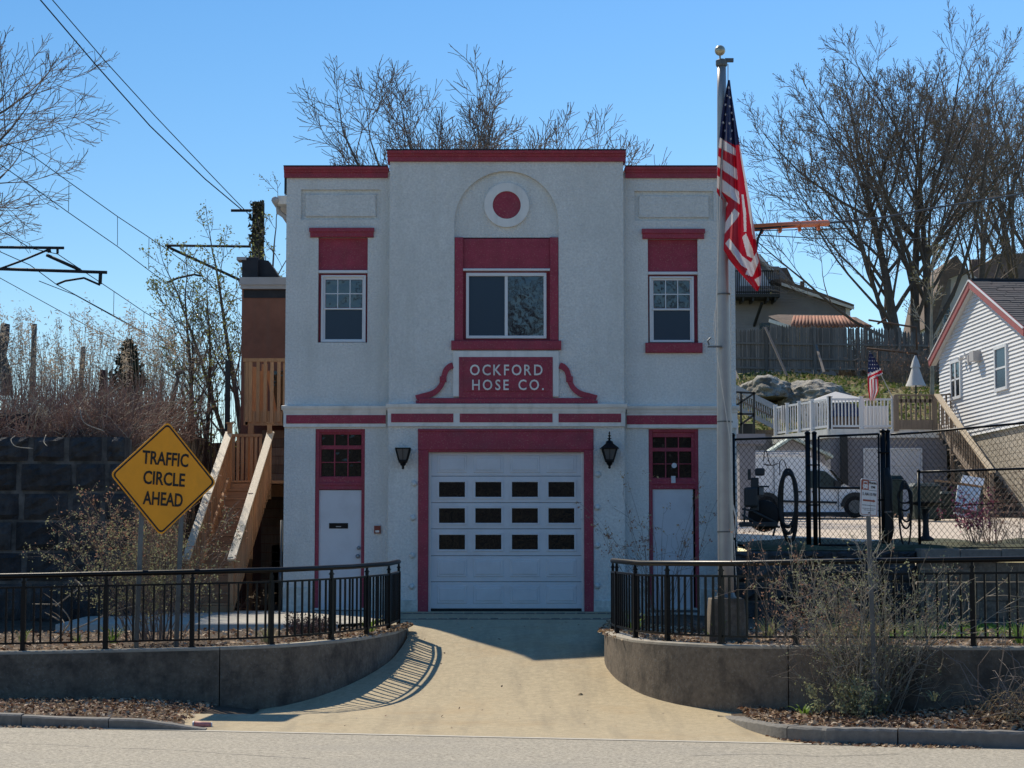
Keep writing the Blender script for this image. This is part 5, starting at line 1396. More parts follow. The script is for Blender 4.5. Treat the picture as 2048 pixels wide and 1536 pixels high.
mb = MB(); mb.add([(q[0]-.05, 72.35-D0, q[2]+(q[3]-q[2])*.55), (q[1]+.05, 72.35-D0, q[2]+(q[3]-q[2])*.55), (q[1]+.05, 73.8-D0, q[2]+(q[3]-q[2])*.55), (q[0]-.05, 73.8-D0, q[2]+(q[3]-q[2])*.55), (q[0]+.15, 72.6-D0, q[3]+.1), (q[1]-.15, 72.6-D0, q[3]+.1), (q[1]-.15, 73.6-D0, q[3]+.1), (q[0]+.15, 73.6-D0, q[3]+.1)],
     [(0, 1, 5, 4), (1, 2, 6, 5), (2, 3, 7, 6), (3, 0, 4, 7), (4, 5, 6, 7)]); mb.build('cover', BLUEC, tb)
ch = thing('deck_cabinet', 'white slatted cabinet behind the white deck railing', 'cabinet', tuple(P(1752, 858, 71)))
q = R(1728, 812, 1777, 857, 71); mb = MB(); mb.box(q[0], q[1], 71-D0, 71.6-D0, zdk, q[3]); mb.build('carcass', VINYL, ch, bevel=.01)
for i in range(6): 
    w = (q[1]-q[0])/6; mb = MB(); mb.cbox(q[0]+w*i+.01, q[0]+w*(i+1)-.01, 70.97-D0, 71-D0, zdk+.08, q[3]-.06, .008); mb.build('slat', VINYL, ch)
um = thing('parasol', 'closed white parasol with a small second tier on the deck', 'parasol', tuple(P(1832, 800, 77)))
c = P(1832, 790, 77); k = 77/4094
mb = MB(); n = 18
def star(r, z, am): return [(c.x + r*(1+am*math.cos(6*2*math.pi*i/n*1.5))*math.cos(2*math.pi*i/n), c.y + r*math.sin(2*math.pi*i/n), z) for i in range(n)]
rings = [star(.05, PZ(713, 77), 0), star(.16, PZ(735, 77), .1), star(.155, PZ(738, 77), .1)]
for rg, (r, y, am) in ((None, (0, 0, 0)),): pass
def loft(rings):
    mb = MB(); vs = [v for r in rings for v in r]; mb.add(vs, [(i*n+j, i*n+(j+1) % n, (i+1)*n+(j+1) % n, (i+1)*n+j) for i in range(len(rings)-1) for j in range(n)]); return mb
loft([star(.03, PZ(711, 77), 0), star(.10, PZ(720, 77), .05), star(.175, PZ(735, 77), .12)]).build('top_tier', FABW, um, smooth=True)
loft([star(.11, PZ(731, 77), .05), star(.16, PZ(742, 77), .1), star(.24, PZ(758, 77), .16), star(.33, PZ(772, 77), .2)]).build('lower_tier', FABW, um, smooth=True)
mb = MB(); mb.tube([(c.x, c.y, hill_z(c.x, 77)-.2), (c.x, c.y, PZ(709, 77))], .03, 8); mb.build('pole', PLAST, um)
sf = thing('small_flag', 'small American flag on a slanting staff at the deck railing', 'flag', tuple(P(1784, 795, DG-.2)))
mb = MB(); mb.tube([P(1785, 795, DG-.2), P(1739, 703, DG-.3)], .018, 6); mb.build('staff', ALUM, sf)
outl = lambda t: (np.interp(t, [0, .12, .35, .6, .8, 1], [1738, 1737, 1736, 1735, 1736, 1740]), np.interp(t, [0, .12, .45, .5, .8, 1], [1741, 1750, 1766, 1756, 1757, 1748]))
NS2, NT2 = 52, 18; V = []; Q = []; mi = []
for i in range(NS2+1):
    t = i/NS2; y = 704 + t*97; l, r = outl(t)
    for j in range(NT2+1):
        s_ = j/NT2; V.append(P(l+(r-l)*s_, y, DG-.35 + .06*math.sin(s_*9+t*5)))
for i in range(NS2):
    for j in range(NT2):
        a = i*(NT2+1)+j; Q.append((a, a+NT2+1, a+NT2+2, a+1)); t = i/NS2; s_ = j/NT2
        if t < .40 + -.12*s_ + .05 and t < .42: m = 1 if i % 4 == 1 and j % 4 == 1 + 2*((i//4) % 2) else 2
        elif t < .55: m = int((t*97 + 14*s_)/6.0) % 2
        else: m = int(s_*7) % 2
        mi.append(m)
link('cloth', np_mesh('cloth', V, Q, [FR, FW, FB], mi, smooth=True), sf)

# stair down beside the house
hs = thing('outdoor_stair', 'dark weathered stair going down along the block wall of the white house', 'staircase', tuple(P(1995, 1040, 64)))
nS = 16; zA, zB = zdk, lot_z(62.5)
for i in range(nS):
    D = 69.6 - (69.6-62.8)*i/(nS-1); z = zA + (zB-zA)*(i+1)/(nS); x0 = np.interp(D, [62.8, 69.6], [14.75, 14.45]); x1 = np.interp(D, [62.8, 69.6], [16.0, 15.55])
    mb = MB(); mb.box(x0, x1, D-D0-.5, D-D0, z-.04, z); mb.build('tread', WOODG, hs)
    mb = MB(); mb.box(x0, x1, D-D0-.46, D-D0-.43, z-.22, z-.042); mb.build('riser', PLAST if i % 3 else WOODG, hs)
ha, hb = P(1874, 789, 69.6), P(1985, 944, 62.9)
mb = MB(); mb.beam(ha, hb, .20, .05); mb.build('handrail', RAILW, hs)
mb = MB(); mb.beam(ha - Vector((-.02, 0, .12)), hb - Vector((-.02, 0, .12)), .04, .12); mb.build('rail', WOODG, hs)
mb = MB(); mb.beam(ha - Vector((-.02, 0, 1.1)), hb - Vector((-.02, 0, .95)), .05, .25); mb.build('stringer', WOODG, hs)
for t in np.linspace(.04, .96, 22):
    p = ha.lerp(hb, float(t)); mb = MB(); mb.box(p.x-.02, p.x+.02, p.y-.02, p.y+.02, p.z-1.0, p.z-.05); mb.build('baluster', WOODG, hs)
for t in (.28, .98):
    p = ha.lerp(hb, t); mb = MB(); mb.box(p.x-.06, p.x+.06, p.y-.05, p.y+.05, lot_z(65)-.1 if t < .5 else p.z-1.1, p.z-.03); mb.build('post', WOODG, hs)

# ------------------------------------------------------------------ the white house at the right
wh = thing('white_house', 'white clapboard house with red gable trim and a dark shingle roof at far right', 'house', (18, 68-D0, 3.2))
xa, ya, xb, yb = 15.12, 72.0-D0, 15.72, 62.3-D0           # far and near ends of the gable wall
zev = P(1885, 712, 72).z; zpk = P(1957, 575, 67.4).z; tpk = (72-67.4)/(72-62.3); zfd = E + 4.12
gp = lambda t, z, o=0: (xa+(xb-xa)*t - o, ya+(yb-ya)*t - o*.06, z)
zen = zpk - (zpk-zev)/tpk*(1-tpk)
mb = MB(); mb.add([gp(0, zfd), gp(1, zfd), gp(1, zen), gp(tpk, zpk), gp(0, zev)], [(0, 4, 3, 2, 1)])
mb.add([gp(1, zfd), (xb+10, yb, zfd), (xb+10, yb, zen), gp(1, zen)], [(0, 1, 2, 3)])
mb.build('wall', SIDING, wh)
mb = MB(); z = zfd; ex = .127
def tspan(z):
    t0 = 0 if z < zev else (z-zev)/(zpk-zev)*tpk
    t1 = 1 if z < zen else 1 - (z-zen)/(zpk-zen)*(1-tpk)
    return t0, t1
while z < zpk-.1:
    t0, t1 = tspan(z+ex*.5)
    if t1 > t0: mb.extr([(0, z), (.05, z), (.008, z+ex-.004), (0, z+ex-.004)], gp(t0, 0), gp(t1, 0))
    z += ex
o = mb.build('clapboard', SIDING, wh); o['kind'] = 'stuff'
mb = MB(); mb.box(0, 1, 0, 1, 0, 1); mb.v = []; mb.f = []; mb.m = []
for zz in np.arange(zfd-3.2, zfd-.01, .2): pass
mb.add([gp(0, zfd-3.4, -.06), gp(1, zfd-3.4, -.06), gp(1, zfd, -.06), gp(0, zfd, -.06)], [(0, 3, 2, 1)]); mb.add([gp(1, zfd-3.4, -.06), (xb+10, yb+.06, zfd-3.4), (xb+10, yb+.06, zfd), gp(1, zfd, -.06)], [(0, 1, 2, 3)]); mb.build('foundation', BLOCKT, wh)
mb = MB(); rows_ = 0
for zz in np.arange(zfd-.2, zfd-3.4, -.2):
    rows_ += 1; t = (rows_ % 2)*.02
    while t < .98:
        a, b = gp(t+.002, 0), gp(min(1, t+.041), 0); mb.extr([(-.06, zz+.008), (-.045, zz+.008), (-.045, zz+.192), (-.06, zz+.192)], a, b); t += .043
o = mb.build('concrete_block', BLOCKT, wh); o['kind'] = 'stuff'
# rakes and roof
def rake(t0, z0, t1, z1, name):
    mb = MB(); a, b = Vector(gp(t0, z0, .0)), Vector(gp(t1, z1, .0)); mb.beam(a + Vector((-.22, 0, .02)), b + Vector((-.22, 0, .02)), .06, .26); o = mb.build(name, REDTRIM, wh)
    mb = MB(); mb.beam(a + Vector((-.1, 0, -.06)), b + Vector((-.1, 0, -.06)), .24, .03); mb.build('soffit', SIDING, wh)
    mb = MB(); mb.beam(a + Vector((-.255, 0, .14)), b + Vector((-.255, 0, .14)), .05, .04); mb.build('drip_edge', SIDING, wh)
rake(-.06, zev-.22, tpk, zpk+.1, 'rake_board'); rake(tpk, zpk+.1, 1.06, zen-.12, 'rake_board')
rt = MB(); pk = Vector(gp(tpk, zpk+.24, .2)); e0 = Vector(gp(-.06, zev-.08, .2)); e1 = Vector(gp(1.06, zen+.02, .2)); dx = Vector((12, .6, 0))
rt.add([pk, e1, e1+dx, pk+dx], [(0, 1, 2, 3)]); rt.add([pk, pk+dx, e0+dx, e0], [(0, 1, 2, 3)]); ro = rt.build('roof', SHING, wh)
mb = MB(); N_ = 24
for i in range(N_):
    a = pk.lerp(e1, i/N_) + Vector((0, -.0, .012)); b = pk.lerp(e1, (i+1)/N_) + Vector((0, 0, .03)); x = 0
    while x < 9:
        w_ = RND.uniform(.5, .9); d0 = Vector((x/12*12, x/12*.6, 0)); d1 = Vector((min(9, x+w_-.02), min(9, x+w_-.02)/12*.6, 0)); h = Vector((0, 0, RND.uniform(0, .012)))
        mb.quad(a+d0+h, b+d0+h, b+d1+h, a+d1+h); mb.quad(b+d0+h, b+d0-Vector((0, 0, .03)), b+d1-Vector((0, 0, .03)), b+d1+h); x += w_
o = mb.build('shingle', SHING, ro); o['kind'] = 'stuff'
mb = MB(); mb.beam(pk+Vector((0, 0, .02)), pk+dx+Vector((0, 0, .02)), .3, .06); mb.build('ridge_cap', ROOFD, ro)
def on_wall(px, py, off=.05):
    """point of the gable wall seen at (px, py)"""
    u = None
    lo, hi = 62.0, 74.0
    for _ in range(40):
        m = (lo+hi)/2; p = P(px, py, m); t = (p.y-ya)/(yb-ya); x = xa+(xb-xa)*t
        if p.x < x: hi, lo = hi, m
        else: hi = m
    p = P(px, py, lo); return p
def gwin(px0, y0, px1, y1, name, glassm, parts=True):
    a, b = on_wall(px0, y1), on_wall(px1, y1 - 5); zt, zb = on_wall(px0, y0).z, a.z
    w = None; mb = MB()
    ta, tb_ = (a.y-ya)/(yb-ya), (b.y-ya)/(yb-ya); s = .09/9.7
    for t0, t1, z0, z1 in ((ta-s, ta+.2*s, zb-.1, zt+.1), (tb_-.2*s, tb_+s, zb-.1, zt+.1), (ta, tb_, zt, zt+.1), (ta, tb_, zb-.1, zb)):
        mb.extr([(0, z0), (.10, z0), (.10, z1), (0, z1)], gp(t0, 0), gp(t1, 0))
    w = mb.build(name, VINYL, wh)
    mb = MB(); mb.extr([(.0, zb), (.065, zb), (.065, zt), (0, zt)], gp(ta, 0), gp(tb_, 0)); mb.build('pane', glassm, w)
    mb = MB(); zm = (zb+zt)/2
    mb.extr([(.0, zm-.03), (.085, zm-.03), (.085, zm+.03), (0, zm+.03)], gp(ta, 0), gp(tb_, 0)); mb.build('meeting_rail', VINYL, w)
    return w, ta, tb_, zb, zt
gwin(1996, 700, 2017.5, 778, 'window', GLASS_S)
w, ta, tb_, zb, zt = gwin(1907.5, 728, 1925, 795, 'door', GLASS_D)
mb = MB(); mb.extr([(.0, zb), (.085, zb), (.085, zt), (0, zt)], gp(ta+(tb_-ta)*.40, 0), gp(ta+(tb_-ta)*.52, 0)); mb.build('door_edge', VINYL, w)
aw = on_wall(1961, 712); ta = (aw.y-ya)/(yb-ya); mb = MB(); mb.extr([(0, aw.z-.17), (.3, aw.z-.17), (.3, aw.z+.16), (0, aw.z+.16)], gp(ta-.03, 0), gp(ta+.02, 0))
ac = mb.build('air_conditioner', GUTTER); tag(ac, 'window air conditioner sticking out of the white gable wall', 'air conditioner')
lw = on_wall(1933, 712); ta = (lw.y-ya)/(yb-ya); fl_ = thing('floodlight', 'twin white floodlight above the door of the white house', 'lamp', gp(ta, lw.z, .05))
for dy in (-.14, .14):
    p = Vector(gp(ta, lw.z, .12)) + Vector((0, dy, 0)); mb = MB(); mb.tube([p, p + Vector((-.12, dy*.4, -.08))], [.04, .085], 12); mb.build('lamp_head', VINYL, fl_, smooth=True)
p = Vector(gp(ta, lw.z+.04, .0)); mb = MB(); mb.tube([p, p + Vector((-.1, 0, .02))], .06, 10); mb.build('base', VINYL, fl_)
ex_ = on_wall(1940, 714); t_ = (ex_.y-ya)/(yb-ya); mb = MB(); mb.extr([(0, ex_.z-.25), (.12, ex_.z-.25), (.12, ex_.z+.05), (0, ex_.z+.05)], gp(t_, 0), gp(t_+.02, 0)); mb.build('meter_box', GUTTER, wh)

# bins, board, brush stuff in front of the garage
def bin_(px, y0, y1, w, D, label):
    c = P(px, y1, D); z0 = lot_z(D); h = P(px, y0, D).z - z0; t = thing('wheeled_bin', label, 'bin', (c.x, c.y, z0), 'wheeled bins in front of the garage')
    a, b = w*.42, w*.5; mb = MB(); mb.add([(c.x-a, c.y-a, z0+.05), (c.x+a, c.y-a, z0+.05), (c.x+a, c.y+a, z0+.05), (c.x-a, c.y+a, z0+.05), (c.x-b, c.y-b, z0+h*.88), (c.x+b, c.y-b, z0+h*.88), (c.x+b, c.y+b, z0+h*.88), (c.x-b, c.y+b, z0+h*.88)],
        [(0, 3, 2, 1), (4, 5, 6, 7), (0, 1, 5, 4), (1, 2, 6, 5), (2, 3, 7, 6), (3, 0, 4, 7)]); mb.build('body', BINM, t, bevel=.03)
    mb = MB(); mb.add([(c.x-b-.03, c.y-b-.04, z0+h*.88), (c.x+b+.03, c.y-b-.04, z0+h*.88), (c.x+b+.03, c.y+b, z0+h*.9), (c.x-b-.03, c.y+b, z0+h*.9), (c.x-b*.8, c.y-b*.8, z0+h*.97), (c.x+b*.8, c.y-b*.8, z0+h*.97), (c.x+b*.8, c.y+b*.8, z0+h), (c.x-b*.8, c.y+b*.8, z0+h)],
        [(0, 3, 2, 1), (4, 5, 6, 7), (0, 1, 5, 4), (1, 2, 6, 5), (2, 3, 7, 6), (3, 0, 4, 7)]); mb.build('lid', BINM, t, bevel=.02)
    for s_ in (-1, 1): mb = MB(); mb.tube([(c.x+s_*(a+.02), c.y+a, z0+.12), (c.x+s_*(a+.08), c.y+a, z0+.12)], .12, 12); mb.build('wheel', TYRE, t)
bin_(1849, 965, 1043, .78, 58, 'large dark green wheeled bin behind the birdbath')
bin_(1897, 982, 1037, .55, 58.6, 'smaller dark green wheeled bin leaning by the white board')
bin_(1790, 949, 1040, .45, 60, 'tall grey-green bin beside the gate post')
wb = thing('white_board', 'big white panel leaning on timber in front of the stair', 'board', tuple(P(1930, 1040, 57)))
mb = MB(); 
q4 = [P(1908, 1028, 56.6), P(1948, 1040, 56.8), P(1963, 976, 57.6), P(1916, 970, 57.4)]; mb.add(q4 + [p + Vector((0, .06, 0)) for p in q4], [(0, 1, 2, 3), (7, 6, 5, 4), (0, 4, 5, 1), (1, 5, 6, 2), (2, 6, 7, 3), (3, 7, 4, 0)]); mb.build('panel', SIDING, wb)
mb = MB(); q4 = [P(1922, 965, 57.6), P(1966, 972, 57.8), P(1969, 957, 58.2), P(1926, 950, 58)]; mb.add(q4 + [p + Vector((0, .06, 0)) for p in q4], [(0, 1, 2, 3), (7, 6, 5, 4), (0, 4, 5, 1), (1, 5, 6, 2), (2, 6, 7, 3), (3, 7, 4, 0)]); mb.build('panel', SIDING, wb)
mb = MB(); mb.beam(P(1906, 1018, 56.5), P(1962, 1030, 56.7), .1, .12); mb.build('batten', PLAST, wb)
tl = thing('timber_pile', 'loose timber planks lying above the bins by the stair', 'timber', tuple(P(1915, 968, 59)))
for a, b in (((1870, 961), (1962, 972)), ((1872, 966), (1935, 976)), ((1884, 970), (1966, 978))):
    mb = MB(); mb.beam(P(*a, 59), P(*b, 58.5), .2, .06); mb.build('plank', WOODN if a[0] == 1870 else PLAST, tl)
for px, y in ((1878, 990), (1962, 990)): mb = MB(); mb.beam((P(px, y, 59).x, 59-D0, lot_z(59)), P(px, 966, 59), .08); mb.build('trestle', PLAST, tl)

# ------------------------------------------------------------------ gangway, timber frame, block wall and shed at the left of the deck
gw = thing('gangway', 'aluminium gangway with trussed sides sloping down behind the fence', 'gangway', tuple(P(1510, 830, 77)))
for off_, yo in ((0, 0), (1.0, -4)):
    top = [P(1440, 762+yo, 77+off_), P(1560, 822+yo, 77+off_)]; bot = [P(1440, 800+yo, 77+off_), P(1560, 862+yo, 77+off_)]; mid = [P(1440, 781+yo, 77+off_), P(1560, 841+yo, 77+off_)]
    for pr_, nm, wd in ((top, 'top_chord', .14), (bot, 'bottom_chord', .09), (mid, 'middle_chord', .06)):
        mb = MB(); mb.beam(pr_[0], pr_[1], wd, wd); mb.build(nm, ALUM if nm != 'middle_chord' else WOODG, gw)
    for i in range(26):
        t = i/26; a, b = top[0].lerp(top[1], t), bot[0].lerp(bot[1], t+(.035 if i % 2 else -.0)); mb = MB(); mb.beam(a, b if i % 2 else bot[0].lerp(bot[1], t+.04), .035); mb.build('web_member', ALUM, gw)
tf = thing('timber_trestle', 'dark timber frame with diagonal braces standing before the gangway', 'frame', tuple(P(1490, 868, 73)))
for a, b in (((1482, 785), (1482, 868)), ((1508, 785), (1508, 870)), ((1462, 784), (1510, 786)), ((1464, 828), (1508, 828)), ((1466, 815), (1508, 787)), ((1480, 850), (1508, 830))):
    mb = MB(); mb.beam(P(*a, 73), P(*b, 73), .07); mb.build('timber', PLAST, tf)
p = P(1495, 866, 73.5); q = R(1486, 847, 1508, 870, 73.5); tag(MB().box(q[0], q[1], 73.5-D0, 74.2-D0, q[2]-.3, q[3]).build('dark_crate', PLAST, bevel=.02), 'dark crate under the timber frame', 'crate')
q = R(1462, 838, 1477, 870, 73); tag(MB().box(q[0], q[1], 73-D0, 73.6-D0, q[2]-.2, q[3]).build('white_box', SIGNW, bevel=.03), 'white box beside the timber frame, right of the flagpole', 'box')
bw = thing('block_wall', 'grey concrete wall below the gangway behind the fence', 'wall', tuple(P(1505, 1000, 74.5)))
q = R(1455, 868, 1560, 1050, 74.4)
mb = MB(); mb.box(q[0], q[1], 74.4-D0, 74.8-D0, lot_z(69)-.3, q[3]); mb.build('wall', PATHC if False else SIDINGL, bw); mb = MB(); mb.box(q[0]-.05, q[1]+.05, 74.3-D0, 74.9-D0, q[3], q[3]+.14); mb.build('coping', CONC, bw)
pil = thing('brick_pillar', 'grey pillar rising behind the van near the flagpole', 'pillar', tuple(P(1495, 1000, 60)))
q = R(1479, 878, 1511, 985, 59.5); MB().box(q[0], q[1], 59.5-D0, 60.1-D0, lot_z(60), q[3]-.15).build('shaft', SIDINGL, pil); q = R(1468, 868, 1530, 878, 59.5); MB().box(q[0], q[1], 59.4-D0, 60.2-D0, q[2]-.15, q[3]).build('cap', SIDINGL, pil)
sd = thing('shed', 'small shed with a pale green gabled roof behind the van', 'shed', tuple(P(1590, 1000, 67)))
DS = 66.5
ap_ = P(1583, 880, DS); el, er = P(1545, 905, DS), P(1650, 912, DS); zl_ = lot_z(DS)
mb = MB(); mb.prism([(el.x, zl_), (er.x, zl_), (er.x, er.z), (ap_.x, ap_.z), (el.x, el.z)], DS-D0, DS-D0+2.6); mb.build('wall', SIDINGL, sd)
GREENR = M('green_metal_roof', (.40, .47, .43), .6, .06, 3)
for a, b, nm in ((el, ap_, 'roof_slope'), (ap_, er, 'roof_slope')):
    mb = MB(); d = (b-a).normalized()*.25; a2, b2 = (a-d if a is el else a), (b+d if b is er else b)
    mb.add([(a2.x, DS-D0-.3, a2.z+.03), (b2.x, DS-D0-.3, b2.z+.03), (b2.x, DS-D0+2.8, b2.z+.03), (a2.x, DS-D0+2.8, a2.z+.03), (a2.x, DS-D0-.3, a2.z+.12), (b2.x, DS-D0-.3, b2.z+.12), (b2.x, DS-D0+2.8, b2.z+.12), (a2.x, DS-D0+2.8, a2.z+.12)],
        [(0, 3, 2, 1), (4, 5, 6, 7), (0, 1, 5, 4), (1, 2, 6, 5), (2, 3, 7, 6), (3, 0, 4, 7)]); mb.build(nm, GREENR, sd)
lr = R(1508, 904, 1545, 914, DS-1); MB().box(lr[0], er.x-.6, DS-1-D0, DS-.7-D0, PZ(911, DS-1), PZ(903, DS-1)).build('gutter', VINYL, sd)
a = P(1510, 908, DS-.8); b = P(1552, 880, DS+1.5)

# ------------------------------------------------------------------ stockade fence on the hill
DP = 95.0
sfn = thing('picket_fence', 'weathered grey stockade fence of pointed pickets along the top of the hill', 'fence', (PX(1660, DP), DP-D0, hill_z(10, DP)))
def picket(h, w, d): 
    mb = MB(); mb.prism([(-w/2, 0), (w/2, 0), (w/2, h-.12), (0, h), (-w/2, h-.12)], 0, d); return mb.mesh('picket', FENCEW)
pms = [picket(h, .098, .03) for h in (2.02, 2.06, 2.1, 2.14)]
x = PX(1462, DP); i = 0
tops = lambda px: np.interp(px, [1462, 1530, 1531, 1745, 1890], [659, 657, 650, 654, 668])
while x < PX(1885, DP):
    px = 1024 + x/DP*F; zt = PZ(tops(px), DP) + RND.uniform(-.05, .05); me = pms[i % 4]
    place('picket', me, sfn, (x, DP-D0+RND.uniform(-.01, .01), zt - (2.02+.04*(i % 4))), (0, RND.uniform(-.012, .012), 0)); x += .103 + (RND.uniform(0, .008) if px < 1690 else RND.uniform(.0, .04)); i += 1
for y in (686, 716, 735):
    mb = MB(); mb.beam(P(1462, y, DP-.05), P(1885, y+6, DP-.05), .05, .09); mb.build('rail', FENCEW, sfn); 
for px in (1533, 1630, 1717, 1800): bx('post', px-3, 655, px+3, 752, DP-.12, .12, FENCEW, sfn, .01)
for a, b in (((1531, 655), (1574, 752)), ((1632, 690), (1648, 745)), ((1462, 720), (1476, 758))):
    mb = MB(); mb.beam(P(*a, DP-.3), P(*b, DP-3.2), .10, .06); mb.build('brace', FENCEW, sfn)
# bent pipes above the leaves near the fence
pw = thing('pipe_frame', 'rusty bare pipe frame standing before the stockade fence', 'pipe frame', tuple(P(1783, 750, 90)))
RUST = M('rusty_pipe', (.14, .08, .055), .85, .2, 10)
for pts in (((1734, 697), (1834, 707)), ((1834, 707), (1834, 765)), ((1756, 700), (1756, 760)), ((1737, 640), (1833, 655), (1834, 700)), ((1755, 648), (1773, 636))):
    mb = MB(); mb.tube([P(x, y, 89.5) for x, y in pts], .045, 6); mb.build('pipe', RUST, pw, smooth=True)

# boulders
def rock(px0, y0, px1, y1, D, label, seed, dep=1.6):
    rng = random.Random(seed); q = R(px0, y0, px1, y1, D); bm = bmesh.new(); bmesh.ops.create_icosphere(bm, subdivisions=5, radius=1)
    import mathutils.noise as mn
    for v in bm.verts:
        d = v.co.normalized(); n = mn.noise(d*1.5+Vector((seed, 0, 0)))*.22 + mn.noise(d*4.1+Vector((seed, 5, 0)))*.10 + mn.noise(d*9+Vector((0, seed, 0)))*.05 + mn.noise(d*19+Vector((0, seed, 2)))*.025
        n += -.05*abs(mn.noise(d*3.1+Vector((seed, 3, 1))))
        v.co = d*(1+n); v.co.z = max(v.co.z, -.35)
        v.co = Vector((v.co.x*(q[1]-q[0])/2, v.co.y*dep, v.co.z*(q[3]-q[2])/1.35))
    me = bpy.data.meshes.new('boulder'); bm.to_mesh(me); bm.free(); me.materials.append(BOULDER)
    me.polygons.foreach_set('use_smooth', [True]*len(me.polygons))
    o = link('boulder', me); o.location = ((q[0]+q[1])/2, D-D0, q[2]+(q[3]-q[2])*.28); tag(o, label, 'boulder')
rock(1470, 756, 1590, 806, 84, 'smooth pale boulder on the grass left of the broken one', 3, 3.2)
rock(1552, 764, 1690, 818, 83.0, 'broken grey boulder in the middle of the grassy bank', 8, 2.8)
rock(1630, 772, 1655, 795, 83, 'dark weathered boulder behind the canopy', 21, .8)

# ------------------------------------------------------------------ houses on the hill
gh = thing('grey_house', 'grey sided house with a black balcony and a brown roof behind the stockade fence', 'house', (PX(1560, 110), 112-D0, E+8.5))
DH = 108.0
def hpoly(name, pts, y0, y1, mat, par=gh, D=DH): mb = MB(); mb.prism([(P(x, y, D).x, P(x, y, D).z) for x, y in pts], y0+D-D0, y1+D-D0); return mb.build(name, mat, par)
hpoly('wall', [(1380, 760), (1690, 760), (1690, 615), (1560, 572), (1380, 572)], 0, 9, SIDINGL)
mb = MB(); 
for zz in np.arange(PZ(700, DH), PZ(575, DH), .15): mb.box(PX(1440, DH), PX(1688 if zz < PZ(616, DH) else 1600, DH), DH-D0-.02, DH-D0-.001, zz, zz+.125)
o = mb.build('clapboard', SIDINGL, gh); o['kind'] = 'stuff'
hpoly('main_roof', [(1540, 563), (1560, 560), (1705, 612), (1703, 620), (1560, 572)], -.6, 9, SHINGB)
hpoly('fascia', [(1560, 568), (1705, 617), (1704, 622), (1560, 574)], -.62, -.58, TRIMW)
hpoly('upper_wall', [(1380, 572), (1595, 572), (1560, 530), (1380, 530)], .5, 8, SIDINGL)
hpoly('upper_roof', [(1380, 560), (1604, 577), (1580, 529), (1538, 529), (1500, 500), (1380, 500)][::1], 1.2, 8, SHINGB)
hpoly('gable_end', [(1480, 575), (1545, 575), (1510, 512), (1490, 506)], .2, 1.2, SIDING)
hpoly('gable_rake', [(1541, 540), (1548, 540), (1520, 508), (1508, 504)], .0, 1.2, VINYL)
q = R(1612, 552, 1620, 585, DH); MB().box(q[0], q[1], DH-D0+2, DH-D0+2.3, q[2]-1, q[3]).build('chimney', SHINGB, gh)
hpoly('window', [(1519, 661), (1540, 661), (1540, 646), (1519, 646)], -.04, .0, GLASS_D)
q = R(1691, 612, 1700, 640, DH); MB().box(q[0], q[1], DH-D0-.1, DH-D0, q[2], q[3]).build('downpipe', VINYL, gh)
bal = thing('black_balcony', 'black iron balcony with a grey sack on its floor behind the flag', 'balcony', (PX(1510, DH-1.4), DH-D0-.7, PZ(600, DH)))
za, zb_ = PZ(541, DH-1.5), PZ(588, DH-1.5)
mb = MB(); mb.box(PX(1440, DH-1.5), PX(1564, DH-1.5), DH-1.6-D0, DH-D0, zb_-.16, zb_); mb.build('floor', PLAST, bal)
for z, nm in ((za, 'top_rail'), (zb_+.12, 'lower_rail')): mb = MB(); mb.box(PX(1440, DH-1.5), PX(1564, DH-1.5), DH-1.58-D0, DH-1.5-D0, z-.06, z); mb.build(nm, BLACK, bal)
for x in np.arange(1462, 1565, 4.2): mb = MB(); mb.box(PX(x, DH-1.5)-.018, PX(x, DH-1.5)+.018, DH-1.56-D0, DH-1.52-D0, zb_, za); mb.build('baluster', BLACK, bal)
mb = MB(); mb.beam(P(1524, 606, DH-1.3), P(1508, 652, DH), .12); mb.build('brace', PLAST, bal)
for x in (1470, 1490, 1510, 1540, 1555): mb = MB(); mb.box(PX(x, DH-1.4)-.05, PX(x, DH-1.4)+.05, DH-1.5-D0, DH-D0, zb_-.36, zb_-.16); mb.build('joist', PLAST, bal)
rf = thing('tiled_roof', 'small terracotta tiled porch roof above the stockade fence', 'roof', tuple(P(1650, 650, 103)))
DT = 101.0
for i in range(22):
    t = i/21; a = P(1585+t*155, 652.5, DT); b = P(1575+t*135 + 14, 634 if t < .8 else 634+(t-.8)*75, DT+2.2); mb = MB(); mb.tube([a, b], .095, 6); mb.build('tile', TERRA, rf, smooth=True)
mb = MB(); mb.add([P(1578, 654, DT+.1), P(1748, 654, DT+.1), P(1712, 634, DT+2.3), P(1575, 634, DT+2.3)], [(0, 1, 2, 3)]); mb.build('roof_deck', SHINGB, rf)
mb = MB(); mb.add([P(1536, 632, DT+2), P(1556, 629, DT+2.4), P(1690, 631, DT+2.6), P(1600, 652, DT), P(1576, 652, DT)], [(0, 4, 3, 2, 1)]); mb.build('shaded_roof', SHINGB, rf)
mb = MB(); mb.beam(P(1538, 641, DT-.2), P(1582, 655, DT-.2), .06, .16); mb.build('barge_board', TRIMW, rf)
for px in (1590, 1735): mb = MB(); mb.box(PX(px, DT)-.06, PX(px, DT)+.06, DT-D0, DT-D0+.12, hill_z(12, DT), P(px, 653, DT).z); mb.build('post', WOODG, rf)

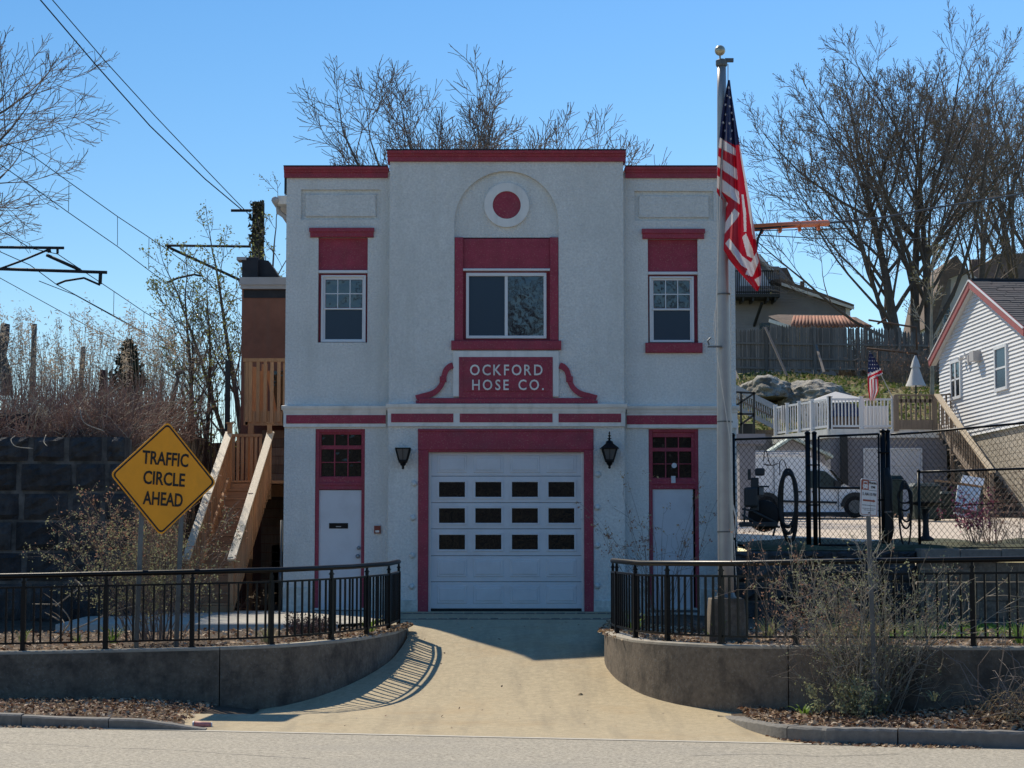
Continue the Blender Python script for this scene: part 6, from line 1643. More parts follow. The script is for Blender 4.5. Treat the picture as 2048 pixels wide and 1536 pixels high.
fh = thing('far_house', 'white clapboard house with a steep grey gable behind the trees at right', 'house', (PX(1900, 125), 128-D0, E+9))
DW = 124.0
def fpoly(name, pts, y0, y1, mat): return hpoly(name, pts, y0, y1, mat, fh, DW)
fpoly('wall', [(1858, 760), (2075, 760), (2075, 560), (1960, 560), (1925, 535), (1905, 520), (1858, 640)][::1], 0, 8, SIDING)
fpoly('roof_slope', [(1852, 655), (1866, 650), (1892, 560), (1930, 545), (1908, 513), (1898, 520), (1880, 545), (1866, 590)], -.7, 8, SHINGB)
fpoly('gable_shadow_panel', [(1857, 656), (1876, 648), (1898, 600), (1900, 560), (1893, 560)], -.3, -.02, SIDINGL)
fw = fpoly('window', [(1884, 650), (1902, 650), (1902, 608), (1884, 608)], -.09, -.02, VINYL)
hpoly('pane', [(1887, 647), (1899, 647), (1899, 630), (1887, 630)], -.11, -.09, GLASS_W, fw, DW); hpoly('pane', [(1887, 628), (1899, 628), (1899, 611), (1887, 611)], -.11, -.09, GLASS_W, fw, DW)
fpoly('cross_roof', [(1935, 600), (2090, 600), (2090, 498), (2010, 500), (1948, 545)], 1.5, 8, SHINGB)
q = R(1966, 504, 1984, 545, DW); MB().box(q[0], q[1], DW-D0+3, DW-D0+3.8, q[2], q[3]).build('chimney', SHINGB, fh)
fpoly('porch_roof', [(1880, 659), (1906, 655), (1906, 662), (1880, 668)], -1.6, 0, SHINGB); fpoly('porch_column', [(1878, 720), (1887, 720), (1887, 660), (1878, 660)], -1.5, -1.3, VINYL)
# ------------------------------------------------------------------ bare trees
def vrot(d, ang, az):
    """turn unit vector d by ang about a random azimuth az"""
    dx, dy, dz = d
    if abs(dz) < .95: ux, uy, uz = -dy, dx, 0.0
    else: ux, uy, uz = 0.0, -dz, dy
    m = math.sqrt(ux*ux+uy*uy+uz*uz) or 1; ux, uy, uz = ux/m, uy/m, uz/m
    wx, wy, wz = dy*uz-dz*uy, dz*ux-dx*uz, dx*uy-dy*ux
    ca, sa, cb, sb = math.cos(ang), math.sin(ang), math.cos(az), math.sin(az)
    x = dx*ca + (ux*cb+wx*sb)*sa; y = dy*ca + (uy*cb+wy*sb)*sa; z = dz*ca + (uz*cb+wz*sb)*sa
    m = math.sqrt(x*x+y*y+z*z) or 1
    return x/m, y/m, z/m

def grow(rng, p, d, L, r, lev, spec, out, tips):
    """spec[lev] = (pieces, wander, upward, child count, start, angle, ratio)"""
    n, wob, up, nc, st, ang, ratio = spec[lev][:7]; kt = spec[lev][7] if len(spec[lev]) > 7 else (1.15, .75)
    q = p; rr = r; last = lev == len(spec)-1
    marks = sorted(st + (1-st)*(i + rng.random())/nc for i in range(nc)) if nc else []
    mi = 0; az = rng.random()*6.28
    for i in range(n):
        x, y, z = d[0]+rng.uniform(-wob, wob), d[1]+rng.uniform(-wob, wob), d[2]+rng.uniform(-wob, wob)+up
        m = math.sqrt(x*x+y*y+z*z); d = (x/m, y/m, z/m)
        e = (q[0]+d[0]*L/n, q[1]+d[1]*L/n, q[2]+d[2]*L/n)
        r1 = r*(1-(i+1)/n*(.72 if not last else .85))
        out.append((*q, *e, rr, r1, lev))
        while mi < len(marks) and marks[mi] <= (i+1)/n:
            t = marks[mi]; f = t*n - i
            b = (q[0]+(e[0]-q[0])*f, q[1]+(e[1]-q[1])*f, q[2]+(e[2]-q[2])*f)
            if not last:
                az += 2.4 + rng.uniform(-.6, .6)
                dd = vrot(d, math.radians(ang*rng.uniform(.7, 1.3)), az)
                LL = L*ratio*(kt[0]-kt[1]*t if lev == 0 else 1.05-.4*t)*rng.uniform(.75, 1.2)
                grow(rng, b, dd, LL, min(rr*.56, max(.003, LL*.0135)), lev+1, spec, out, tips)
            mi += 1
        q, rr = e, r1
    tips.append(q)
    if not last:   # the leader carries on as a finer shoot
        grow(rng, q, d, L*ratio*.55, rr*.95, lev+1, spec, out, tips)

def tree_parts(t, segs, tips, bark, twig, bud, nbud, bsize, split=2, minr=.012, crown='crown'):
    S = np.array([s[:8] for s in segs]); lv = np.array([s[8] for s in segs])
    S[:, 6:8] = np.maximum(S[:, 6:8], minr)
    a, b = S[lv < split], S[lv >= split]
    link('trunk', np_mesh('trunk', *seg_geo(a, 7), bark, smooth=True), t)
    c = link(crown, np_mesh(crown, *seg_geo(b, 3), twig), t)
    if nbud and len(tips):
        T = np.array(tips); idx = NPR.randint(0, len(T), nbud); C = T[idx] + NPR.normal(scale=bsize*1.6, size=(nbud, 3))
        link('buds', np_mesh('buds', *cards(C, NPR.uniform(bsize*.6, bsize*1.3, nbud)), bud), t, kind='stuff')
    return t

def tree(name, label, base, height, r, spec, seed, bark=BARK, twig=TWIG, bud=BUD, nbud=2500, bsize=.09, lean=(0, 0), group=None, stems=None, minr=.012, cat='tree'):
    rng = random.Random(seed); segs = []; tips = []
    for (dx, dy, ln, hh, rk) in (stems or [(0, 0, lean, 1, 1)]):
        d = Vector((ln[0], ln[1], 1)).normalized()
        grow(rng, (base.x+dx, base.y+dy, base.z), tuple(d), height*hh, r*rk, 0, spec, segs, tips)
    t = thing(name, label, cat, tuple(base), group)
    return tree_parts(t, segs, tips, bark, twig, bud, nbud, bsize, minr=minr)

# the big maples on the hill at the right
MAP = [(8, .05, .02, 12, .20, 42, .80, (1.2, .5)), (8, .09, .05, 6, .28, 34, .46), (6, .12, .04, 5, .2, 34, .52), (4, .16, .04, 5, .2, 34, .55), (3, .2, .03, 0, 0, 0, .5)]
def hb(px, D, py=None):
    p = P(px, 700, D); p.z = hill_z(p.x, D); return p
b = hb(1830, 100); 
tree('maple_tree', 'large bare maple with three close trunks rising behind the stockade fence', b, 10.2, .34, MAP, 5, nbud=4200, bsize=.05, minr=.0125,
     stems=[(-.55, 0, (-.13, 0), 1.0, .95), (.15, .4, (-.02, .03), 1.05, .9), (.75, .2, (.03, .02), .98, .8), (-.6, .1, (-.34, 0), .85, .5)])
MAP2 = [(7, .05, .02, 8, .30, 25, .86, (1.1, .3)), (8, .09, .05, 6, .28, 34, .46), (6, .12, .04, 6, .2, 34, .50), (4, .16, .04, 5, .2, 34, .55), (3, .2, .03, 0, 0, 0, .5)]
b = hb(1958, 112)
tree('maple_tree', 'bare tree forking low above the red gable of the white house', b, 8.8, .42, MAP2, 9, nbud=3000, bsize=.05, minr=.0115, lean=(.02, 0))
b = hb(2040, 117)
tree('maple_tree', 'tallest bare tree with grey upright limbs at the right edge', b, 10.8, .48, MAP2, 21, nbud=3600, bsize=.05, minr=.0115, stems=[(0, 0, (-.02, 0), 1, 1), (1.2, .5, (.10, 0), 1.05, .9)])
THIN = [(7, .05, .01, 7, .4, 35, .32), (4, .14, .05, 5, .2, 38, .5), (3, .2, .03, 3, .2, 36, .5), (3, .2, .03, 0, 0, 0, .5)]
b = hb(1862, 84)
tree('young_tree', 'thin straight young tree standing right of the closed parasol', b, 5.6, .10, THIN, 4, twig=TWIGP, bark=TWIGP, nbud=200, bsize=.06, minr=.014)
FORS = [(4, .1, .02, 8, .1, 40, .6), (4, .16, .05, 6, .15, 40, .55), (3, .2, .05, 5, .1, 40, .6), (3, .2, .03, 0, 0, 0, .5)]
b = hb(1573, 106)
tree('budding_bush', 'pale budding bush in front of the grey house', b + Vector((0, -2, 0)), 1.9, .06, FORS, 14, twig=TWIGP, bark=TWIG, bud=BUD, nbud=900, bsize=.09, minr=.011, cat='bush')

# the big tree at the left edge
LEFT = [(8, .06, .02, 14, .22, 55, .56), (7, .12, .05, 9, .15, 40, .48), (5, .16, .05, 7, .12, 38, .52), (4, .2, .04, 5, .12, 38, .55), (3, .22, .03, 0, 0, 0, .5)]
b = P(-330, 700, 58); b.z = emb_z(b.x, 58)
tree('bare_tree', 'big bare tree reaching in from the left edge', b, 14.2, .42, LEFT, 33, nbud=3500, bsize=.03, minr=.0085)
# trees behind the station
BACK = [(7, .06, .02, 7, .45, 30, .95, (1.1, .25)), (8, .11, .05, 7, .3, 32, .44), (5, .17, .05, 6, .2, 36, .6), (4, .2, .05, 5, .12, 38, .62), (3, .22, .03, 0, 0, 0, .5)]
def back(px, ytop, D, seed, label, r=.28, k=1.0, lean=(0, 0)):
    p = P(px, 900, D); p.z = 2.5; zt = P(px, ytop, D).z
    tree('bare_tree', label, p, (zt-2.5)*.515*k, r, BACK, seed, nbud=250, bsize=.025, minr=.009, lean=lean)
back(925, 118, 62, 2, 'tall bare tree above the middle of the station roof', .34, 1.08)
back(800, 215, 60, 12, 'bare tree showing above the left end of the raised parapet', .24, 1.0)
back(1030, 190, 64, 23, 'slender bare tree above the right half of the raised parapet', .18, .98)
back(1095, 205, 60, 31, 'bare tree spreading above the right end of the raised parapet', .22, .93)
# budding saplings between embankment and station
SAP = [(8, .05, .02, 9, .16, 38, .42), (6, .13, .05, 4, .2, 38, .50), (4, .18, .04, 3, .2, 38, .5), (3, .2, .03, 0, 0, 0, .5)]
def sap(px, ytop, D, seed, label, stems=None, r=.07, nb=1500, bud=BUDG, zb=4.0):
    p = P(px, 850, D); p.z = min(zb, emb_z(p.x, D)) - .1; h = P(px, ytop, D).z - p.z
    tree('budding_tree', label, p, h*.76, r, SAP, seed, nbud=nb, bsize=.04, bud=bud, stems=stems, minr=.007)
sap(388, 480, 48, 3, 'slender budding tree with several stems left of the brown wall', [(0, 0, (-.08, 0), 1, 1), (.2, .2, (.03, 0), .95, .9), (-.1, .1, (.0, .05), .85, .8)])
sap(500, 395, 50, 6, 'budding tree crowding the ivy-clad mast above the brown wall', [(0, 0, (-.16, 0), 1, 1), (-.3, 0, (-.28, 0), .9, .8)], .09, 2600)
sap(535, 340, 52, 8, 'bare sapling rising behind the brown wall at the station corner', None, .07, 500)
sap(432, 640, 46, 15, 'thin budding sapling beside the steel post at the stair head', None, .05, 500)

# ------------------------------------------------------------------ brush on the embankment
def stems_geo(n, area, h, lean, wob, r, rng, ztop, arch=0.0, pieces=4):
    """curved stems scattered over area (x0, x1, d0, d1)"""
    x = rng.uniform(area[0], area[1], n); D = rng.uniform(area[2], area[3], n)
    z = np.array([ztop(a, b) for a, b in zip(x, D)]); H = rng.uniform(h[0], h[1], n)
    az = rng.uniform(0, 2*np.pi, n); ln = rng.uniform(0, lean, n)
    d = np.stack([np.cos(az)*ln, np.sin(az)*ln*.5, np.ones(n)], 1); d /= np.linalg.norm(d, axis=1, keepdims=True)
    p = np.stack([x, D-D0, z-.05], 1); out = []; tips = None
    for i in range(pieces):
        d = d + rng.normal(scale=wob, size=(n, 3)); d[:, 2] -= arch*i; d /= np.linalg.norm(d, axis=1, keepdims=True)
        q = p + d*(H/pieces)[:, None]; r0, r1 = r*(1-i/pieces*.7), r*(1-(i+1)/pieces*.7)
        out.append(np.concatenate([p, q, np.full((n, 1), r0), np.full((n, 1), r1)], 1)); p = q
    return np.concatenate(out), p
rng = np.random.RandomState(5)
za = lambda x, D: emb_z(x, D)
parts = []
xl = lambda px, D: PX(px, D)
A_, _ = stems_geo(1900, (xl(-60, 40), xl(310, 40), 37.9, 47), (.5, 1.6), .7, .18, .0115, rng, za, .03); B_, _ = stems_geo(1500, (xl(200, 40), xl(455, 42), 37.8, 44), (.4, 1.25), 1.2, .22, .008, rng, lambda x, D: za(x, D)+(.0), .10)
C2, _ = stems_geo(900, (xl(-60, 39), xl(300, 39), 37.6, 38.6), (.4, 1.1), 1.4, .25, .007, rng, za, .16)
o = link('undergrowth', np_mesh('undergrowth', *seg_geo(np.concatenate([A_, B_, C2]), 3), TWIGR)); o['kind'] = 'stuff'; o['label'] = 'tangle of bare reddish stems along the top of the embankment'
A_, _ = stems_geo(700, (xl(-60, 39), xl(330, 39), 37.7, 42), (.5, 1.6), 1.3, .28, .009, rng, za, .12)
A2, _ = stems_geo(480, (xl(-60, 45), xl(480, 45), 42, 56), (1.2, 2.5), .22, .06, .008, rng, za, .0)
o = link('undergrowth', np_mesh('undergrowth', *seg_geo(np.concatenate([A_, A2]), 3), TWIGP)); o['kind'] = 'stuff'; o['label'] = 'paler thin stems standing among the red undergrowth'
R_, tips = stems_geo(230, (xl(5, 47), xl(390, 47), 42, 52), (1.6, 2.9), .20, .045, .010, rng, za, .015, 5)
C = np.repeat(tips, 44, axis=0) + rng.normal(size=(len(tips)*44, 3))*np.array([.055, .055, .2]) - np.array([0, 0, .2])
V1, Q1 = seg_geo(R_, 3); V2, Q2 = cards(C, rng.uniform(.012, .028, len(C)), 4.5, rng=rng)
mi = np.concatenate([np.zeros(len(Q1)), np.ones(len(Q2))])
o = link('reeds', np_mesh('reeds', *join([(V1, Q1), (V2, Q2)]), [TWIGT, PLUME], mi)); o['kind'] = 'stuff'; o['label'] = 'tall dry reeds with pale plumes on the embankment'
# long pale vines trailing on the wall top
for i, pts in enumerate((((30, 872), (22, 880), (32, 893), (66, 897)), ((92, 870), (88, 884), (94, 892)), ((70, 860), (72, 835), (80, 815)), ((160, 815), (168, 845), (208, 862)))):
    mb = MB(); mb.tube([P(x, y, 36.7 - .05*k) for k, (x, y) in enumerate(catmull(pts, 4))], .008, 5)
    tag(mb.build('vine', TWIGP, smooth=True), ['pale vine hooking down over the left end of the stone wall', 'short vine hanging over the top stones', 'upright pale stem above the stone slab', 'long pale stem bending right above the stone wall'][i], 'vine')
# posts, stumps, conifer
def stick(name, label, cat, pts, r, D, mat=BARK):
    mb = MB(); mb.tube([P(x, y, D) for x, y in pts], r, 9); return tag(mb.build(name, mat, smooth=True), label, cat)
stick('dead_tree', 'broken dead trunk at the far left edge of the embankment', 'dead tree', [(14, 790), (10, 740), (3, 710), (8, 680), (11, 648)], [.16, .14, .12, .13, .11], 50)
stick('wooden_post', 'tall bare post left of the middle of the embankment brush', 'post', [(64, 800), (66, 740), (69, 648)], [.075, .07, .06], 48, WOODG)
stick('wooden_post', 'shorter bare post standing among the reeds', 'post', [(161, 800), (166, 694)], [.06, .055], 48, WOODG)
stick('rusty_stake', 'short rusty stake between the bare post and the conifer', 'stake', [(203, 800), (206, 740)], [.08, .07], 47, M('rust', (.13, .06, .045), .9, .2, 6))
lp = thing('leaning_post', 'leaning bare post with a bent metal cap right of the conifer', 'post', tuple(P(336, 860, 44)))
mb = MB(); mb.tube([P(332, 870, 44), P(345, 800, 44), P(357, 752, 44)], [.06, .05, .04], 8); mb.build('shaft', BARK, lp, smooth=True)
mb = MB(); mb.tube([P(350, 751, 44), P(356, 746, 44), P(364, 744, 44), P(371, 747, 44)], [.03, .06, .04, .01], 7); mb.build('cap', BARK, lp)
cn_ = thing('conifer', 'small dark conifer among the brush', 'tree', tuple(P(258, 830, 46)))
c = P(258, 830, 46); top = P(257, 688, 46); mb = MB(); mb.tube([c - Vector((0, 0, .5)), c.lerp(top, .5), top], [.09, .05, .01], 7); mb.build('trunk', BARK, cn_)
S = []; C = []
for i in range(90):
    t = rng.uniform(.05, 1)**.8; p = np.array(c.lerp(top, t)); L = (1-t)*.55 + .08; a = rng.uniform(0, 6.28); d = np.array([math.cos(a), math.sin(a), .75]); q = p + d*L*rng.uniform(.6, 1.1)
    S.append((*p, *q, .012, .004)); k = 20; u = rng.uniform(.25, 1.05, k)[:, None]; C.append(p + (q-p)*u + rng.normal(scale=.045, size=(k, 3)))
V1, Q1 = seg_geo(S, 3); V2, Q2 = cards(np.concatenate(C), rng.uniform(.035, .08, 1800), 2.6, rng=rng)
link('crown', np_mesh('crown', *join([(V1, Q1), (V2, Q2)]), EVERG), cn_)

# ------------------------------------------------------------------ railway masts, cantilevers and wires
DM = 56.0
ms = thing('catenary_mast', 'ivy-clad railway mast with a bracket arm above the brown wall', 'mast', tuple(P(513, 700, DM)))
q = R(502, 403, 524, 900, DM); mb = MB(); mb.box(q[0], q[1], DM-D0, DM-D0+.3, 4.0, q[3]); mb.build('mast', BARK, ms)
mb = MB(); mb.tube([P(462, 421, DM), P(502, 421, DM)], .04, 8); 
for x in range(468, 500, 5): mb.lathe([(.065, -.02), (.065, .02)], P(x, 421, DM), 8)
mb.build('insulator_arm', WIRE, ms)
mb = MB(); mb.tube([P(330, 491, DM), P(502, 493, DM)], .035, 6); mb.tube([P(336, 492, DM), P(342, 497, DM), P(480, 560, DM)], .04, 6); mb.tube([P(334, 565, DM), P(356, 556, DM), P(388, 549, DM), P(402, 552, DM)], .03, 6); mb.tube([P(335, 491, DM), P(336, 501, DM)], .03, 6); mb.build('bracket_arm', WIRE, ms)
C = np.array([tuple(P(rng.uniform(498, 528), rng.uniform(402, 520), DM-.15-rng.uniform(0, .15))) for _ in range(420)]); link('ivy', np_mesh('ivy', *cards(C, rng.uniform(.04, .10, 420), rng=rng), M('ivy_dark', (.06, .06, .03), .9, .3, 4)), ms)
m2 = thing('cantilever', 'railway wire cantilever reaching in from the left edge', 'cantilever', tuple(P(0, 520, 54)))
for pts, r in ((((-60, 494), (128, 496)), .04), (((-60, 536), (214, 545)), .045), (((-20, 545), (40, 523), (100, 498)), .03), (((93, 510), (160, 540)), .045), (((113, 569), (130, 562), (168, 556), (200, 570)), .03), (((201, 546), (200, 568)), .05), (((97, 494), (99, 505)), .05), (((115, 496), (115, 507)), .035)):
    mb = MB(); mb.tube([P(x, y, 54) for x, y in pts], r, 7); mb.build('arm', WIRE, m2, smooth=True)
mb = MB(); q = R(-75, 380, -60, 700, 54); mb.box(q[0], q[1], 54-D0, 54.3-D0, 4.6, q[3]); mb.build('mast', BARK, m2)
p = R(447, 720, 462, 860, 44.5); tag(MB().box(p[0]+.03, p[1]-.03, 44.5-D0, 44.62-D0, 3, p[3]).build('steel_post', PLAST), 'dark steel post at the head of the timber stair', 'post')
def wire(label, pts, r=.012, group=None, drops=()):
    t = thing('overhead_wire', label, 'wire', tuple(P(*pts[len(pts)//2])), group)
    mb = MB(); c3 = [P(*p) for p in pts]
    mb.tube(c3, r, 5); mb.build('cable', WIRE, t, smooth=True)
    for a, b in drops:
        mb = MB(); mb.tube([P(*a), P(*b)], r*.8, 4); mb.build('dropper', WIRE, t)
wire('upper of two thick power cables crossing the sky at upper left', [(68, -15, 44), (190, 128, 46.5), (300, 252, 49), (410, 358, 51.5), (484, 420, 54)], .016)
wire('lower thinner power cable crossing the sky at upper left', [(92, -15, 44), (210, 122, 46.5), (310, 232, 49), (420, 348, 51.5), (520, 452, 56)], .012)
CAT = 'railway wires left of the station'
wire('railway messenger wire with droppers running down to the right bracket', [(-30, 268, 46), (60, 308, 48), (138, 364, 50), (235, 433, 52), (330, 496, 55), (420, 562, 59), (500, 612, 63)], .011, CAT,
     (((138, 366, 50), (137, 423, 50)), ((235, 434, 52), (235, 491, 52)), ((298, 476, 54), (297, 538, 54)), ((364, 530, 56), (364, 550, 56))))
wire('railway contact wire below the droppers, nearest the station', [(-30, 308, 46), (60, 370, 48), (137, 425, 50), (235, 493, 52), (297, 540, 54), (400, 615, 58), (500, 680, 63)], .011, CAT)
wire('second railway messenger wire below the left cantilever', [(-30, 440, 54), (60, 496, 55), (115, 508, 56), (228, 583, 60), (290, 625, 63), (370, 672, 68)], .012, CAT,
     (((228, 583, 60), (227, 630, 60)), ((288, 624, 63), (287, 663, 63))))
wire('railway contact wire crossing under the left cantilever', [(-30, 490, 54), (60, 530, 55), (113, 569, 56), (227, 631, 60), (287, 664, 63), (375, 705, 68)], .012, CAT)
wire('thin railway wire between the two lower contact wires', [(78, 562, 55), (150, 590, 57), (240, 640, 60), (330, 690, 66), (385, 715, 69)], .011, CAT)
wire('lowest thin wire above the reeds', [(-20, 545, 54), (80, 600, 56), (180, 655, 60), (260, 690, 63), (370, 745, 68)], .010, CAT)
# service drop with the orange sleeve
DS_ = 47.0
wire('thick bundled service cable sagging up to the right edge', [(1500, 458, 44), (1655, 446, DS_), (1760, 436, 50), (1880, 414, 54), (2070, 383, 60)], .028)
wire('thin service wire under the orange sleeve', [(1508, 462, 44), (1640, 458, 47), (1800, 452, 52), (1930, 450, 56), (2070, 432, 60)], .011)
wire('lowest service wire running level behind the flag', [(1512, 470, 44), (1640, 477, 47), (1800, 480, 52), (1960, 466, 57), (2070, 452, 60)], .012)
osl = thing('orange_sleeve', 'orange insulating sleeve on the service cable right of the flag', 'cable sleeve', tuple(P(1580, 450, 45.5)))
mb = MB(); mb.tube([P(1504, 455, 44.2), P(1580, 450, 45.6), P(1654, 446, 47)], .075, 10); mb.build('sleeve', ORANGE, osl, smooth=True)
for t in (.12, .36, .62, .88):
    a = P(1504, 455, 44.2).lerp(P(1654, 446, 47), t); mb = MB(); mb.box(a.x-.03, a.x+.03, a.y-.09, a.y+.09, a.z-.15, a.z+.02); mb.build('clip', ORANGE, osl, bevel=.01)
mb = MB(); mb.tube([P(1524, 460, 44.4), P(1516, 476, 44.3), P(1512, 500, 44.2)], .03, 6); mb.build('tail', WIRE, osl)

# ------------------------------------------------------------------ shrubs and bed plants
def shrub(name, label, base, n, h, spread, seed, stem_mat, leaf_mats, nleaf, lsize, kids=6, r=.007, lean=(0, 0), cat='shrub', wob=.12, klen=.35, leaf_lo=.3, grand=0, frond=0, bw=.12):
    rng = np.random.RandomState(seed); t = thing(name, label, cat, tuple(base)); S = []; pts = []; hi = []
    for i in range(n):
        az = rng.uniform(0, 6.28); s = spread*math.sqrt(rng.uniform(0, 1)); p = np.array([base[0]+math.cos(az)*bw*rng.uniform(0, 1), base[1]+math.sin(az)*bw*rng.uniform(0, 1), base[2]])
        d = np.array([math.cos(az)*s+lean[0], math.sin(az)*s+lean[1], 1.0]); d /= np.linalg.norm(d); L = h*rng.uniform(.6, 1.05); m = 6; rr = r*rng.uniform(.7, 1.3)
        for k in range(m):
            d = d + rng.normal(scale=wob, size=3); d[2] += .02; d /= np.linalg.norm(d); q = p + d*L/m; S.append((*p, *q, rr*(1-k/m*.75), rr*(1-(k+1)/m*.75)))
            if k >= 1:
                for _ in range(max(1, kids//(m-1)) if rng.uniform() < .95 else 0):
                    e = d + rng.normal(scale=.65, size=3); e /= np.linalg.norm(e); f = rng.uniform(); p0 = p+(q-p)*f; LL = L*klen*rng.uniform(.4, 1.1)*(1.1-k/m*.6); pm = p0 + e*LL*.5; e2 = e + rng.normal(scale=.3, size=3); q2 = pm + e2/np.linalg.norm(e2)*LL*.5
                    S.append((*p0, *pm, rr*.5, rr*.38)); S.append((*pm, *q2, rr*.38, rr*.2))
                    for _g in range(grand):
                        g0 = p0 + (q2-p0)*rng.uniform(.3, 1); ge = e + rng.normal(scale=.6, size=3); ge /= np.linalg.norm(ge); g1 = g0 + ge*LL*rng.uniform(.2, .5); S.append((*g0, *g1, rr*.3, rr*.15)); pts += [g1, g0+(g1-g0)*.5]
                    pts += [pm, q2, q2]
            p = q
        pts.append(p)
    link('stems', np_mesh('stems', *seg_geo(np.array(S), 3), stem_mat), t)
    if nleaf:
        T = np.array(pts); zc = np.clip((T[:, 2]-base[2])/h, 0, 1); T2 = T[zc > leaf_lo] if (zc > leaf_lo).sum() > 3 else T
        C = T2[rng.randint(0, len(T2), nleaf)] + rng.normal(scale=lsize*1.1, size=(nleaf, 3)); hz = (C[:, 2]-base[2])/h
        mi = ((rng.uniform(size=nleaf)*.5 + hz*.6) > .72).astype(int) if len(leaf_mats) > 1 else np.zeros(nleaf, int)
        link('foliage', np_mesh('foliage', *cards(C, rng.uniform(lsize*.5, lsize*1.2, nleaf), 1.7, rng=rng), leaf_mats, mi), t)
    return t
# big feathery shrub behind the traffic sign
p = P(318, 1285, 31.2); shrub('feathery_shrub', 'big feathery shrub with russet tips behind the yellow traffic sign', (p.x, p.y, .78), 44, 2.35, .50, 3, TWIG, [LEAFG, LEAFR], 6500, .025, 16, .008, klen=.34, leaf_lo=.12, grand=2, bw=.5)
# dead branch left of it
db = thing('dead_branch', 'dead pale forked branch leaning behind the left railing', 'branch', tuple(P(150, 1290, 30.4)))
for i, pts in enumerate((((108, 1282), (125, 1265), (128, 1245), (112, 1228), (100, 1222)), ((125, 1265), (140, 1240), (112, 1205), (88, 1187)), ((112, 1212), (140, 1190), (165, 1172)), ((140, 1262), (180, 1245), (215, 1225), (238, 1210)), ((112, 1209), (65, 1208)), ((180, 1245), (230, 1222), (285, 1208)), ((118, 1240), (90, 1225)), ((150, 1160), (165, 1172), (168, 1180)))):
    mb = MB(); mb.tube([P(x, y, 30.3 + .1*math.sin(k+i)) for k, (x, y) in enumerate(catmull(pts, 3))], [.012*(1-.6*k/max(1, 3*(len(pts)-1))) for k in range(3*(len(pts)-1)+1)], 5); mb.build('twig', TWIGP, db, smooth=True)
# big thicket by the loading-zone sign
p = P(1722, 1420, 25.55)
shrub('thicket', 'big tangled bare bush growing before the right wall round the loading-zone sign', (p.x, p.y+.15, .02), 34, 2.25, .43, 8, TWIGP, [LEAFG], 3600, .021, 16, .010, wob=.12, klen=.36, leaf_lo=.02, grand=2, bw=.34)
shrub('thicket', 'darker twiggy bush mixed into the right side of the thicket', (p.x+.35, p.y+.2, .02), 14, 2.3, .4, 18, TWIGP, [LEAFG, LEAFR], 500, .02, 16, .007, lean=(.16, 0), wob=.1, klen=.34, leaf_lo=.5, grand=2, bw=.3)
shrub('thicket', 'reddish twiggy bush mixed into the left side of the thicket', (p.x-.3, p.y+.2, .02), 14, 2.2, .38, 28, TWIG, [LEAFR, LEAFR], 900, .02, 16, .007, lean=(-.18, 0), wob=.1, klen=.34, leaf_lo=.5, grand=2, bw=.3)
shrub('ground_bush', 'low leafy growth at the foot of the thicket', (p.x-.1, p.y-.2, .02), 26, .55, .7, 38, TWIG, [LEAFG], 1500, .03, 6, .005, leaf_lo=0, bw=.4)
# wispy shrub before the right door
p = P(1320, 1262, 35.0)
shrub('wispy_shrub', 'thin wispy shrub with dry seed heads before the right-hand door', (p.x, p.y, .95), 24, 2.35, .40, 13, TWIG, [LEAFR, STRAW], 520, .03, 8, .006, wob=.10, klen=.28, leaf_lo=.4, grand=1, bw=.3)
# flowering shrub and bare bush in the lot
p = P(1950, 1080, 39.0); shrub('flowering_shrub', 'pink flowering shrub behind the low chain-link fence', (p.x, p.y, 2.2), 16, 1.15, .42, 41, TWIG, [PINK], 520, .045, 8, .008, klen=.35, leaf_lo=.35, grand=1, bw=.15)
p = P(1985, 1078, 39.4); shrub('bare_bush', 'bare reddish bush right of the pink flowering shrub', (p.x, p.y, 2.2), 22, 1.5, .55, 43, TWIGR, [LEAFR], 260, .03, 10, .007, klen=.35, grand=1, bw=.2)
p = P(2035, 1078, 39.4); shrub('bare_bush', 'low bare bush at the far right end of the low fence', (p.x, p.y, 2.2), 18, .9, .7, 47, TWIG, [LEAFR], 150, .03, 8, .006, klen=.35, grand=1, bw=.2)
# thin bush shoots on the hill in front of the fence
for px, d, lb in ((1772, 91, 'dark bare brush below the pipe frame'), (1815, 90, 'dark bare brush behind the closed parasol'), (1850, 91, 'dark bare brush at the foot of the maple trunks')):
    p = hb(px, d); shrub('hill_brush', lb, (p.x, p.y, p.z-.1), 60, 2.0, .9, px, TWIG, [LEAFR], 120, .06, 8, .016, klen=.4, grand=1, bw=1.0, cat='brush')
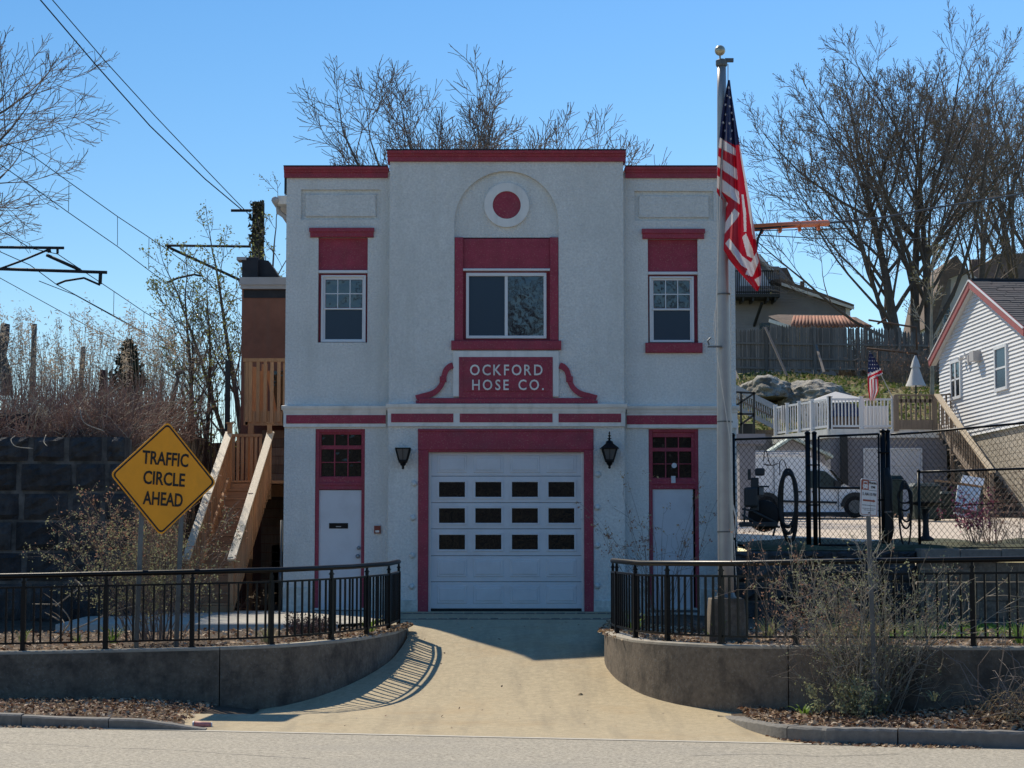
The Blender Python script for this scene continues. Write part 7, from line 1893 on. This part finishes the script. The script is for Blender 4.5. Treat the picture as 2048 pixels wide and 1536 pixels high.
# dwarf heather by the path, tufts of straw, daffodils
p = P(612, 1278, 31.6); shrub('dwarf_shrub', 'low purplish-brown dwarf shrub behind the left railing', (p.x, p.y, .84), 120, .36, 1.0, 51, M('heather_twig', (.16, .11, .10), .9, .3, 3), [M('heather_leaf', (.14, .09, .085), .9, .3, 3)], 1500, .022, 6, .005, klen=.3, leaf_lo=.1, bw=.26)
def tuft(name, label, base, n, h, w, seed, mat, spread=.5, cat='plant', droop=.9, bw=.09):
    rng = np.random.RandomState(seed); mb = MB()
    for i in range(n):
        az = rng.uniform(0, 6.28); s = spread*rng.uniform(.1, 1); b = np.array([base[0]+math.cos(az)*bw*rng.uniform(), base[1]+math.sin(az)*bw*rng.uniform(), base[2]-.01]); d = np.array([math.cos(az)*s, math.sin(az)*s, 1.0]); d /= np.linalg.norm(d); L = h*rng.uniform(.6, 1.05)
        sd_ = np.array([-d[1], d[0], 0]); sd_ = sd_/max(1e-6, np.linalg.norm(sd_)); ww = w*rng.uniform(.7, 1.2); pts = [(b - sd_*ww/2, b + sd_*ww/2)]; p = b
        for k in range(4):
            d = d + np.array([math.cos(az)*.12*droop, math.sin(az)*.12*droop, -.10*droop*k]); d /= np.linalg.norm(d); p = p + d*L/4; f = (1, .9, .65, .05)[k]; pts.append((p - sd_*ww/2*f, p + sd_*ww/2*f))
        vs = [tuple(v) for pr_ in pts for v in pr_]; mb.add(vs, [(2*k, 2*k+1, 2*k+3, 2*k+2) for k in range(4)])
    return tag(mb.build(name, mat), label, cat)
tufts = [('daffodil', 'bright green daffodil leaves at the post left of the traffic sign', P(223, 1285, 29.95), 22, .36, .022, 1, DAFF), ('daffodil', 'small daffodil tuft at the far left of the left bed', P(46, 1282, 30.3), 9, .26, .016, 2, DAFF),
         ('daffodil', 'sparse daffodil leaves beside the forked branch', P(158, 1284, 30.3), 10, .2, .016, 3, DAFF), ('daffodil', 'dark green daffodil clump left of the dwarf shrub', P(535, 1283, 30.3), 26, .32, .02, 4, LEAFG),
         ('daffodil', 'bright daffodil leaves at the inner end of the left railing', P(742, 1262, 32.6), 22, .34, .022, 5, DAFF), ('daffodil', 'green daffodil leaves inside the curve of the right railing', P(1268, 1262, 31.6), 20, .42, .02, 6, DAFF),
         ('daffodil', 'green daffodil clump before the flagpole footing', P(1436, 1279, 28.6), 30, .38, .022, 7, DAFF), ('daffodil', 'pale green grassy clump right of the flagpole', P(1538, 1275, 28.8), 42, .36, .016, 8, M('grassy_leaf', (.22, .24, .10), .7, .3, 4, trans=.3)),
         ('daffodil', 'grey-green daffodil clump behind the thicket', P(1842, 1279, 26.8), 30, .42, .02, 9, M('grey_leaf', (.17, .21, .12), .7, .25, 4, trans=.3)), ('daffodil', 'daffodil clump at the right edge of the right bed', P(2040, 1285, 25.9), 22, .40, .022, 10, DAFF),
         ('daffodil', 'broad green bulb leaves on the verge at the wall joint', P(1608, 1428, 25.7), 12, .3, .03, 11, DAFF), ('daffodil', 'green bulb leaves on the verge right of the thicket', P(1868, 1400, 25.0), 16, .3, .024, 12, LEAFG)]
for nm, lb, p, n, h, w, sd_, m in tufts:
    tuft(nm, lb, (p.x, p.y, p.z), n, h, w, sd_, m, .55, droop=.9 if 'verge' not in lb else 2.0)
for lb, p, n, h, sp in (('tan clump of dry ornamental grass right of the thicket sign post', P(1735, 1275, 30.2), 300, .55, .8), ('tan dry grass clump left of the sign post', P(1660, 1277, 30.0), 190, .42, .8), ('dry straw clump left of the flagpole footing', P(1408, 1262, 32.2), 110, .42, 1.0)):
    tuft('dry_grass', lb, (p.x, p.y, p.z-.05), n, h, .012, int(p.x*100) % 999, STRAW if 'left of the flag' not in lb else M('russet_straw', (.26, .15, .10), .9, .25, 5), sp, 'grass', 1.6, .28)
# grassy weeds in the right bed
gpts = np.array([tuple((x, d-D0, bed_z(x, d, .93))) for x, d in zip(NPR.uniform(5.0, 8.2, 900), NPR.uniform(28.5, 33.5, 900))])
mbv, mbq = cards(gpts + np.array([0, 0, .05]), NPR.uniform(.03, .07, 900), 2.2, up=None)
o = link('weeds', np_mesh('weeds', mbv, mbq, DAFF)); o['kind'] = 'stuff'; o['label'] = 'low green weeds in the right-hand bed'
gx = NPR.uniform(5, 24, 9000); gd = NPR.uniform(77, 94.5, 9000)
gp_ = np.stack([gx, gd-D0, [hill_z(a, b_)+.05 for a, b_ in zip(gx, gd)]], 1)
mats_g = [M('grass_blade', (.13, .165, .045), .9, .3, 2, trans=.3), STRAW]
o = link('hill_grass', np_mesh('hill_grass', *cards(gp_, NPR.uniform(.06, .16, 9000), 2.5), mats_g, (NPR.uniform(size=9000) > .62).astype(int))); o['kind'] = 'stuff'; o['label'] = 'rough grass on the bank above the deck'

# ------------------------------------------------------------------ leaf litter
def litter(name, label, pts, size, w=(.4, .3, .2, .1)):
    n = len(pts); V, Q = cards(pts, NPR.uniform(size*.5, size*1.25, n), 1.6, flat=.65)
    mi = NPR.choice(4, size=n, p=w); o = link(name, np_mesh(name, V, Q, LIT, mi)); o['kind'] = 'stuff'; o['label'] = label
def on_bed(path, top, n, inside):
    pts = resample(path, .2); out = []
    for _ in range(n):
        x, d = pts[NPR.randint(len(pts))]; x1, d1 = inside(x, d); t = NPR.uniform()**1.3*.95 + .035
        X, D = x+(x1-x)*t + NPR.uniform(-.1, .1), d+(d1-d)*t; out.append((X, D-D0, bed_z(X, D, top(x))+.025+NPR.uniform(0, .02)))
    return np.array(out)
litter('leaf_litter', 'dry leaf litter in the left-hand bed', on_bed(LP, left_top, 5200, lambda x, d: (x, 34.2)), .05)
litter('leaf_litter', 'dry leaf litter in the right-hand bed', on_bed(RP, right_top, 6500, lambda x, d: (max(x, 1.9), min(d+6.5, 37))), .055, (.5, .2, .25, .05))
x = NPR.uniform(-9, -4.15, 4200); t = NPR.beta(1.2, 1.4, 4200)
litter('leaf_litter', 'brown leaf litter on the verge below the left wall', np.stack([x, [gutter_D(a)+.24+(29.25-gutter_D(a)-.24)*b_-D0 for a, b_ in zip(x, t)], np.full(4200, .05)+NPR.uniform(0, .02, 4200)-np.interp(x, [-4.9, -3.6], [0, .15])], 1), .045, (.3, .4, .15, .15))
n = 8500; x = NPR.uniform(2.95, 9.0, n); t = NPR.uniform(0, .96, n)
dd = np.array([lerp(a, [p[0] for p in RP[24:]], [p[1] for p in RP[24:]]) for a in x])
litter('leaf_litter', 'brown leaf litter and the brush heap on the right-hand verge', np.stack([x, [kd(a)+.22+(c_-kd(a)-.2)*b_-D0 for a, b_, c_ in zip(x, t, dd)], [.065+heap(a, b_)*.8+NPR.uniform(0, .03) for a, b_ in zip(x, t)]], 1), .05, (.32, .36, .14, .18))
x = NPR.uniform(3.0, 5.2, 420); litter('leaf_litter', 'leaves drifted in the gutter below the right kerb', np.stack([x, [kd(a)-D0-.03-abs(NPR.normal(0, .10)) for a in x], np.full(420, -.07)], 1), .045)
x = NPR.uniform(-8.5, -5, 260); litter('leaf_litter', 'leaves drifted in the gutter below the left kerb', np.stack([x, [gutter_D(a)-D0-abs(NPR.normal(0, .09)) for a in x], np.full(260, -.07)], 1), .04)
x = NPR.uniform(-3.5, 4.0, 60); D = NPR.uniform(25, 36, 60); litter('leaf_litter', 'a few dry leaf scraps scattered on the driveway', np.stack([x*.7, D-D0, [drive_z(d)+.02 for d in D]], 1), .03, (.2, .3, .2, .3))
for i, (lb, pts) in enumerate((('fallen twig on the driveway near the right kerb', [(1445, 1465), (1470, 1468), (1500, 1474), (1518, 1477)]), ('pale stick lying at the foot of the right wall', [(1435, 1432), (1465, 1436), (1492, 1434)]), ('pale stick leaning from the thicket to the verge', [(1640, 1428), (1655, 1412), (1668, 1402)]))):
    mb = MB(); mb.tube([P(x, y, 25.3 if i != 1 else 26.8) for x, y in pts], .010, 5); tag(mb.build('stick', TWIGP if i else TWIG), lb, 'stick')
hs_, _ = stems_geo(130, (5.6, 8.2, 23.6, 25.0), (.4, 1.3), 3.0, .25, .010, np.random.RandomState(6), lambda x, D: .1+heap(x, .45)*.8, .12)
o = link('brush_heap', np_mesh('brush_heap', *seg_geo(hs_, 4), TWIG)); o['kind'] = 'stuff'; o['label'] = 'heap of cut sticks on the right-hand verge'
hs_, _ = stems_geo(260, (5.4, 8.4, 23.2, 24.9), (.3, .7), 3.0, .3, .005, np.random.RandomState(16), lambda x, D: .1+heap(x, .4)*.8, .2)
o = link('dry_grass_heap', np_mesh('dry_grass_heap', *seg_geo(hs_, 3), STRAW)); o['kind'] = 'stuff'; o['label'] = 'dry straw lying on the brush heap'
# small white blossoms and rubbish at the foot of the stair
p = P(520, 1205, 42); shrub('potted_flowers', 'pale flowers in the shade beside the timber stair', (p.x, p.y, 1.0), 14, .4, .6, 61, TWIG, [PLUME], 40, .05, 4, .006, leaf_lo=.3, bw=.3, cat='flowers')

# ------------------------------------------------------------------ woods across the road, seen only in the panes
rng_ = random.Random(77); segs = []; tips = []
for i in range(11):
    grow(rng_, (-20.4+i*4.2+rng_.uniform(-.3, .3), -D0-16-rng_.uniform(0, 10), -.3), (rng_.uniform(-.08, .08), 0, 1), rng_.uniform(9, 13.5), .22, 0, [(5, .06, .02, 9, .25, 45, .5), (4, .14, .05, 6, .2, 40, .5), (3, .2, .04, 4, .2, 40, .5), (2, .2, .03, 0, 0, 0, .5)], segs, tips)
for x_, y_ in ((-3.6, 10), (-1.4, 13), (1.9, 11), (4.6, 14), (7.2, 12), (11, 13)):
    grow(rng_, (x_, -D0-y_, -.2), (rng_.uniform(-.1, .1), 0, 1), rng_.uniform(9.5, 12), .25, 0, [(6, .06, .02, 12, .2, 42, .6), (5, .14, .05, 7, .2, 40, .5), (3, .2, .04, 5, .2, 40, .5), (2, .2, .03, 0, 0, 0, .5)], segs, tips)
S = np.array([s[:8] for s in segs]); S[:, 6:8] = np.maximum(S[:, 6:8], .035)
o = link('woods', np_mesh('woods', *seg_geo(S, 3), BARK)); o['kind'] = 'stuff'; o['label'] = 'bare woods on the far side of the road'
sheet('reflection_bank', [[(x, -D0-d, z) for x in np.linspace(-60, 60, 20)] for d, z in ((9, -.1), (14, .4), (22, 3), (40, 9), (60, 15))], M('bank_backdrop', (.11, .105, .08), 1, .4, .8))  # unseen bank, added and raised so the lower panes reflect dark
# brush standing behind the open part of the stockade fence
hs_, _ = stems_geo(2600, (PX(1690, 97), PX(1890, 97), 95.4, 99), (.6, 2.3), .6, .2, .018, np.random.RandomState(26), lambda x, D: hill_z(x, D), .05)
o = link('undergrowth', np_mesh('undergrowth', *seg_geo(hs_, 3), TWIG)); o['kind'] = 'stuff'; o['label'] = 'dark bare brush behind the right end of the stockade fence'
# cracks in the road
for i, (lb, pts) in enumerate((('road_crack', [(-20, 1494), (120, 1500), (230, 1507), (330, 1510), (430, 1518), (620, 1532)]), ('road_crack', [(0, 1472), (60, 1468), (110, 1466), (170, 1462)]), ('road_crack', [(1380, 1520), (1520, 1514), (1640, 1519), (1800, 1512)]))):
    mb = MB(); c3 = []
    for x, y in catmull(pts, 8):
        k = (y-768)/F; b_ = (-k*CT+ST)/(CT+k*ST); D = (-.078-E)/b_; p = P(x, y, D); c3.append(Vector((p.x, p.y+RND.uniform(-.02, .02), -.085 + .02*max(0, gutter_D(p.x)-D0-p.y-0) + .004)))
    for a, b in zip(c3, c3[1:]):
        w_ = RND.uniform(.004, .012); mb.quad(a - Vector((0, w_, 0)), b - Vector((0, w_, 0)), b + Vector((0, w_, 0)), a + Vector((0, w_, 0)))
    mb.build(lb, PLAST, kind='structure')
